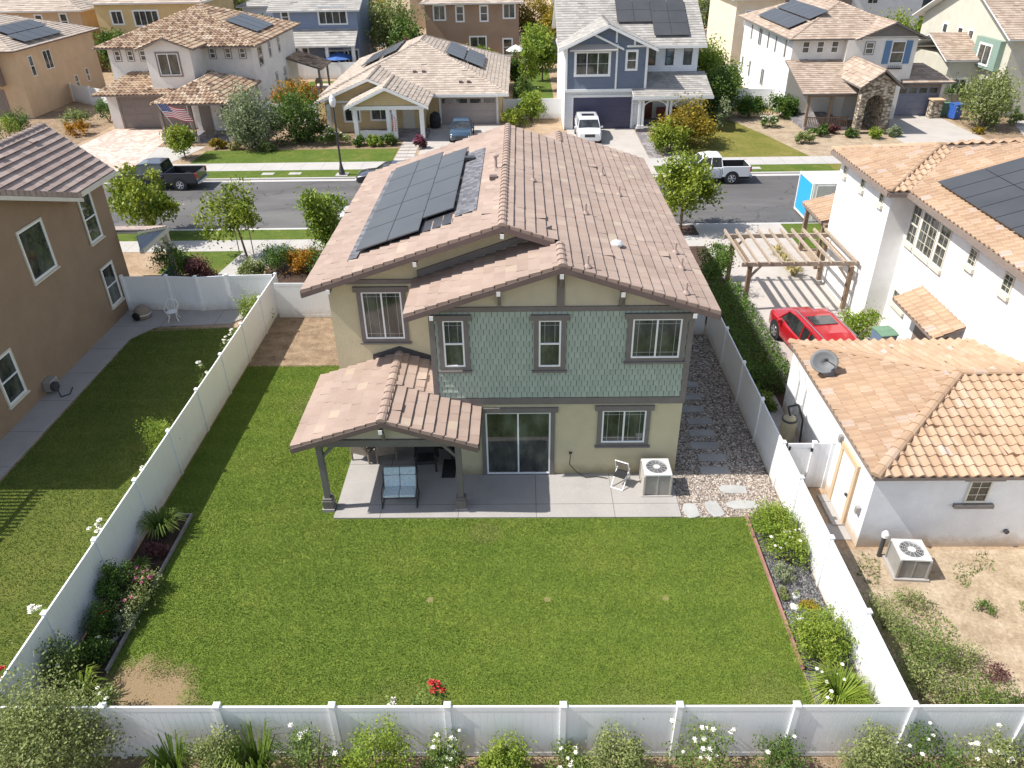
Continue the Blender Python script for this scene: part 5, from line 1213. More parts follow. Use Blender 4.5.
for c in range(3):
    for j in range(8):
        o = Vector((16.45+c*1.66, 30.75-0.9-j*1.06, zW+s_*(0.95+c*1.66)))+ns*0.19
        q = [o, o+Vector((0, -1.03, 0)), o+Vector((0, -1.03, 0))+vs*1.7, o+vs*1.7]; b = MB(); b.extr(q, ns*0.035); e = 0.02
        b.face([p+ns*0.037 for p in [o+Vector((0, -e, 0))+vs*e, o+Vector((0, -1.03+e, 0))+vs*e, o+Vector((0, -1.03+e, 0))+vs*(1.7-e), o+Vector((0, -e, 0))+vs*(1.7-e)]], 1)
        b.build('solar_panel', [M['panel_frame'], M['solar']], B_)

# pergola over the driveway
t = thing('pergola', 'weathered wooden pergola standing over the driveway of the white house', 'pergola', (12.5, 33.8, 0))
for x, y in ((10.35, 32.35), (14.75, 31.9), (14.75, 35.2), (10.35, 35.6)):
    b = MB(); b.box(x-0.09, x+0.09, y-0.09, y+0.09, 0, 2.35); b.build('post', M['pergola_dark'], t)
    if (x, y) == (14.75, 35.2) or x > 14:
        b = MB(); b.lathe((x, y, 0), [(0.2, 0), (0.2, 0.25)], 12); b.build('post_base', M['concrete'], t)
    s = 1 if x < 12 else -1
    b = MB(); b.extr([(x+s*0.09, y-0.04, 1.8), (x+s*0.09, y-0.04, 1.65), (x+s*0.65, y-0.04, 2.35), (x+s*0.5, y-0.04, 2.35)], (0, 0.08, 0)); b.build('brace', M['pergola_wood'], t)
for y in (32.0, 35.5):
    b = MB(); b.box(9.85, 15.05, y-0.05, y+0.05, 2.35, 2.55); b.build('beam', M['pergola_wood'], t)
for k in range(10):
    x = 9.95+k*0.545; b = MB(); b.box(x-0.04, x+0.04, 31.7, 35.9, 2.552, 2.68); b.build('rafter', M['pergola_wood'], t)
for x in (10.35, 14.75):
    b = MB(); b.box(x-0.05, x+0.05, 32.1, 35.4, 2.2, 2.345); b.build('side_beam', M['pergola_dark'], t)

# ================================================================== houses across the street
def simple_win(h, o, face, w_, hh, kind='hung', trim='trim_white', tw=0.1, frame=None, grid=None, head=False): 
    return window(h, o, face, w_, hh, kind, trim=M[trim] if trim else None, tw=tw, head=head, sill=False, frame=frame, grid=grid, f=0.06)
far = dict(expo=0.36, width=0.44, butt=0.03)
fs = dict(expo=0.42, width=0.36, butt=0.05, seg=4)
# A: white house with clay tile roof, flag
A_ = thing('clay_roof_house', 'white stucco house with blended clay tile roof and flag by its porch', 'house', (-30, 72, 0))
b = MB(); b.box(-37.1, -24.1, 73.5, 88, 0, 6.3); b.box(-32.3, -28.4, 70.3, 73.5, 3.0, 6.6); b.box(-36.7, -28.4, 70.3, 73.5, 0, 3.0)
b.extr([(-32.3, 70.3, 6.6), (-28.4, 70.3, 6.6), (-30.35, 70.3, 7.4)], (0, 4, 0)); b.box(-28.4, -24.3, 68.6, 73.5, 0, 3.1); b.build('wall', M['stucco_pearl'], A_)
rb = MB(); random.seed(51); hip_roof(rb, -37.9, -23.4, 72.7, 88.7, 6.35, 0.36, 's', **fs)
gable_roof(rb, 'y', 69.8, 76.0, -32.9, -27.9, 6.55, 0.36, 's', **fs)
tiles(rb, [(-37.5, 69.4, 3.0), (-27.8, 69.4, 3.0), (-27.8, 73.45, 4.2), (-35.5, 73.45, 4.2)], 's', **fs)
hip_roof(rb, -30.1, -23.9, 64.3, 74.0, 3.2, 0.42, 's', **fs)
rb.build('roof', [M['tile_blend'], M['trim_taupe']], A_)
g, tr_ = garage_door(A_, (-35.6, 70.3, 0), '-y', 5.6, 2.6, M['door_taupe']); tr_.build('door_trim', M['trim_taupe'], g)
b = MB(); b.box(-29.95, -24.0, 64.6, 68.6, -0.02, 0.12); b.build('porch_floor', M['paver_grey'], A_)
for x in (-29.7, -27.2, -24.2):
    b = MB(); b.box(x-0.12, x+0.12, 64.7, 64.94, 0.1, 3.1); b.build('post', M['trim_taupe'], A_)
    b = MB(); b.box(x-0.2, x+0.2, 64.6, 65.0, 0.1, 0.5); b.build('post_base', M['stucco_pearl'], A_)
simple_win(A_, (-31.3, 70.3, 4.45), '-y', 1.8, 1.75, 'slider', 'trim_taupe', 0.14)
for x in (-36.5, -35.35, -34.2): simple_win(A_, (x, 73.5, 5.2), '-y', 0.5, 0.85, 'hung', 'trim_taupe', 0.07)
for x in (-27.9, -26.5, -25.2): simple_win(A_, (x, 73.5, 5.3), '-y', 0.5, 0.85, 'hung', 'trim_taupe', 0.07)
simple_win(A_, (-26.0, 68.6, 1.1), '-y', 1.1, 1.3, 'slider', 'trim_taupe', 0.1)
for y, z, w_, h in ((75.2, 4.3, 1.2, 1.7), (78.6, 4.6, 0.6, 1.6), (81.8, 4.6, 0.6, 1.6), (79.5, 1.4, 0.6, 1.6), (82.5, 1.4, 0.7, 1.6)): simple_win(A_, (-24.1, y, z), '+x', w_, h, 'hung', 'trim_taupe', 0.06)
b = MB(); b.box(-28.0, -27.0, 68.56, 68.599, 0.12, 2.3); b.build('door', M['door_taupe'], A_)
b = MB(); tiles(b, [(-20.6, 83.8, 2.6), (-20.6, 88.7, 2.6), (-24.09, 88.7, 3.7), (-24.09, 83.8, 3.7)], 's', **fs); b.build('patio_roof', [M['tile_blend'], M['trim_taupe']], A_)
for y in (84.3, 88.2):
    b = MB(); b.box(-21.1, -20.9, y-0.1, y+0.1, 0, 2.6); b.build('post', M['trim_taupe'], A_)
for k in range(3):
    ss = 0.36; o = Vector((-24.6-0.0, 81.2-k*1.9, 6.35+ss*1.2)); 
    b = MB(); v_ = Vector((-1, 0, ss)).normalized(); n_ = Vector((ss, 0, 1)).normalized(); q = [o+n_*0.2, o+n_*0.2+Vector((0, 1.8, 0)), o+n_*0.2+Vector((0, 1.8, 0))+v_*3.0, o+n_*0.2+v_*3.0]; b.extr(q, n_*0.04); b.build('solar_panel', M['solar'], A_)
# C: straw coloured craftsman with porch
C_ = thing('craftsman_house', 'straw yellow single storey house with white columned porch and broad sand tile roof', 'house', (-9, 78, 0))
b = MB(); b.box(-16.8, -1.9, 70.4, 88.3, 0, 2.72); b.box(-16.8, -8.3, 67.9, 70.4, 0, 2.6); b.extr([(-16.8, 67.9, 2.6), (-8.3, 67.9, 2.6), (-12.7, 67.9, 4.15)], (0, 6, 0)); b.build('wall', M['siding_straw'], C_)
rb = MB(); random.seed(61); hip_roof(rb, -17.6, -1.1, 69.4, 89.2, 2.72, 0.40, 'flat', **far)
gable_roof(rb, 'y', 67.2, 77.5, -17.6, -8.0, 2.55, 0.40, 'flat', **far); gable_roof(rb, 'y', 64.0, 69.5, -14.3, -7.55, 2.85, 0.44, 'flat', **far)
rf = rb.build('roof', [M['tile_sand'], M['trim_white']], C_)
b = MB(); b.extr([(-14.2, 64.5, 2.85), (-7.65, 64.5, 2.85), (-10.92, 64.5, 4.2)], (0, 0.1, 0)); b.build('gable_board', M['siding_straw'], C_)
b = MB()
for (xa, za), (xb, zb_) in (((-14.35, 2.8), (-10.92, 4.31)), ((-10.92, 4.31), (-7.5, 2.8))): b.extr([(xa, 63.96, za), (xb, 63.96, zb_), (xb, 63.96, zb_-0.2), (xa, 63.96, za-0.2)], (0, 0.05, 0))
for (xa, za), (xb, zb_) in (((-17.65, 2.52), (-12.8, 4.46)), ((-12.8, 4.46), (-8.0, 2.54))): b.extr([(xa, 67.16, za), (xb, 67.16, zb_), (xb, 67.16, zb_-0.2), (xa, 67.16, za-0.2)], (0, 0.05, 0))
b.box(-14.0, -7.9, 64.35, 64.6, 2.55, 2.84); b.box(-7.75, -1.05, 69.28, 69.38, 2.5, 2.72); b.box(-16.8, -8.3, 67.84, 67.9, 2.45, 2.6); b.build('fascia', M['trim_white'], rf)
b = MB(); b.box(-13.9, -7.9, 64.4, 67.9, -0.02, 0.25); b.build('porch_floor', M['paver_grey'], C_)
for x in (-13.6, -10.9, -10.4, -8.15):
    b = MB(); b.box(x-0.17, x+0.17, 64.42, 64.76, 0.25, 2.55); b.build('column', M['trim_white'], C_)
b = MB(); b.box(-16.6, -16.3, 67.4, 67.7, 0, 2.4); b.build('column', M['trim_white'], C_)
b = MB(); b.box(-13.4, -10.6, 64.5, 64.7, 0.25, 0.85); b.build('porch_wall', M['trim_white'], C_)
g, tr_ = garage_door(C_, (-7.1, 70.4, 0), '-y', 4.9, 2.25, M['door_grey'], True); tr_.build('door_trim', M['trim_white'], g)
simple_win(C_, (-15.2, 67.9, 0.9), '-y', 1.3, 1.3, 'slider'); simple_win(C_, (-12.9, 67.9, 1.0), '-y', 1.6, 1.2, 'slider')
b = MB(); b.box(-10.2, -9.2, 67.85, 67.899, 0.25, 2.35); b.build('door', M['trim_cream'], C_)
for y0, x0_ in ((77.5, -2.4),):
    n_ = Vector((0.40, 0, 1)).normalized(); v_ = Vector((-1, 0, 0.40)).normalized()
    for i in range(4):
        for j in range(2):
            x = -3.6-j*1.75; y = 80.6-i*1.75; o = Vector((x, y, 2.72+0.40*(-1.1-x)))+n_*0.2; q = [o, o+Vector((0, 1.7, 0)), o+Vector((0, 1.7, 0))+v_*1.75, o+v_*1.75]; b = MB(); b.extr(q, n_*0.04); b.build('solar_panel', M['solar'], C_)
    n_ = Vector((-0.40, 0, 1)).normalized(); v_ = Vector((1, 0, 0.40)).normalized()
    for i in range(4):
        for j in range(2):
            x = -14.9+j*1.75; y = 81.6-i*1.75; o = Vector((x, y, 2.72+0.40*(x+17.6)))+n_*0.2; q = [o, o+Vector((0, 1.7, 0)), o+Vector((0, 1.7, 0))+v_*1.75, o+v_*1.75]; b = MB(); b.extr(q, n_*0.04); b.build('solar_panel', M['solar'], C_)
for x, y in ((-9.5, 72.6), (-8.7, 72.6), (-5.3, 71.0), (-4.6, 71.0), (-13.9, 78)):
    b = MB(); zz = 2.75+0.40*min(y-69.4, -1.1-x, x+17.6); b.box(x-0.15, x+0.15, y-0.12, y+0.12, zz, zz+0.16); b.build('roof_vent', M['trim_brown'], C_)
# D: slate blue house
D_ = thing('blue_house', 'slate blue and white two storey house with navy garage door and white porch', 'house', (9, 72, 0))
b = MB(); b.box(3.72, 15.2, 70.4, 82, 0, 6.3); b.box(3.72, 10.5, 67.9, 70.4, 0, 3.3); b.extr([(15.2, 70.4, 6.3), (15.2, 82, 6.3), (15.2, 76.2, 9.2)], (-11.48, 0, 0)); b.build('wall', M['siding_white'], D_)
b = MB(); b.box(3.7, 10.48, 67.6, 70.42, 3.32, 6.5); b.extr([(3.7, 67.6, 6.5), (10.48, 67.6, 6.5), (10.48, 67.6, 6.7), (7.1, 67.6, 8.1), (3.7, 67.6, 6.7)], (0, 3, 0)); b.build('upper_wall', M['siding_blue'], D_)
b = MB(); b.box(3.68, 3.699, 67.62, 81.9, 0.0, 6.3); b.build('side_wall', M['stucco_white'], D_)
rb = MB(); random.seed(71); gable_roof(rb, 'x', 3.1, 15.7, 69.6, 82.8, 6.35, 0.50, 'flat', **far)
gable_roof(rb, 'y', 67.0, 73.2, 3.1, 11.15, 6.5, 0.45, 'flat', **far)
tiles(rb, [(9.3, 66.2, 2.95), (15.9, 66.2, 2.95), (15.9, 70.38, 4.15), (9.3, 70.38, 4.15)], 'flat', **far)
rf = rb.build('roof', [M['tile_grey'], M['trim_white']], D_)
b = MB()
for (xa, za), (xb, zb_) in (((3.05, 6.45), (7.12, 8.28)), ((7.12, 8.28), (11.2, 6.45))): b.extr([(xa, 66.95, za), (xb, 66.95, zb_), (xb, 66.95, zb_-0.2), (xa, 66.95, za-0.2)], (0, 0.05, 0))
for (xa, za), (xb, zb_) in (((5.76, 7.73), (8.45, 6.5)),): b.extr([(xa, 67.3, za), (xb, 67.3, zb_), (xb, 67.3, zb_-0.16), (xa, 67.3, za-0.16)], (0, 0.3, 0))
b.box(3.68, 3.86, 67.54, 67.599, 3.3, 6.6); b.box(10.3, 10.5, 67.54, 67.599, 3.3, 6.6); b.box(7.85, 8.0, 67.54, 67.599, 3.3, 6.8); b.box(3.65, 10.5, 67.50, 67.62, 3.12, 3.34); b.box(8.7, 10.3, 67.54, 67.599, 6.55, 6.7)
b.box(7.75, 7.9, 67.54, 67.599, 6.9, 7.8); b.box(9.25, 9.4, 67.54, 67.599, 6.7, 7.2); b.box(9.25, 15.95, 66.14, 66.2, 2.72, 2.95); b.box(9.7, 15.3, 66.5, 66.75, 2.55, 2.75); b.box(11.2, 15.7, 69.5, 69.6, 6.15, 6.36)
b.build('trim', M['trim_white'], rf)
b = MB(); b.extr([(4.0, 66.95, 6.35), (7.9, 66.95, 6.35), (7.7, 67.55, 6.75), (4.2, 67.55, 6.75)], (0, 0.0, 0.08)); b.build('window_awning', M['tile_grey'], D_)
simple_win(D_, (4.55, 67.6, 4.45), '-y', 2.75, 1.75, 'triple', 'trim_white', 0.14, grid=(3, 2)); simple_win(D_, (8.75, 67.6, 4.85), '-y', 0.8, 1.4, 'hung', 'trim_white', 0.12)
for x in (10.85, 12.4, 13.95): simple_win(D_, (x, 70.4, 4.7), '-y', 0.72, 1.35, 'hung', None, frame=M['metal_dark'])
g, tr_ = garage_door(D_, (4.45, 67.9, 0), '-y', 4.95, 2.62, M['door_navy']); tr_.build('door_trim', M['trim_white'], g)
b = MB(); b.box(9.75, 15.4, 66.6, 70.4, -0.02, 0.28); b.build('porch_floor', M['paver_grey'], D_)
for x in (9.95, 10.25, 12.25, 12.55, 14.75, 15.05):
    b = MB(); b.box(x-0.09, x+0.09, 66.6, 66.78, 0.3, 2.55); b.box(x-0.14, x+0.14, 66.55, 66.83, 0.28, 0.55); b.build('column', M['trim_white'], D_)
for x0_, x1_ in ((10.35, 12.15), (12.65, 14.65)):
    b = MB(); n = 10; r_ = (x1_-x0_)/2; cx = (x0_+x1_)/2
    for k in range(n):
        a0, a1 = math.pi*k/n, math.pi*(k+1)/n; f = lambda a, q: (cx+q*math.cos(a), 66.66, 2.0+0.5*q/r_*math.sin(a))
        b.extr([f(a0, r_), f(a1, r_), f(a1, r_*1.12), f(a0, r_*1.12)], (0, 0.07, 0))
    b.build('arch', M['trim_white'], D_)
for z in (0.45, 0.7, 0.95):
    b = MB(); b.box(12.6, 14.7, 66.62, 66.7, z, z+0.13); b.build('railing', M['trim_white'], D_)
b = MB(); b.box(10.6, 11.6, 70.36, 70.399, 0.28, 2.45); b.build('door', M['door_red'], D_)
b = MB(); b.box(11.9, 14.3, 69.2, 69.8, 0.6, 0.85); b.box(11.9, 14.3, 69.75, 69.85, 0.85, 1.35); b.build('porch_bench', M['door_red'], D_)
n_ = Vector((0, -0.5, 1)).normalized(); v_ = Vector((0, 1, 0.5)).normalized()
for c in range(4):
    for j in range(3):
        if (c, j) in ((0, 0), (1, 0)) : continue
        x = 8.35+c*1.5+j*0.0; y = 70.6+j*1.55+(0.0 if c > 1 else 0.2); o = Vector((x, y, 6.35+0.5*(y-69.6)))+n_*0.2; q = [o, o+Vector((1.47, 0, 0)), o+Vector((1.47, 0, 0))+v_*1.7, o+v_*1.7]; b = MB(); b.extr(q, n_*0.04); b.build('solar_panel', M['solar'], D_)
# E: white house, stone arch, blue shutters
E_ = thing('stone_arch_house', 'white stucco house with stone entry arch, blue shutters and tan tile roof', 'house', (30, 74, 0))
b = MB(); b.box(23.7, 34.1, 72.0, 88.5, 0, 6.4); b.box(28.1, 34.1, 71.3, 72.0, 2.6, 6.35); b.box(32.9, 37.4, 71.3, 80, 0, 2.85); b.box(28.2, 32.9, 70.0, 72.0, 0, 2.9); b.extr([(29.3, 71.3, 6.35), (34.1, 71.3, 6.35), (34.1, 71.3, 6.5), (31.7, 71.3, 7.5), (29.3, 71.3, 6.5)], (0, 3, 0)); b.build('wall', M['stucco_pearl'], E_)
b = MB(); b.box(23.66, 23.699, 72.0, 88.5, 0, 6.4); b.build('side_wall', M['stucco_white'], E_)
rb = MB(); random.seed(81); hip_roof(rb, 23.1, 34.7, 71.3, 89.2, 6.45, 0.40, 'flat', **far); gable_roof(rb, 'y', 70.7, 76, 28.6, 34.8, 6.45, 0.42, 'flat', **far)
tiles(rb, [(23.2, 66.0, 3.0), (28.6, 66.0, 3.0), (28.6, 71.98, 4.7), (23.2, 71.98, 4.7)], 'flat', **far); gable_roof(rb, 'y', 64.3, 71.2, 27.1, 30.6, 3.75, 0.75, 'flat', **far)
tiles(rb, [(33.4, 70.7, 2.9), (38.0, 70.7, 2.9), (36.2, 73.8, 4.0), (33.4, 73.8, 4.0)], 'flat', **far)
rb.build('roof', [M['tile_tan'], M['trim_grey']], E_)
b = MB(); b.extr([(29.0, 71.24, 6.6), (34.4, 71.24, 6.6), (31.7, 71.24, 7.62)], (0, 0.05, 0)); b.build('gable_board', M['trim_grey'], E_)
# stone arch entry
b = MB(); cx, ya, yb = 28.75, 64.8, 65.5; r_ = 0.75; zs = 2.35
b.box(27.5, cx-r_, ya, yb, 0, zs); b.box(cx+r_, 30.1, ya, yb, 0, zs); n = 12
for k in range(n):
    a0, a1 = math.pi-math.pi*k/n, math.pi-math.pi*(k+1)/n; xa, xb = cx+r_*math.cos(a0), cx+r_*math.cos(a1)
    b.extr([(xa, ya, zs+r_*math.sin(a0)), (xb, ya, zs+r_*math.sin(a1)), (xb, ya, 3.72), (xa, ya, 3.72)], (0, yb-ya, 0))
b.box(27.5, cx-r_, ya, yb, zs, 3.72); b.box(cx+r_, 30.1, ya, yb, zs, 3.72); b.extr([(27.5, ya, 3.721), (30.1, ya, 3.721), (30.1, ya, 3.9), (28.8, ya, 4.85), (27.5, ya, 3.9)], (0, 0.7, 0))
b.box(29.8, 30.1, yb, 70.0, 0, 3.7); b.build('stone_arch', M['stone_wall'], E_)
b = MB(); b.box(23.9, 27.5, 66.3, 72, -0.02, 0.3); b.build('porch_floor', M['paver_grey'], E_)
for x in (23.95, 25.8): b = MB(); b.box(x-0.1, x+0.1, 66.4, 66.6, 0.3, 2.95); b.build('post', M['pergola_dark'], E_)
b = MB(); b.box(23.8, 27.5, 66.35, 66.6, 2.7, 2.95); b.build('beam', M['pergola_dark'], E_)
b = MB(); b.box(23.95, 27.5, 66.42, 66.5, 1.0, 1.08)
for k in range(24): b.box(24.05+k*0.145, 24.11+k*0.145, 66.43, 66.49, 0.3, 1.0)
b.build('railing', M['pergola_dark'], E_)
g, tr_ = garage_door(E_, (33.35, 71.3, 0), '-y', 3.55, 2.45, M['door_slate'], True); tr_.build('door_trim', M['trim_taupe'], g)
for x in (24.5, 25.75, 27.0): simple_win(E_, (x, 72.0, 5.25), '-y', 0.62, 0.95, 'hung', None); 
simple_win(E_, (29.7, 71.3, 5.2), '-y', 0.7, 0.95, 'hung', 'trim_grey', 0.06); wn = simple_win(E_, (31.95, 71.3, 4.45), '-y', 1.15, 1.75, 'hung', None)
for x in (31.35, 33.15):
    b = MB(); b.box(x, x+0.52, 71.24, 71.299, 4.4, 6.25)
    for k in range(14): b.box(x+0.05, x+0.47, 71.225, 71.24, 4.5+k*0.12, 4.58+k*0.12)
    b.build('shutter', M['shutter_blue'], E_)
b = MB(); b.box(31.9, 33.1, 71.0, 71.3, 4.0, 4.06)
for k in range(8): b.box(31.92+k*0.16, 31.95+k*0.16, 71.0, 71.03, 4.0, 4.3)
b.build('window_box', M['metal_dark'], E_)
for y, z, w_, h in ((73.5, 4.6, 0.6, 1.6), (76.5, 4.6, 0.55, 1.5), (79.0, 4.6, 0.55, 1.5), (81.5, 4.5, 1.2, 1.6), (85, 4.6, 0.6, 1.5), (79.0, 1.2, 1.1, 1.6), (84.0, 1.2, 0.7, 1.6), (87, 1.2, 0.7, 1.6)): simple_win(E_, (23.66, y+w_, z), '-x', w_, h, 'slider' if w_ > 1 else 'single', None)
n_ = Vector((-0.40, 0, 1)).normalized(); v_ = Vector((1, 0, 0.40)).normalized()
for i in range(7):
    for j in range(2):
        x = 23.9+j*1.75; y = 84.6-i*1.45; o = Vector((x, y-1.4, 6.45+0.40*(x-23.1)))+n_*0.2; q = [o+Vector((0, 1.42, 0)), o, o+v_*1.7, o+Vector((0, 1.42, 0))+v_*1.7]; b = MB(); b.extr(q, n_*0.04); b.build('solar_panel', M['solar'], E_)
# F: sage house at the right edge
F_ = thing('sage_house', 'pale sage stucco house with green bay cut by the right edge across the street', 'house', (46, 72, 0))
b = MB(); house_body(b, 'x', 41.8, 58, 70.5, 87.5, 0, 6.6, 0.45); b.box(38.9, 41.8, 74.5, 82, 0, 4.2); b.build('wall', M['stucco_sage'], F_)
b = MB(); b.box(41.3, 41.79, 71.5, 75.5, 3.6, 6.0); b.build('bay', M['siding_teal'], F_)
rb = MB(); random.seed(91); gable_roof(rb, 'x', 40.9, 58.5, 69.7, 88.3, 6.4, 0.45, 'flat', **far); gable_roof(rb, 'x', 38.3, 41.8, 74, 82.6, 4.15, 0.4, 'flat', **far); rb.build('roof', [M['tile_tan'], M['trim_white']], F_)
for y, z in ((77, 4.6), (82, 4.6), (72, 1.2), (79.0, 4.6)): simple_win(F_, (41.8, y+1, z), '-x', 0.9, 1.6, 'hung', 'trim_white')
simple_win(F_, (41.3, 74.6, 3.9), '-x', 2.0, 1.6, 'slider', 'trim_white'); simple_win(F_, (38.9, 80, 0.8), '-x', 0.7, 2.0, 'single', 'trim_white'); simple_win(F_, (39.6, 74.5, 1.2), '-y', 1.3, 1.3, 'slider', 'trim_white')
simple_win(F_, (44.5, 70.5, 4.6), '-y', 1.8, 1.5, 'slider', 'trim_white', grid=(4, 2))
# G: tan house, far left
G_ = thing('tan_house', 'tan stucco house with ribbed pale roof and solar panels at the far left edge', 'house', (-52, 84, 0))
b = MB(); b.box(-64, -46.6, 75.0, 90, 0, 5.95); b.build('wall', M['stucco_tan'], G_)
rb = MB(); random.seed(101); tiles(rb, [(-64, 74.2, 6.0), (-46.0, 74.2, 6.0), (-53.8, 82.4, 8.7), (-64, 82.4, 8.7)], 'flat', **far); tiles(rb, [(-46.0, 74.2, 6.0), (-46.0, 90.8, 6.0), (-53.8, 82.5, 8.7)], 'flat', **far); tiles(rb, [(-46.0, 90.8, 6.0), (-64, 90.8, 6.0), (-64, 82.5, 8.7), (-53.8, 82.5, 8.7)], 'flat', **far)
rb.build('roof', [M['tile_sand'], M['trim_brown']], G_)
b = MB(); b.box(-52.5, -48.2, 74.3, 75.0, 3.0, 5.9); b.build('bay', M['trim_taupe'], G_)
b = MB(); 
for x in (-52.5, -51.1, -49.7, -48.32): b.box(x, x+0.12, 74.25, 74.3, 3.0, 5.9)
b.box(-52.5, -48.2, 74.24, 74.3, 4.3, 4.42); b.build('trim', M['trim_brown'], G_)
g, tr_ = garage_door(G_, (-54.0, 75.0, 0), '-y', 5.2, 2.4, M['door_taupe']); tr_.build('door_trim', M['trim_taupe'], g)
for y, z, w_, h in ((77.0, 3.4, 0.7, 1.8), (79.6, 3.6, 1.4, 1.7), (84, 1.0, 0.7, 1.3), (86.5, 1.3, 0.6, 1.3)): simple_win(G_, (-46.6, y, z), '+x', w_, h, 'slider' if w_ > 1 else 'hung', None, frame=M['trim_white'])
n_ = Vector((0.346, 0, 1)).normalized(); v_ = Vector((-1, 0, 0.346)).normalized()
for i in range(4):
    for j in range(2):
        x = -46.6-j*1.7; y = 77.3+i*1.75+j*0.6; o = Vector((x, y, 6.0+0.346*(-46.0-x)))+n_*0.22; q = [o, o+Vector((0, 1.7, 0)), o+Vector((0, 1.7, 0))+v_*1.68, o+v_*1.68]; b = MB(); b.extr(q, n_*0.04); b.build('solar_panel', M['solar'], G_)
# houses on the next street, seen from behind
def back_house(nm, label, x0, x1, y0, y1, zE, wall, roofm, wins, s=0.35, kind='hip', low=None, lowmat=None, trimw='trim_white'):
    h = thing(nm, label, 'house', ((x0+x1)/2, (y0+y1)/2, 0)); b = MB()
    if kind == 'hip': b.box(x0, x1, y0, y1, 0, zE)
    else: house_body(b, 'x', x0, x1, y0, y1, 0, zE, s)
    b.build('wall', wall, h); rb = MB()
    if kind == 'hip': hip_roof(rb, x0-0.6, x1+0.6, y0-0.6, y1+0.6, zE+0.05, s, 'flat', expo=0.5, width=0.8)
    else: gable_roof(rb, 'x', x0-0.5, x1+0.5, y0-0.7, y1+0.7, zE-0.15, s, 'flat', expo=0.5, width=0.8)
    if low:
        a0, a1, dy, z0_, z1_ = low; tiles(rb, [(a0, y0-dy, z0_), (a1, y0-dy, z0_), (a1, y0-0.02, z1_), (a0, y0-0.02, z1_)], 'flat', expo=0.5, width=0.8)
        for k in range(4):
            x = a0+0.3+(a1-a0-0.6)*k/3; p = MB(); p.box(x-0.18, x+0.18, y0-dy+0.2, y0-dy+0.55, 0, z0_-0.1); p.build('column', M['trim_white'], h)
    rb.build('roof', [roofm, M['trim_white']], h)
    for (x, z, w_, hh, k) in wins: simple_win(h, (x, y0, z), '-y', w_, hh, k, trimw, 0.12)
    return h
back_house('grey_blue_house', 'grey blue two storey house with long porch roof behind the clay roof house', -28.6, -18.9, 97, 108, 7.0, M['siding_denim'], M['tile_grey'], [(-27.6, 5.4, 0.8, 1.6, 'hung'), (-23.3, 5.4, 3.2, 1.8, 'quad'), (-27.5, 0.9, 2.4, 2.0, 'slider'), (-23.0, 0.2, 2.6, 2.3, 'slider'), (-20.8, 0.9, 1.6, 1.7, 'slider')], 0.35, 'gable', (-28.6, -18.9, 3.0, 3.4, 4.9))
back_house('clay_brown_house', 'plain brown two storey house in the second row above the craftsman roof', -11.9, -0.2, 105, 115, 6.6, M['stucco_clay'], M['tile_sand'], [(-10.8, 4.8, 1.4, 1.6, 'slider'), (-8.0, 4.6, 0.9, 1.7, 'hung'), (-5.0, 4.6, 0.9, 1.7, 'hung'), (-2.1, 4.9, 1.4, 1.6, 'slider'), (-6.4, 1.0, 2.0, 1.8, 'slider'), (-2.2, 0.6, 1.1, 1.9, 'hung')])
back_house('yellow_house', 'yellow stucco house in the second row behind the clay tile roof', -50.6, -38, 100, 112, 7.6, M['stucco_yellow'], M['tile_sand'], [(-48.8, 5.4, 1.3, 1.4, 'slider'), (-46.1, 5.2, 2.9, 1.6, 'quad'), (-48.5, 1.2, 2.2, 1.6, 'slider')])
back_house('long_tan_house', 'tan stucco house in the top left corner of the photo', -72, -52.5, 100, 112, 6.9, M['stucco_tan'], M['tile_sand'], [(-64, 4.6, 1.1, 1.8, 'hung'), (-60.8, 4.8, 0.8, 1.6, 'hung'), (-58, 4.9, 0.8, 1.6, 'hung'), (-55, 5.0, 0.8, 1.6, 'hung')])
back_house('white_back_house', 'white two storey house in the second row right of the stone arch house', 42, 51, 108, 118, 8.0, M['stucco_white'], M['tile_grey'], [(44, 5.6, 1.3, 1.4, 'slider')])
back_house('navy_back_house', 'dark blue house in the second row near the upper right corner', 52.5, 64, 100, 112, 7.6, M['siding_blue'], M['tile_grey'], [(53.5, 5.2, 1.8, 1.5, 'slider'), (55, 1.2, 2.0, 1.6, 'slider')])
back_house('dark_brown_back_house', 'dark brown house with white windows directly behind the stone arch house', 31, 40.5, 104, 114, 7.4, M['trim_taupe'], M['tile_sand'], [(33, 5.2, 0.8, 1.6, 'single'), (34.2, 5.2, 0.8, 1.6, 'single'), (35.4, 5.2, 0.8, 1.6, 'single')])
back_house('sand_back_house', 'sand coloured house at the top edge behind the white side wall', 25.0, 30.5, 98, 112, 7.2, M['stucco_cream'], M['tile_tan'], [(26.2, 4.4, 1.0, 1.6, 'hung')])
back_house('pale_back_house', 'pale house at the top edge beyond the clay tile ridge', -37, -30, 112, 117, 6.0, M['siding_white'], M['tile_grey'], [(-35.5, 3.6, 1.3, 1.4, 'slider')])
random.seed(5)
for k, (x, c, lb) in enumerate(((-62, 'stucco_cream', 'cream house beyond the second street at the far left'), (-40, 'stucco_sage', 'pale green house beyond the second street, left of centre'), (-18, 'stucco_tan', 'tan house beyond the second street behind the trees'), (5, 'stucco_cream', 'cream house beyond the second street above the blue roof'), (27, 'siding_white', 'white house beyond the second street, right of centre'), (50, 'stucco_tan', 'tan house beyond the second street at the right'), (74, 'stucco_clay', 'brown house beyond the second street at the far right'))):
    back_house('distant_house', lb, x, x+15, 138, 150, 6.4, M[c], M['tile_sand'] if k % 2 else M['tile_grey'], [(x+2, 4.4, 1.6, 1.5, 'slider'), (x+10, 4.4, 1.6, 1.5, 'slider')])
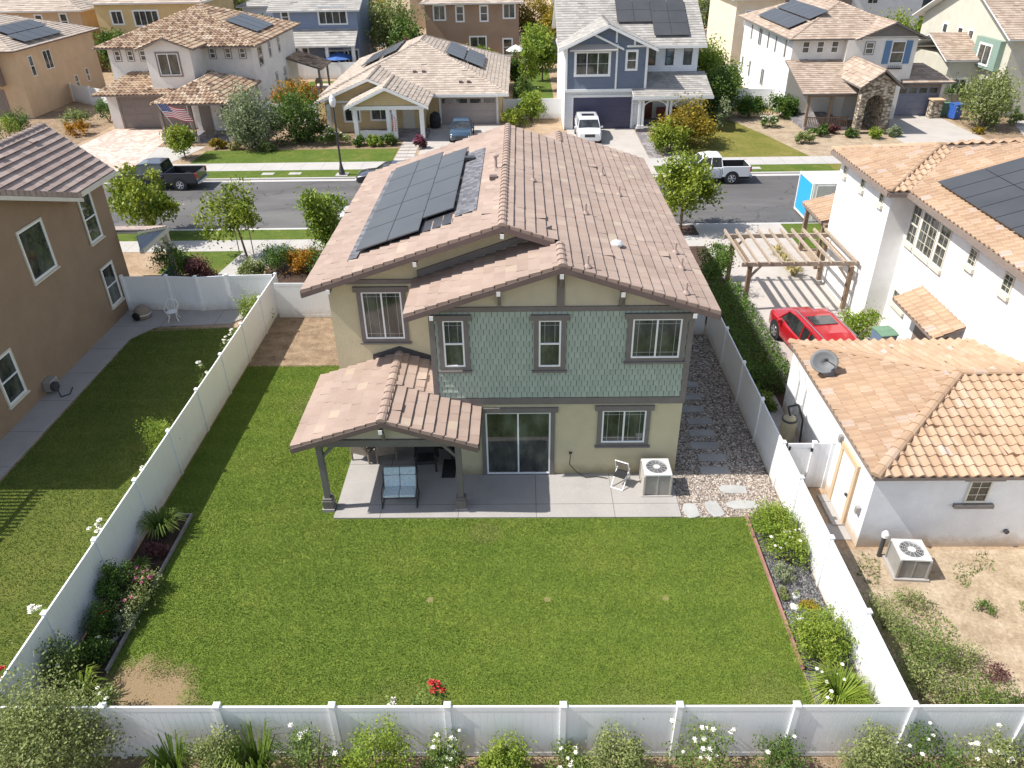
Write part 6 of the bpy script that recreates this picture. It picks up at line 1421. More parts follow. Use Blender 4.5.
# fences between the far yards
fence('vinyl_fence', 'white fence behind the small patio between two far houses', [(-28+2.4*k, 93.5) for k in range(5)]+[(-16.2, 93.5)])
fence('vinyl_fence', 'white fence running back along the left side of the craftsman house', [(-18.1, y) for y in (70.5, 75, 80, 85, 90, 93.4)])
fence('vinyl_fence', 'short white fence between the clay roof house and the craftsman house', [(-24.0, 71.5), (-21.5, 71.2), (-18.2, 70.4)])
fence('vinyl_fence', 'short white fence between the craftsman house and the blue house', [(-1.6, 72), (0.6, 72), (3.6, 72)])
fence('vinyl_fence', 'white fence behind the dark hedge left of the stone arch house', [(18.4, 75.5), (20.9, 75.2), (23.6, 75)])
fence('vinyl_fence', 'white fence at the back of the yard behind the blue house', [(16.4, 88), (18.8, 88), (21.2, 88), (23.5, 88)])
fence('vinyl_fence', 'bright white fence across the street at the top behind the back lawn', [(14, 112), (17, 112), (20, 112), (24.5, 112)])
fence('vinyl_fence', 'white fence beside the tan house at the far left', [(-46.4, 82.5), (-43.5, 80.5), (-40.6, 78.6), (-37.3, 77)])
fence('vinyl_fence', 'white fence behind the turquoise umbrella', [(35, 92), (38, 92), (41, 92)])
# ================================================================== vehicles
vehicle('pickup_truck', 'dark navy crew cab pickup truck parked at the far kerb on the left', 'pickup truck', (-25.5, 53.05, -0.118), math.pi, M['navy_paint'], 'pickup', 6.0, 2.0, chrome=True)
vehicle('pickup_truck', 'white extended cab pickup truck with a round blue door emblem', 'pickup truck', (13.0, 53.0, -0.118), math.pi, M['white_paint'], 'pickup', 5.3, 1.86, emblem=True)
vehicle('suv', 'red suv with dark sunroof parked beside the pergola', 'car', (12.1, 28.2, 0.02), R(97), M['red_paint'], 'suv', 4.85, 1.95, sunroof=True, rack=True)
vehicle('suv', 'white suv with a sunroof in front of the navy garage door', 'car', (5.5, 64.9, 0.02), R(-90), M['white_paint'], 'suv', 4.9, 1.95, sunroof=True)
vehicle('sedan', 'blue car nosed out of the driveway of the craftsman house', 'car', (-5.0, 65.6, 0.02), R(-90), M['blue_paint'], 'sedan', 4.6, 1.85)
vehicle('sedan', 'black sedan at the far kerb next to the street lamp', 'car', (-9.2, 53.2, -0.118), math.pi, M['navy_paint'], 'sedan', 4.7, 1.85)
vehicle('sedan', 'white car at the near kerb mostly hidden by the roof of the green house', 'car', (-8.8, 45.3, -0.118), math.pi, M['white_paint'], 'sedan', 4.6, 1.85)
t = thing('storage_container', 'white storage container with a sky blue end at the near kerb', 'container', (19.9, 45.4, -0.118))
b = MB(); b.box(17.1, 23.0, 44.1, 46.6, 0.02, 2.35); b.build('body', M['plastic_white'], t, bevel=0.03)
b = MB(); b.box(17.06, 17.099, 44.25, 46.45, 0.15, 2.2); b.build('end_panel', M['container_blue'], t)
b = MB()
for y in (44.12, 46.48): b.box(17.03, 17.12, y, y+0.1, 0.02, 2.36)
for z in (0.03, 2.25): b.box(17.035, 17.115, 44.2, 46.5, z, z+0.1)
b.build('frame', M['plastic_white'], t)
b = MB()
for k in range(5): b.box(17.3+k*1.15, 18.3+k*1.15, 44.06, 44.099, 0.2, 2.2)
b.build('side_panel', M['metal_light'], t)

# ================================================================== air conditioners
def aircon(label, x, y, w_, d_, h, rot, mat, top):
    t = thing('air_conditioner', label, 'air conditioner', (x, y, 0.05), world=False); t.rotation_euler = (0, 0, rot); O = dict(org=(0, 0, 0))
    b = MB(); b.box(-w_/2-0.08, w_/2+0.08, -d_/2-0.08, d_/2+0.08, -0.05, 0.03); b.build('pad', M['concrete'], t, **O)
    b = MB(); b.box(-w_/2+0.02, w_/2-0.02, -d_/2+0.02, d_/2-0.02, 0.03, h-0.05); b.build('coil', M['metal_dark'], t, **O)
    b = MB(); n = 16
    for k in range(n):
        z = 0.06+(h-0.14)*k/n; zz = z+(h-0.14)/n*0.62
        b.box(-w_/2, w_/2, -d_/2, -d_/2+0.012, z, zz); b.box(-w_/2, w_/2, d_/2-0.012, d_/2, z, zz); b.box(-w_/2, -w_/2+0.012, -d_/2+0.012, d_/2-0.012, z, zz); b.box(w_/2-0.012, w_/2, -d_/2+0.012, d_/2-0.012, z, zz)
    for sx in (-1, 1):
        for sy in (-1, 1): b.box(sx*w_/2-0.03, sx*w_/2+0.03, sy*d_/2-0.03, sy*d_/2+0.03, 0.03, h-0.05)
    b.box(-0.02, 0.02, -d_/2-0.008, -d_/2, 0.05, h-0.06); b.build('grille', mat, t, **O)
    rr = min(w_, d_)*0.40; V = []; Fq = []; sg = 32; b = MB()
    for k in range(sg):
        a = 2*math.pi*k/sg; m_ = max(abs(math.cos(a)), abs(math.sin(a))); V.append(((w_/2+0.015)*math.cos(a)/m_, (d_/2+0.015)*math.sin(a)/m_, h-0.05))
    V += [(x_, y_, h) for x_, y_, z_ in V[:sg]]
    for k in range(sg): a = 2*math.pi*k/sg; V.append((rr*math.cos(a), rr*math.sin(a), h+0.01))
    for k in range(sg): a = 2*math.pi*k/sg; V.append((rr*0.97*math.cos(a), rr*0.97*math.sin(a), h-0.14))
    for j in range(3):
        for k in range(sg): Fq.append((j*sg+k, j*sg+(k+1) % sg, (j+1)*sg+(k+1) % sg, (j+1)*sg+k))
    b.mesh(V, Fq); b.build('top_cover', top, t, **O)
    b = MB()
    for q in (0.3, 0.45, 0.6, 0.75, 0.9):
        for k in range(24): a0, a1 = 2*math.pi*k/24, 2*math.pi*(k+1)/24; b.tube((rr*q*math.cos(a0), rr*q*math.sin(a0), h+0.008), (rr*q*math.cos(a1), rr*q*math.sin(a1), h+0.008), 0.004, seg=4, caps=False)
    for k in range(12): a = 2*math.pi*k/12; b.tube((0.1*math.cos(a), 0.1*math.sin(a), h+0.006), (rr*math.cos(a), rr*math.sin(a), h+0.006), 0.005, seg=4)
    b.lathe((0, 0, h), [(0.11, -0.005), (0.11, 0.012)], 16); b.build('fan_guard', top, t, **O)
    b = MB()
    for k in range(5):
        a = 2*math.pi*k/5; c, s = math.cos(a), math.sin(a); P = [(0.08, -0.04, -0.10), (rr*0.9, -0.12, -0.13), (rr*0.9, 0.12, -0.07), (0.08, 0.05, -0.08)]
        b.extr([(x_*c-y_*s, x_*s+y_*c, h+z_) for x_, y_, z_ in P], (0, 0, 0.006))
    b.build('fan_blade', M['metal_grey'], t, **O)
aircon('beige air conditioner unit against the back wall of the green house', 4.24, 19.36, 0.84, 0.84, 0.84, 0, m_plain('beige metal', (0.44, 0.41, 0.36), 0.5, 0.06), M['metal_light'])
aircon('grey air conditioner unit standing on bare dirt by the garage', 10.78, 15.72, 0.80, 0.80, 0.72, R(-4), M['metal_grey'], M['metal_light'])

# ================================================================== patio things
t = thing('patio_glider', 'two seat patio glider with blue patterned cushions in the half shade', 'patio swing', (-3.95, 18.75, 0.055), world=False); t.rotation_euler = (R(0), 0, R(2)); t.scale = (0.88, 0.85, 0.82)
O = dict(org=(0, 0, 0))
b = MB()
for s in (-1, 1): b.path([(s*0.62, 0.45, 0), (s*0.62, 0.35, 0.55), (s*0.62, 0.50, 1.1)], 0.022); b.path([(s*0.62, -0.40, 0), (s*0.62, -0.30, 0.62), (s*0.62, 0.38, 0.66)], 0.022); b.tube((s*0.62, -0.45, 0.02), (s*0.62, 0.5, 0.02), 0.022)
b.tube((-0.62, -0.32, 0.4), (0.62, -0.32, 0.4), 0.02); b.tube((-0.62, 0.42, 0.95), (0.62, 0.42, 0.95), 0.02); b.tube((-0.62, 0.3, 0.35), (0.62, 0.3, 0.35), 0.02); b.build('frame', M['metal_dark'], t, **O)
for s in (-1, 1):
    b = MB(); b.obox((s*0.29, 0.0, 0.46), (0.56, 0.62, 0.10), (R(-4), 0, 0)); b.build('seat_cushion', M['cushion'], t, bevel=0.03, **O)
    b = MB(); b.obox((s*0.29, 0.42, 0.86), (0.56, 0.10, 0.78), (R(-22), 0, 0)); b.build('back_cushion', M['cushion'], t, bevel=0.03, **O)
def wicker_chair(label, x, y, rot, mat):
    t = thing('patio_chair', label, 'chair', (x, y, 0.055), 'patio chairs at the back of the covered patio', world=False); t.rotation_euler = (0, 0, rot)
    b = MB(); b.box(-0.3, 0.3, -0.3, 0.3, 0.32, 0.44); b.build('seat', mat, t, bevel=0.03, **O)
    b = MB(); b.obox((0, 0.3, 0.62), (0.62, 0.09, 0.62), (R(-10), 0, 0)); b.build('backrest', mat, t, bevel=0.03, **O)
    for s in (-1, 1):
        b = MB(); b.box(s*0.33-0.05, s*0.33+0.05, -0.3, 0.3, 0.58, 0.66); b.build('armrest', mat, t, bevel=0.02, **O)
        for y_ in (-0.27, 0.27): b = MB(); b.tube((s*0.33, y_, 0), (s*0.33, y_, 0.6), 0.035); b.build('leg', mat, t, **O)
wicker_chair('grey wicker patio chair, leftmost, half in the sun by the lawn', -5.5, 21.05, R(160), M['wicker'])
wicker_chair('grey wicker patio chair beside the leftmost one, turned towards the table', -4.75, 21.05, R(195), M['wicker'])
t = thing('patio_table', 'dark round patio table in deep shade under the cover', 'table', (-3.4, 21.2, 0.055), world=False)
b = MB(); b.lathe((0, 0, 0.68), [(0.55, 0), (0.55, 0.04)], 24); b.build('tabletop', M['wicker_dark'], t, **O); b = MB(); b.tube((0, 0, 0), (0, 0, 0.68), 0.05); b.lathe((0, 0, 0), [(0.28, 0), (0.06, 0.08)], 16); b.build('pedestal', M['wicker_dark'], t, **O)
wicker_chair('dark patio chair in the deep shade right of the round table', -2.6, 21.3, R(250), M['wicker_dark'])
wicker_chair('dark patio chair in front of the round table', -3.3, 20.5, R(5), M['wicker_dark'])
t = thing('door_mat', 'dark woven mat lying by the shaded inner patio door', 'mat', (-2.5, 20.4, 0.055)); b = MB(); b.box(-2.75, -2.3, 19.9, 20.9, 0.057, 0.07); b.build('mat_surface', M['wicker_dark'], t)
# white folding chair leaning near the wall
t = thing('folding_chair', 'white framed folding chair standing by the beige wall left of the air conditioner', 'chair', (3.15, 19.55, 0.055), world=False); t.rotation_euler = (0, 0, R(-28))
b = MB()
for s in (-1, 1): b.tube((s*0.22, 0.32, 0), (s*0.22, -0.02, 0.9), 0.02, seg=6); b.tube((s*0.20, -0.32, 0), (s*0.20, 0.22, 0.55), 0.02, seg=6)
for p in ((-0.22, 0.32, 0.02, 0.22, 0.32, 0.02), (-0.22, -0.02, 0.9, 0.22, -0.02, 0.9), (-0.2, -0.32, 0.02, 0.2, -0.32, 0.02)): b.tube(p[:3], p[3:], 0.02, seg=6)
b.build('frame', M['plastic_white'], t, **O)
b = MB(); b.obox((0, -0.02, 0.42), (0.38, 0.36, 0.03), (R(6), 0, 0)); b.build('seat', M['black'], t, **O); b = MB(); b.obox((0, 0.03, 0.74), (0.38, 0.025, 0.22), (R(18), 0, 0)); b.build('backrest', M['wicker'], t, **O)
b = MB(); pts = [Vector((1.52, 19.98, 0.92)), Vector((1.5, 19.95, 0.55)), Vector((1.75, 19.92, 0.25)), Vector((2.05, 19.85, 0.09)), Vector((2.4, 19.9, 0.08)), Vector((2.75, 19.8, 0.08))]
b.path(pts, 0.014); tag(b.build('garden_hose', M['black']), 'thin dark hose hanging from the tap on the beige wall', 'hose')
t = thing('utility_post', 'small white capped pipe standing at the corner of the garage', 'pipe', (10.25, 16.2, 0)); b = MB(); b.tube((10.25, 16.25, 0), (10.25, 16.25, 0.75), 0.06); b.build('pipe', M['metal_dark'], t); b = MB(); b.lathe((10.25, 16.25, 0.75), [(0.09, 0), (0.10, 0.12), (0.05, 0.2)], 12); b.build('cap', M['plastic_white'], t)
# filter tank behind the gate
t = thing('filter_tank', 'olive tan filter tank with hoses behind the white side gate', 'tank', (9.05, 21.5, 0)); b = MB(); b.lathe((9.05, 21.5, 0.05), [(0.24, 0), (0.26, 0.1), (0.26, 1.1), (0.2, 1.25), (0.08, 1.32)], 20); b.build('tank', M['tank_tan'], t, smooth=False)
b = MB(); b.lathe((9.05, 21.5, 1.2), [(0.265, 0), (0.265, 0.06)], 20); b.build('band', M['metal_dark'], t); b = MB(); b.path([(9.05, 21.5, 1.35), (9.0, 21.7, 1.6), (9.35, 21.75, 1.65), (9.5, 21.5, 1.2), (9.45, 21.2, 0.3), (9.3, 20.9, 0.1)], 0.035); b.path([(9.05, 21.5, 1.35), (9.4, 21.9, 1.1), (9.5, 22.2, 0.2)], 0.03); b.build('hose', M['black'], t)
# neighbour yard left: iron chair, pet house, hose reel
t = thing('garden_chair', 'ornate white metal garden chair by the white gate', 'chair', (-16.3, 31.75, 0.05), world=False); t.rotation_euler = (0, 0, R(15))
b = MB(); b.lathe((0, 0, 0.44), [(0.24, 0), (0.24, 0.02)], 16); b.build('seat', M['plastic_white'], t, **O)
for x, y in ((-0.2, -0.18), (0.2, -0.18), (-0.2, 0.18), (0.2, 0.18)): b = MB(); b.path([(x*0.9, y*0.9, 0.44), (x*0.8, y*0.8, 0.22), (x*1.15, y*1.15, 0)], 0.018); b.build('leg', M['plastic_white'], t, **O)
b = MB()
for k in range(7): a = math.pi*k/6; b.tube((0.26*math.cos(a)*0.7, 0.2, 0.46), (0.30*math.cos(a), 0.30, 0.62+0.34*math.sin(a)), 0.012, seg=5)
for k in range(10): a0, a1 = math.pi*k/10, math.pi*(k+1)/10; b.tube((0.30*math.cos(a0), 0.30, 0.62+0.34*math.sin(a0)), (0.30*math.cos(a1), 0.30, 0.62+0.34*math.sin(a1)), 0.016, seg=5)
for s in (-1, 1): b.path([(s*0.28, 0.26, 0.66), (s*0.3, -0.1, 0.66), (s*0.22, -0.2, 0.45)], 0.014)
b.build('backrest', M['plastic_white'], t, **O)
t = thing('pet_house', 'rounded grey brown plastic pet house at the end of the side path', 'pet house', (-17.9, 32.1, 0.05), world=False); t.rotation_euler = (0, 0, R(-20))
b = MB(); b.lathe((0, 0, 0), [(0.36, 0), (0.40, 0.18), (0.36, 0.38), (0.22, 0.54), (0.05, 0.60)], 20); b.build('shell', M['wicker'], t, smooth=True, **O); b = MB(); b.lathe((0, 0, 0.2), [(0.405, 0), (0.405, 0.05)], 20); b.build('band', M['metal_light'], t, **O)
b = MB(); b.tube((0, -0.30, 0.2), (0, -0.46, 0.2), 0.19, seg=16); b.build('entrance', M['dark_void'], t, **O)
t = thing('hose_reel', 'square grey hose reel box on the brown stucco wall', 'hose reel', (-18.7, 25.6, 0.05)); b = MB(); b.box(-18.93, -18.58, 25.3, 25.85, 0.15, 0.6); b.build('box', M['metal_grey'], t, bevel=0.03); b = MB(); b.tube((-18.6, 25.42, 0.36), (-18.45, 25.42, 0.36), 0.2, seg=16); b.build('reel', M['metal_dark'], t)
b = MB(); b.path([(-18.45, 25.4, 0.2), (-18.2, 25.1, 0.07), (-17.95, 25.3, 0.07), (-18.1, 25.8, 0.07)], 0.02); b.build('hose', M['black'], t)
# bins
def bin_(label, x, y, rot, body, lid, group=None, s=1.0):
    t = thing('wheelie_bin', label, 'bin', (x, y, 0.02), group, world=False); t.rotation_euler = (0, 0, rot)
    b = MB(); b.mesh([(-0.26, -0.28, 0.05), (0.26, -0.28, 0.05), (0.26, 0.28, 0.05), (-0.26, 0.28, 0.05), (-0.33, -0.36, 1.0), (0.33, -0.36, 1.0), (0.33, 0.36, 1.0), (-0.33, 0.36, 1.0)], [(3, 2, 1, 0), (4, 5, 6, 7), (0, 1, 5, 4), (1, 2, 6, 5), (2, 3, 7, 6), (3, 0, 4, 7)]); b.build('body', body, t, bevel=0.03, **O)
    b = MB(); b.extr([(-0.35, -0.40, 1.0), (-0.35, 0.38, 1.0), (-0.35, 0.38, 1.06), (-0.35, 0, 1.10), (-0.35, -0.40, 1.04)], (0.70, 0, 0)); b.build('lid', lid, t, bevel=0.02, **O)
    for s_ in (-1, 1): b = MB(); b.tube((s_*0.26, 0.3, 0.11), (s_*0.33, 0.3, 0.11), 0.11, seg=14); b.build('wheel', M['black'], t, **O)
    t.scale = (s, s, s); return t
bin_('blue bin closest to the kerb beside the stone pillar', 38.1, 69.8, R(20), M['bin_blue'], M['bin_blue'], s=1.25)
bin_('dark green bin behind the blue bin', 37.6, 71.0, R(10), M['bin_green'], M['bin_green'], s=1.15)
bin_('bin with a green lid and blue grey body by the round bush', 14.9, 27.95, R(8), M['bin_body'], M['bin_green'], s=1.1)
b = MB(); b.box(36.1, 37.0, 70.0, 70.8, 0, 1.5, 0); b.box(36.0, 37.1, 69.9, 70.9, 1.5, 1.62, 1); tag(b.build('stone_pillar', [M['stone_wall'], M['stucco_tan']]), 'low stone pillar right of the slate garage door', 'pillar')
# street lamp
t = thing('street_lamp', 'tall dark street lamp with white globe at the far kerb', 'street lamp', (-13.05, 55.0, 0))
b = MB(); b.lathe((-13.05, 55.0, 0), [(0.22, 0), (0.22, 0.25), (0.15, 0.5), (0.09, 0.8), (0.075, 1.2)], 12); b.tube((-13.05, 55, 1.1), (-13.05, 55, 4.75), 0.075, 0.055, 10); b.build('pole', M['metal_dark'], t)
b = MB(); b.lathe((-13.05, 55, 4.75), [(0.10, 0), (0.16, 0.08), (0.24, 0.35), (0.22, 0.55), (0.10, 0.62)], 14); b.build('globe', M['plastic_white'], t, smooth=True); b = MB(); b.lathe((-13.05, 55, 5.36), [(0.20, 0), (0.12, 0.12), (0.03, 0.22), (0.015, 0.38)], 12); b.build('finial', M['plastic_white'], t)
b = MB(); b.box(-13.5, -12.6, 54.6, 55.4, 0, 0.06); b.build('foot_slab', M['walk'], t)
# flags
def flag(label, x, y, z, L, wd, ang, droop, parent_pole, pole_dir):
    t = thing('flag', label, 'flag', (x, y, z)); o = Vector((x, y, z)); pd = Vector(pole_dir).normalized()
    b = MB(); b.tube(o, o+pd*parent_pole, 0.025, 0.02, 6); b.build('pole', M['plastic_white'], t)
    top = o+pd*parent_pole; u = Vector((math.cos(ang), 0.12, -droop)).normalized(); dn_ = -pd; ns = 13
    def P(i, j): return top+u*(L*i)+dn_*(wd*j)+Vector((0, 0.06*math.sin(i*6), 0.05*math.sin(i*7)))
    red = MB(); wh = MB(); bl = MB(); sr = MB(); st = 10
    for j in range(13):
        tgt = red if j % 2 == 0 else wh
        for i in range(st):
            a0, a1 = i/st, (i+1)/st
            if j < 7 and a1 <= 0.41: bl.face([P(a0, j/13), P(a1, j/13), P(a1, (j+1)/13), P(a0, (j+1)/13)])
            else: tgt.face([P(a0, j/13), P(a1, j/13), P(a1, (j+1)/13), P(a0, (j+1)/13)])
    for r_ in range(5):
        for c in range(6):
            cc = P(0.035+c*0.065, 0.05+r_*0.10)+Vector((0, -0.012, 0)); k = 0.035; sr.face([cc+u*k, cc+dn_*k, cc-u*k, cc-dn_*k])
    red.build('stripe', M['flag_red'], t); wh.build('stripe', M['flag_white'], t); o_ = bl.build('canton', M['flag_blue'], t); sr.build('star', M['flag_white'], o_)
flag('stars and stripes flag flying in front of the taupe garage door', -28.3, 64.2, 1.0, 2.1, 1.3, 0.0, 0.22, 2.7, (-0.40, -0.25, 1))
flag('stars and stripes flag hanging limp on the middle porch column', -10.65, 64.25, 1.0, 0.55, 1.2, 0.0, 1.2, 1.5, (0.05, -0.3, 1))
# umbrellas, shed, small far things
def umbrella(label, x, y, mat, r_=1.7):
    t = thing('patio_umbrella', label, 'umbrella', (x, y, 0)); b = MB(); b.tube((x, y, 0), (x, y, 2.4), 0.04); b.lathe((x, y, 0), [(0.3, 0), (0.3, 0.08)], 12); b.build('pole', M['metal_dark'], t)
    b = MB(); b.lathe((x, y, 2.0), [(r_, 0), (r_*0.5, 0.38), (0.05, 0.62)], 8); b.build('canopy', mat, t)
umbrella('blue patio umbrella behind the white fence near the grey blue house', -21.2, 95.2, M['umbrella_blue'], 1.9); umbrella('turquoise umbrella between the stone arch house and the sage house', 38.3, 88, M['umbrella_sky'])
umbrella('white umbrella beside the grey shed', -0.6, 99, M['plastic_white'], 1.2)
t = thing('garden_shed', 'grey garden shed with dark roof right of the plain brown house', 'shed', (2.2, 104, 0)); b = MB(); b.box(0.4, 4.6, 103, 107, 0, 2.6); b.build('wall', M['siding_denim'], t); b = MB(); b.box(0.1, 4.9, 102.6, 107.4, 2.6, 2.8); b.build('roof', M['metal_dark'], t); b = MB(); b.box(1.6, 2.5, 102.96, 102.999, 0.1, 2.1); b.build('door', M['trim_grey'], t)
for (lb, x, y, m_) in (('dark patio chair on the pink patio between far houses', -20.0, 88.6, 'wicker_dark'), ('wooden patio chair at the left of the pink patio', -22.3, 88.9, 'wicker'), ('pale chair on the porch of the clay roof house', -26.6, 66.4, 'wicker')):
    c = wicker_chair(lb, x, y, R(200), M[m_])
t = thing('covered_barbecue', 'dark round barbecue under a cover by the craftsman garage', 'barbecue', (-7.55, 69.0, 0)); b = MB(); b.lathe((-7.55, 69.0, 0.1), [(0.45, 0), (0.5, 0.6), (0.42, 1.1), (0.1, 1.3)], 14); b.build('cover', M['black'], t)
for x, y in ((21.7, 83.3), (21.9, 78.2)):
    t = thing('kettle_barbecue', 'round black barbecue on the yellow ground beside the white side wall' if y < 80 else 'black barbecue standing further back near the white fence', 'barbecue', (x, y, 0)); b = MB(); b.lathe((x, y, 0.5), [(0.15, 0), (0.42, 0.2), (0.45, 0.4), (0.35, 0.65), (0.06, 0.78)], 14); b.build('bowl', M['black'], t)
    for k in range(3): b = MB(); a = 2.1*k; b.tube((x+0.3*math.cos(a), y+0.3*math.sin(a), 0), (x+0.2*math.cos(a), y+0.2*math.sin(a), 0.6), 0.025); b.build('leg', M['metal_dark'], t)

for x, lb in ((-18.6, 'left of two pale utility covers in the far verge'), (-16.6, 'right of two pale utility covers in the far verge'), (16.9, 'pale utility cover in the far verge behind the white pickup')):
    b = MB(); b.box(x-0.45, x+0.45, 55.2, 55.75, 0.0, 0.03); tag(b.build('utility_cover', M['walk'], bevel=0.01), lb, 'utility cover')
# ================================================================== trees
tree('street_tree', 'young yellow green street tree in front of the black pickup, leftmost at the near kerb', 'tree', (-21.6, 42.9, 0), 3.75, 1.95, 1.55, LM['street'], 0.20, 30, 110, 1, trunk=0.09, stake=True, lean=(-0.5, 0), spread=0.30, shell=0.35)
tree('street_tree', 'young open crowned tree by the path to the white gate, two stakes at its foot', 'tree', (-15.2, 39.4, 0), 4.3, 1.65, 1.7, LM['street'], 0.17, 22, 80, 2, trunk=0.07, stake=True, lean=(-0.55, 0.2), shell=0.3, spread=0.28)
tree('street_tree', 'upright green tree touching the left roof edge of the green house', 'tree', (-11.0, 40.3, 0), 4.0, 1.25, 2.0, LM['lime'], 0.18, 26, 110, 3, trunk=0.08, shell=0.35)
tree('street_tree', 'round green street tree right of the rose roof by the white pickup', 'tree', (9.3, 43.0, 0), 4.1, 1.6, 1.6, LM['street'], 0.19, 28, 115, 4, trunk=0.10, shell=0.4, spread=0.32)
tree('front_tree', 'silvery flowering tree right of the flag house porch', 'tree', (-21.9, 63.4, 0), 4.3, 2.1, 2.1, LM['silver'], 0.20, 60, 60, 5, stems=3)
tree('front_tree', 'bushy green tree between the clay roof house and the craftsman house', 'tree', (-18.6, 64.5, 0), 4.2, 1.9, 2.2, LM['green'], 0.2, 55, 60, 6, stems=3)
tree('front_tree', 'small yellow green tree behind the dark pickup at the flag house path', 'tree', (-26.4, 60.0, 0), 2.5, 1.1, 1.0, LM['street'], 0.18, 36, 50, 7, trunk=0.06)
tree('front_tree', 'orange and gold leaved tree by the side wall of the clay roof house', 'tree', (-20.4, 72.5, 0), 3.4, 1.8, 1.4, LM['orange'], 0.22, 40, 55, 8, stems=3)
tree('front_tree', 'golden green tree in the dry lawn near the white pickup', 'tree', (13.3, 62.2, 0), 3.0, 2.2, 1.45, LM['gold'], 0.2, 60, 55, 9, stems=4)
tree('front_tree', 'yellow green tree beside the white porch above the rose roof corner', 'tree', (11.4, 60.0, 0), 2.4, 1.5, 1.1, LM['street'], 0.2, 36, 50, 10, stems=3)
tree('front_tree', 'dark green tree mass in the shade right of the white porch', 'tree', (17.4, 71.5, 0), 4.2, 2.1, 2.1, LM['green'], 0.22, 60, 60, 11, stems=3)
tree('front_tree', 'thin pale sapling standing alone in the dry lawn', 'tree', (17.0, 66.5, 0), 2.6, 0.6, 1.1, LM['silver'], 0.16, 22, 40, 12, trunk=0.05)
tree('back_tree', 'lime green tree between the blue house and the white side wall', 'tree', (18.0, 80.5, 0), 5.2, 2.0, 2.5, LM['lime'], 0.24, 55, 60, 13)
tree('back_tree', 'second lime green tree nearer the white side fence', 'tree', (19.4, 77.5, 0), 3.8, 1.5, 1.8, LM['lime'], 0.22, 40, 55, 14)
tree('front_tree', 'light green tree with pale trunk near the blue bins', 'tree', (38.6, 66.3, 0), 4.6, 2.0, 2.3, LM['olive'], 0.2, 52, 55, 15, stems=2)
for k, (x, y, h, rx, lf, lb) in enumerate(((-15.5, 101, 8.4, 2.8, 'olive', 'tall olive green tree left of the plain brown house'), (-13.3, 97, 5.6, 1.9, 'green', 'green tree low beside the grey blue house'), (-17.2, 106, 7.2, 2.4, 'gold', 'yellowing tree behind the grey blue house'), (-12.8, 92.5, 3.9, 1.4, 'purple', 'small purple leaved tree by the brown house corner'),
     (1.9, 109, 7.6, 2.7, 'gold', 'golden tree at the top edge right of the plain brown house'), (4.4, 106, 6.2, 1.9, 'gold', 'smaller golden tree against the blue house roof'), (1.9, 97.0, 5.0, 1.4, 'lime', 'light green tree beside the grey shed'),
     (2.4, 90.5, 5.4, 1.6, 'lime', 'tree hugging the left wall of the blue house'), (27.0, 124, 6.2, 2.6, 'olive', 'olive tree beyond the back fences near the top edge'), (31.5, 126, 6.0, 2.4, 'gold', 'yellow green tree at the top edge left of the dark brown house'), (22, 122, 5.5, 2.2, 'green', 'green tree across the back road, top right of the blue house'),
     (44.0, 99, 5.2, 2.3, 'lime', 'lime green tree in front of the white back wall, left one'), (47.8, 98, 5.4, 2.5, 'lime', 'lime green tree in front of the white back wall, middle one'), (51.0, 97, 4.4, 2.0, 'green', 'greener tree in front of the navy back house'),
     (-48, 97, 5, 2.0, 'green', 'dark green tree between the tan and yellow houses'), (-33, 105, 5.5, 1.9, 'green', 'green tree between the yellow and grey blue houses'))):
    tree('back_tree', lb, 'tree', (x, y, 0), h, rx, h*0.42, LM[lf], 0.3, 46, 46, 30+k)
for k, (x, lf) in enumerate(((-70, 'green'), (-46, 'olive'), (-25, 'gold'), (-8, 'green'), (14, 'gold'), (42, 'olive'), (66, 'green'))):
    tree('distant_tree', 'distant tree on the far side of the back road, number %s from the left' % ('first', 'second', 'third', 'fourth', 'fifth', 'sixth', 'seventh')[k], 'tree', (x, 134, 0), 7.5, 3.4, 3.2, LM[lf], 0.45, 40, 40, 60+k)
# columnar and clipped
shrub('cypress', 'tall lime green columnar cypress behind the craftsman house', 'shrub', (0.75, 84.5, 0), 0.85, 0.85, 5.0, LM['lime'], 0.2, 2600, 70, loose=0.3)
shrub('cypress', 'dark green columnar shrub left of the lime cypress', 'shrub', (-0.4, 86.5, 0), 0.9, 0.9, 3.4, LM['green'], 0.2, 1800, 71, loose=0.3)
shrub('shrub', 'bright lime shrub beside the mushroom garage door', 'shrub', (0.9, 71.0, 0), 1.3, 1.1, 2.6, LM['lime'], 0.18, 2200, 72)
shrub('shrub', 'dark green shrub behind the lime one near the garage door', 'shrub', (0.2, 74.5, 0), 1.0, 0.9, 3.2, LM['green'], 0.18, 1600, 73)
shrub('shrub', 'low yellow green shrub at the corner of the craftsman driveway', 'shrub', (-0.6, 69.2, 0), 1.2, 1.0, 1.4, LM['street'], 0.16, 1500, 74)
shrub('hedge', 'long row of low shrubs along the left edge of the craftsman back yard', 'hedge', (-16.9, 84, 0), 0.7, 5.0, 1.3, LM['lime'], 0.2, 2200, 75, box=True)
shrub('hedge', 'row of bushes along the plain brown house wall', 'hedge', (-6.0, 101, 0), 4.0, 1.2, 2.0, LM['lime'], 0.26, 2200, 76)
for k, (x, y, lb) in enumerate(((21.2, 73.4, 'left of two clipped dark green hedge balls beside the stone arch house'), (24.0, 73.0, 'right of two clipped dark green hedge balls beside the stone arch house'))):
    shrub('hedge', lb, 'hedge', (x-0.6, y-1.8, 0), 1.5, 1.2, 1.9, LM['hedge'], 0.16, 3200, 80+k, loose=0.2)
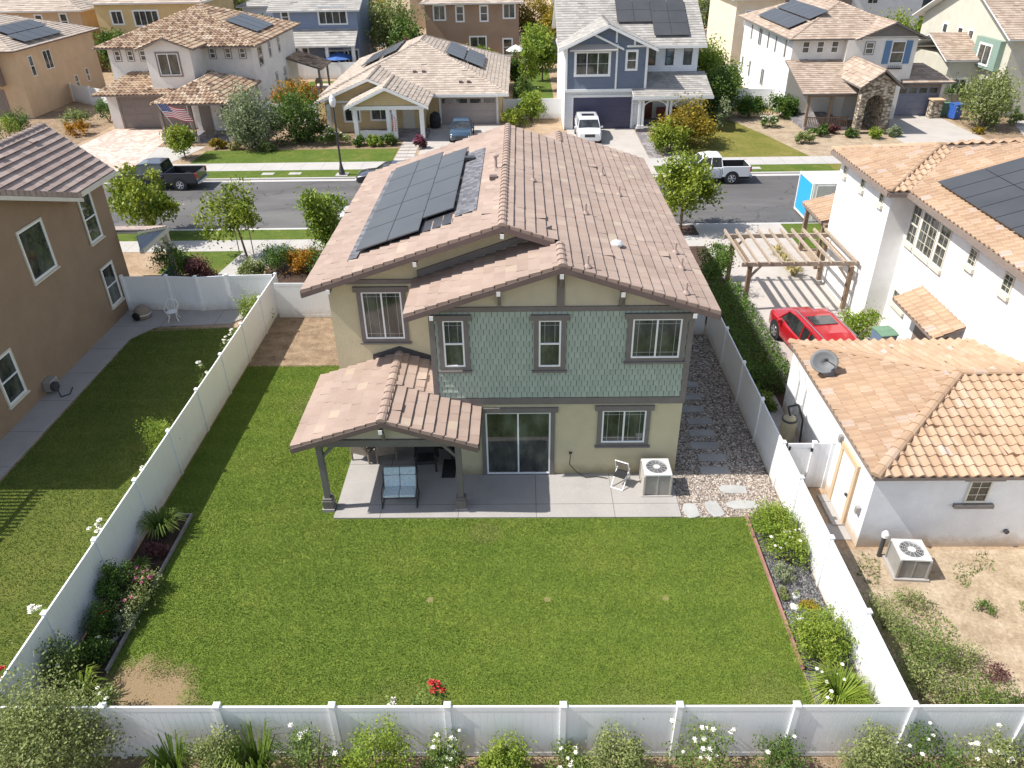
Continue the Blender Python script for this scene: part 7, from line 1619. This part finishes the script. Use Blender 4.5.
SP = [(-45.2, 70, 1.3, 1.2, 1.8, 'green', 'green bush at the left edge above the brown tile ridge'), (-43.6, 65.5, 1.2, 1.1, 2.2, 'lime', 'light green bush at the left edge next to the white car port'), (-38.9, 68.0, 1.3, 1.0, 1.2, 'orange', 'orange flowering shrub left of the pink driveway'), (-40.6, 71.5, 1.4, 1.1, 1.7, 'olive', 'olive green shrub behind the orange one'), (-38.4, 73.0, 1.3, 0.9, 1.9, 'hedge', 'dark green shrub against the white fence at the far left'), (-37.6, 63.0, 0.7, 0.6, 0.7, 'straw', 'tuft of dry grass beside the pink driveway'),
      (-15.3, 63.6, 1.3, 0.9, 1.2, 'rose', 'white flowering shrub at the left of the craftsman porch'), (-17.0, 66.0, 1.2, 0.9, 1.3, 'green', 'green shrub beside the left porch column of the craftsman house'), (-13.3, 63.2, 0.7, 0.6, 0.8, 'green', 'small round shrub in front of the porch wall, leftmost'), (-12.0, 63.0, 0.75, 0.6, 0.8, 'lime', 'small lime shrub in front of the porch wall, middle'), (-10.7, 63.2, 0.8, 0.6, 0.9, 'green', 'small dark shrub in front of the porch wall, rightmost'), (-8.2, 62.2, 0.7, 0.6, 0.9, 'purple', 'pink and purple flowering shrub by the porch steps'),
      (-20.5, 62.0, 0.9, 0.6, 0.7, 'olive', 'low grey green shrub at the edge of the flag house lawn'), (-24.8, 62.8, 0.8, 0.6, 0.8, 'gold', 'low yellowish shrub by the flag house porch'), (-23.2, 62.4, 0.7, 0.5, 0.6, 'straw', 'low straw coloured tuft by the flag house porch'),
      (12.6, 64.8, 0.9, 0.7, 0.9, 'green', 'green shrub at the foot of the white porch'), (14.6, 65.4, 1.1, 0.8, 1.0, 'olive', 'olive shrub beneath the white porch rail'), (22.4, 62.2, 0.9, 0.7, 0.9, 'olive', 'round green shrub alone in the dirt bed'), (21.4, 67.8, 1.0, 0.8, 0.8, 'rose', 'pale rose bush in front of the hedge balls'), (24.7, 64.4, 0.9, 0.7, 0.8, 'green', 'small green shrub left of the stone arch porch'), (26.9, 63.9, 0.6, 0.5, 0.6, 'green', 'small green shrub under the porch railing'), (28.8, 63.5, 0.7, 0.6, 0.8, 'lime', 'pale green shrub before the stone arch'), (30.4, 63.9, 0.6, 0.5, 0.7, 'silver', 'silvery shrub right of the stone arch'), (25.8, 65.2, 0.7, 0.5, 0.7, 'purple', 'reddish shrub by the porch railing'), 
      (40.3, 74.5, 1.7, 1.4, 2.5, 'green', 'dark green shrub beside the slate garage wall'), (39.6, 67.2, 1.0, 0.8, 1.0, 'silver', 'grey green shrub right of the blue bin'), (42.2, 67.5, 1.0, 0.8, 0.9, 'olive', 'olive shrub at the right path across the street'), (43.4, 70.8, 1.1, 0.8, 1.0, 'rose', 'shrub by the sage house path'), (37.7, 64.5, 0.5, 0.5, 0.5, 'gold', 'tiny yellowish shrub in front of the bins'),
      (-17.9, 36.3, 1.3, 1.0, 1.9, 'hedge', 'dark shrub beside the porch post of the brown stucco house'), (-16.6, 36.0, 0.9, 0.8, 1.5, 'purple', 'reddish dark shrub left of the path to the white gate'), (-18.6, 38.3, 0.7, 0.5, 0.8, 'olive', 'small shrub at the sidewalk by the brown stucco house'),
      (-14.0, 36.6, 0.8, 0.7, 1.0, 'olive', 'low shrub at the foot of the staked young tree'), (-12.8, 37.6, 1.1, 0.9, 1.4, 'hedge', 'dark green shrub left of the rust coloured one'), (-11.4, 37.3, 0.9, 0.8, 1.3, 'orange', 'rust coloured shrub between dark green ones'), (-10.1, 37.2, 1.1, 1.0, 1.6, 'hedge', 'dark green shrub right of the rust coloured one'), (-8.9, 36.0, 1.1, 0.9, 1.5, 'green', 'green shrub close to the left roof edge'), (-9.2, 34.0, 0.8, 0.6, 0.6, 'straw', 'dry pale ground shrub behind the short white fence'),
      (9.1, 34.3, 1.0, 1.4, 2.2, 'hedge', 'tall green shrub with dark base at the right roof edge'), (9.95, 35.8, 0.6, 0.5, 2.0, 'rose', 'climbing plant on the left pergola post'), (14.5, 29.45, 1.0, 0.95, 1.35, 'lime', 'round dense green bush at the foot of the white wall')]
for k, (x, y, rx, ry, h, lf, lb) in enumerate(SP):
    m_ = LM[lf]; near = y < 45
    shrub('shrub', lb, 'shrub', (x, y, 0), rx, ry, h, m_, 0.10 if near else 0.15, 1900 if near else 900, 100+k, flowers=M['petal_white'] if 'white flow' in lb or 'rose bush' in lb else (M['petal_pink'] if 'pink' in lb else None), nf=60 if ('flower' in lb and 'orange' not in lb) or 'rose bush' in lb else 0, fs=0.12)
for k, (x, y, lb) in enumerate(((13.75, 39.0, 'back'), (13.8, 38.0, 'middle'), (13.9, 37.0, 'front'), (13.85, 36.2, 'nearest'))):
    blades('ornamental_grass', 'dry golden grass tuft beside the driveway under the pergola, %s one' % lb, 'grass tuft', (x, y, 0), 0.55, 0.55, 130, LM['straw'], 150+k, wd=0.02)
# hedges right of our fence
shrub('hedge', 'long clipped green hedge between the right fence and the driveway', 'hedge', (9.35, 28.9, 0), 0.80, 3.95, 1.25, LM['hedge'], 0.085, 17000, 160, box=True)
shrub('shrub', 'loose dark green shrub at the near end of the long hedge', 'shrub', (8.95, 24.0, 0), 0.5, 0.8, 0.7, LM['grass'], 0.09, 1200, 161)
# ================================================================== our garden
def rosebush(lb, x, y, rx, h, seed, leaf='rose', fl='petal_white', nf=10, n=1500, size=0.055, fs=0.055): 
    return shrub('rose_bush', lb, 'rose bush', (x, y, 0), rx, rx*0.85, h, LM[leaf], size, n, seed, flowers=M[fl], nf=nf, fs=fs, loose=0.3)
blades('strap_leaf_plant', 'dark green strap leaved plant at the far end of the shady bed', 'plant', (-11.0, 17.25, 0), 0.75, 0.8, 190, LM['grass'], 200, wd=0.014)
shrub('shrub', 'copper coloured shrub below the strap leaved plant', 'shrub', (-10.85, 16.35, 0), 0.45, 0.4, 0.5, LM['purple'], 0.06, 900, 201)
blades('dark_grass', 'low dark plant tuft in the middle of the shady bed', 'plant', (-11.1, 15.7, 0), 0.45, 0.4, 90, LM['grass'], 202)
rosebush('pink flowering shrub leaning over the grey edging', -10.65, 15.0, 0.5, 0.75, 203, 'olive', 'petal_pink', 16)
rosebush('pink and green shrub second along the grey edging', -10.6, 14.35, 0.45, 0.7, 204, 'olive', 'petal_pink', 9)
shrub('shrub', 'silvery shrub spilling over the grey edging', 'shrub', (-10.55, 13.75, 0), 0.38, 0.45, 0.5, LM['silver'], 0.05, 1100, 205)
shrub('shrub', 'tall dark shrub against the shaded left fence', 'shrub', (-11.2, 14.7, 0), 0.42, 0.75, 1.15, LM['hedge'], 0.06, 2200, 206)
rosebush('dark rose bush with one orange red bloom by the left fence', -11.15, 13.6, 0.45, 0.8, 207, 'hedge', 'petal_red', 3)
rosebush('small dark rose bush with white blooms in the shady bed', -10.9, 12.75, 0.42, 0.6, 208, 'hedge', 'petal_white', 4)
b = MB(); b.obox((-10.75, 13.15, 0.08), (0.10, 0.5, 0.04), (0, 0, R(-28))); tag(b.build('timber_offcut', M['edging_grey']), 'short grey board lying in the shady bed', 'board')
rosebush('rose bush with pale blooms in the left fence corner', -11.25, 12.1, 0.62, 1.25, 209, 'rose', 'petal_white', 9, 2200)
blades('strap_leaf_plant', 'bright green strap leaves between the corner rose and the big bush', 'plant', (-10.65, 11.5, 0), 0.6, 0.75, 170, LM['lime'], 210)
rosebush('leggy white rose at the bare patch in the lawn corner', -9.75, 11.1, 0.42, 0.9, 211, 'rose', 'petal_white', 8, 1000)
shrub('shrub', 'big grey green bush rising over the bottom left fence', 'shrub', (-10.2, 9.6, 0), 1.5, 1.0, 2.55, LM['olive'], 0.06, 15000, 212, loose=0.34)
shrub('shrub', 'fresh green shrub with small white blooms at the top of the right bed', 'shrub', (7.35, 17.0, 0), 0.68, 0.8, 1.1, LM['lime'], 0.06, 4200, 220)
rosebush('rose bush with cream blooms next to the bright right fence', 7.55, 16.05, 0.66, 1.0, 221, 'lime', 'petal_white', 14, 2000)
shrub('shrub', 'low blue green plant in the middle of the right bed', 'shrub', (7.2, 15.35, 0), 0.38, 0.35, 0.4, LM['silver'], 0.045, 900, 222)
shrub('shrub', 'tiny gold and green plant beside the reddish edging', 'shrub', (7.1, 14.75, 0), 0.28, 0.25, 0.25, LM['olive'], 0.045, 500, 223)
shrub('shrub', 'small bright yellow shrub on the blue grey pebbles', 'shrub', (7.55, 14.25, 0), 0.26, 0.24, 0.32, LM['gold'], 0.05, 600, 224)
for x, y in ((7.25, 14.35), (7.42, 14.75), (7.3, 13.95)): tag(slab(x, y, 0.28, 0.22, x*3, None, jit=0.2, n=7).build('rock', M['metal_light'], bevel=0.02), 'pale rock on the blue grey pebbles near the yellow shrub', 'rock', 'pale rocks near the yellow shrub')
shrub('shrub', 'large feathery green bush in the lower right bed', 'shrub', (7.42, 12.9, 0), 0.82, 0.95, 1.1, LM['lime'], 0.05, 6500, 225, loose=0.2)
blades('ornamental_grass', 'yellow green arching grass in the bottom right corner of the lawn', 'grass tuft', (7.3, 11.35, 0), 0.85, 0.75, 620, LM['lime'], 226, wd=0.010, flowers=M['petal_white'], nf=10, fs=0.05)
blades('ornamental_grass', 'low bright yellow green tuft at the bottom of the lawn, right of centre', 'grass tuft', (4.45, 10.65, 0), 0.45, 0.35, 200, LM['lime'], 227, wd=0.009)
blades('ornamental_grass', 'small yellow green tuft at the bottom of the lawn, left of the larger one', 'grass tuft', (2.75, 10.5, 0), 0.32, 0.28, 120, LM['lime'], 228, wd=0.009)
rosebush('rose with a red bloom peeking over the bottom fence', -2.0, 10.55, 0.42, 2.05, 229, 'rose', 'petal_red', 5, 900, fs=0.11); rosebush('thin rose with white blooms just left of the red one', -2.95, 10.5, 0.18, 1.85, 230, 'rose', 'petal_white', 4, 180, fs=0.09)
BF = [(-6.5, 0.45, 1.0, 'olive', 0, 'shrub', 'loose yellowish green shrub just right of the big bush'), (-4.55, 0.55, 1.1, 'rose', 5, 'rose', 'dark rose bush with a few pale blooms left of the leafy shrub'), (-3.2, 0.62, 1.15, 'lime', 0, 'shrub', 'leafy bright green shrub below the red rose'), (-1.75, 0.38, 0.85, 'rose', 16, 'rose', 'compact rose bush full of white blooms left of centre'), (-0.45, 0.42, 0.8, 'lime', 0, 'shrub', 'low round light green shrub at the bottom centre'), (0.85, 0.45, 0.55, 'rose', 8, 'rose', 'low rose bush with a few white blooms at the fence post'), (2.0, 0.52, 0.95, 'olive', 0, 'shrub', 'round grey green shrub right of the bottom centre'), (3.75, 0.62, 1.05, 'rose', 18, 'rose', 'wide rose bush with large white blooms right of centre'), (5.35, 0.42, 1.0, 'green', 2, 'rose', 'sparse rose below the second post from the right corner'), (7.35, 0.55, 0.95, 'olive', 0, 'shrub', 'pale feathery shrub under the right corner post'), (8.6, 0.6, 1.1, 'green', 6, 'rose', 'green rose bush with cream blooms at the lower right'), (9.75, 0.55, 0.9, 'gold', 12, 'rose', 'yellowing rose bush with cream blooms in the bottom right corner'), (10.9, 0.5, 0.9, 'green', 4, 'rose', 'rose bush cut by the right edge of the photo')]
for k, (x, rx, h, lf, nf, kd, lb) in enumerate(BF):
    if kd == 'rose': rosebush(lb, x, 9.55, rx*1.25, h*1.5, 240+k, lf if lf != 'gold' else 'olive', 'petal_white', nf, 1500, fs=0.06)
    else: shrub('shrub', lb, 'shrub', (x, 9.5, 0), rx*1.35, rx*1.0, h*1.55, LM[lf], 0.055, 3600, 240+k)
blades('strap_leaf_plant', 'upright dark strap leaves in front of the bottom fence at the left', 'plant', (-5.7, 9.4, 0), 0.8, 1.5, 190, LM['grass'], 260, wd=0.016); blades('strap_leaf_plant', 'second clump of strap leaves beside the first one', 'plant', (-7.5, 9.4, 0), 0.7, 1.3, 150, LM['grass'], 261, wd=0.016)
# weeds in the dirt yard
WD = [(9.35, 13.6, 0.55, 0.7, 0.9, 'olive', 1500, 'tall loose weeds just beyond the bright right fence, nearest the grey air conditioner'), (9.75, 12.6, 0.7, 0.7, 1.1, 'rose', 2300, 'tallest green weeds beyond the bright right fence'), (9.35, 11.6, 0.6, 0.7, 0.8, 'olive', 1700, 'weeds hugging the bright right fence near the corner post'), (10.35, 11.3, 0.75, 0.6, 0.7, 'rose', 1700, 'leafy weed patch one metre right of the corner post'), (10.75, 12.5, 0.55, 0.5, 0.6, 'olive', 800, 'straggling dry weeds in the middle of the dirt yard'), (11.45, 11.1, 0.6, 0.5, 0.5, 'green', 900, 'dark low weeds at the bottom of the dirt yard'), (11.3, 12.1, 0.4, 0.4, 0.4, 'purple', 350, 'thin weeds with a pink tinge in the dirt yard'), (10.3, 14.4, 0.5, 0.4, 0.45, 'olive', 500, 'thin dry weeds in front of the grey air conditioner'), (12.2, 14.2, 0.35, 0.3, 0.25, 'green', 250, 'small weed tuft right of the grey air conditioner'), (13.3, 13.0, 0.4, 0.3, 0.25, 'olive', 250, 'small weed tuft farther right in the dirt yard')]
for k, (x, y, rx, ry, h, lf, n, lb) in enumerate(WD): shrub('weed_clump', lb, 'weeds', (x, y, 0), rx, ry, h, LM[lf], 0.05, n, 270+k, loose=0.45)
# roses and creepers on the left neighbour's side of the fence
rosebush('leafy green shrub showing above the left fence at mid length', -12.3, 20.9, 0.6, 1.85, 280, 'lime', 'petal_white', 0, 1700); rosebush('small white rose above the left fence below the leafy shrub', -12.05, 19.3, 0.3, 1.6, 281, 'rose', 'petal_white', 7, 500, fs=0.08)
rosebush('white rose cluster over the left fence near its middle', -12.0, 15.9, 0.25, 1.75, 282, 'rose', 'petal_white', 10, 250, fs=0.09); rosebush('white rose cluster over the left fence nearest the camera', -12.0, 12.9, 0.28, 1.75, 283, 'rose', 'petal_white', 12, 250, fs=0.09)
rosebush('white roses behind the left fence near the dead patch', -12.15, 25.0, 0.4, 1.5, 284, 'rose', 'petal_white', 12, 500, fs=0.09); rosebush('white roses at the far end of the left fence', -12.3, 28.0, 0.4, 1.4, 285, 'rose', 'petal_white', 14, 500, fs=0.09)
shrub('shrub', 'bright green shrub in the corner by the white gate', 'shrub', (-12.5, 31.6, 0), 0.75, 0.7, 1.3, LM['lime'], 0.08, 1600, 286); rosebush('red rose at the left edge of the photo', -12.3, 11.6, 0.3, 1.0, 287, 'rose', 'petal_red', 4, 300, fs=0.08)
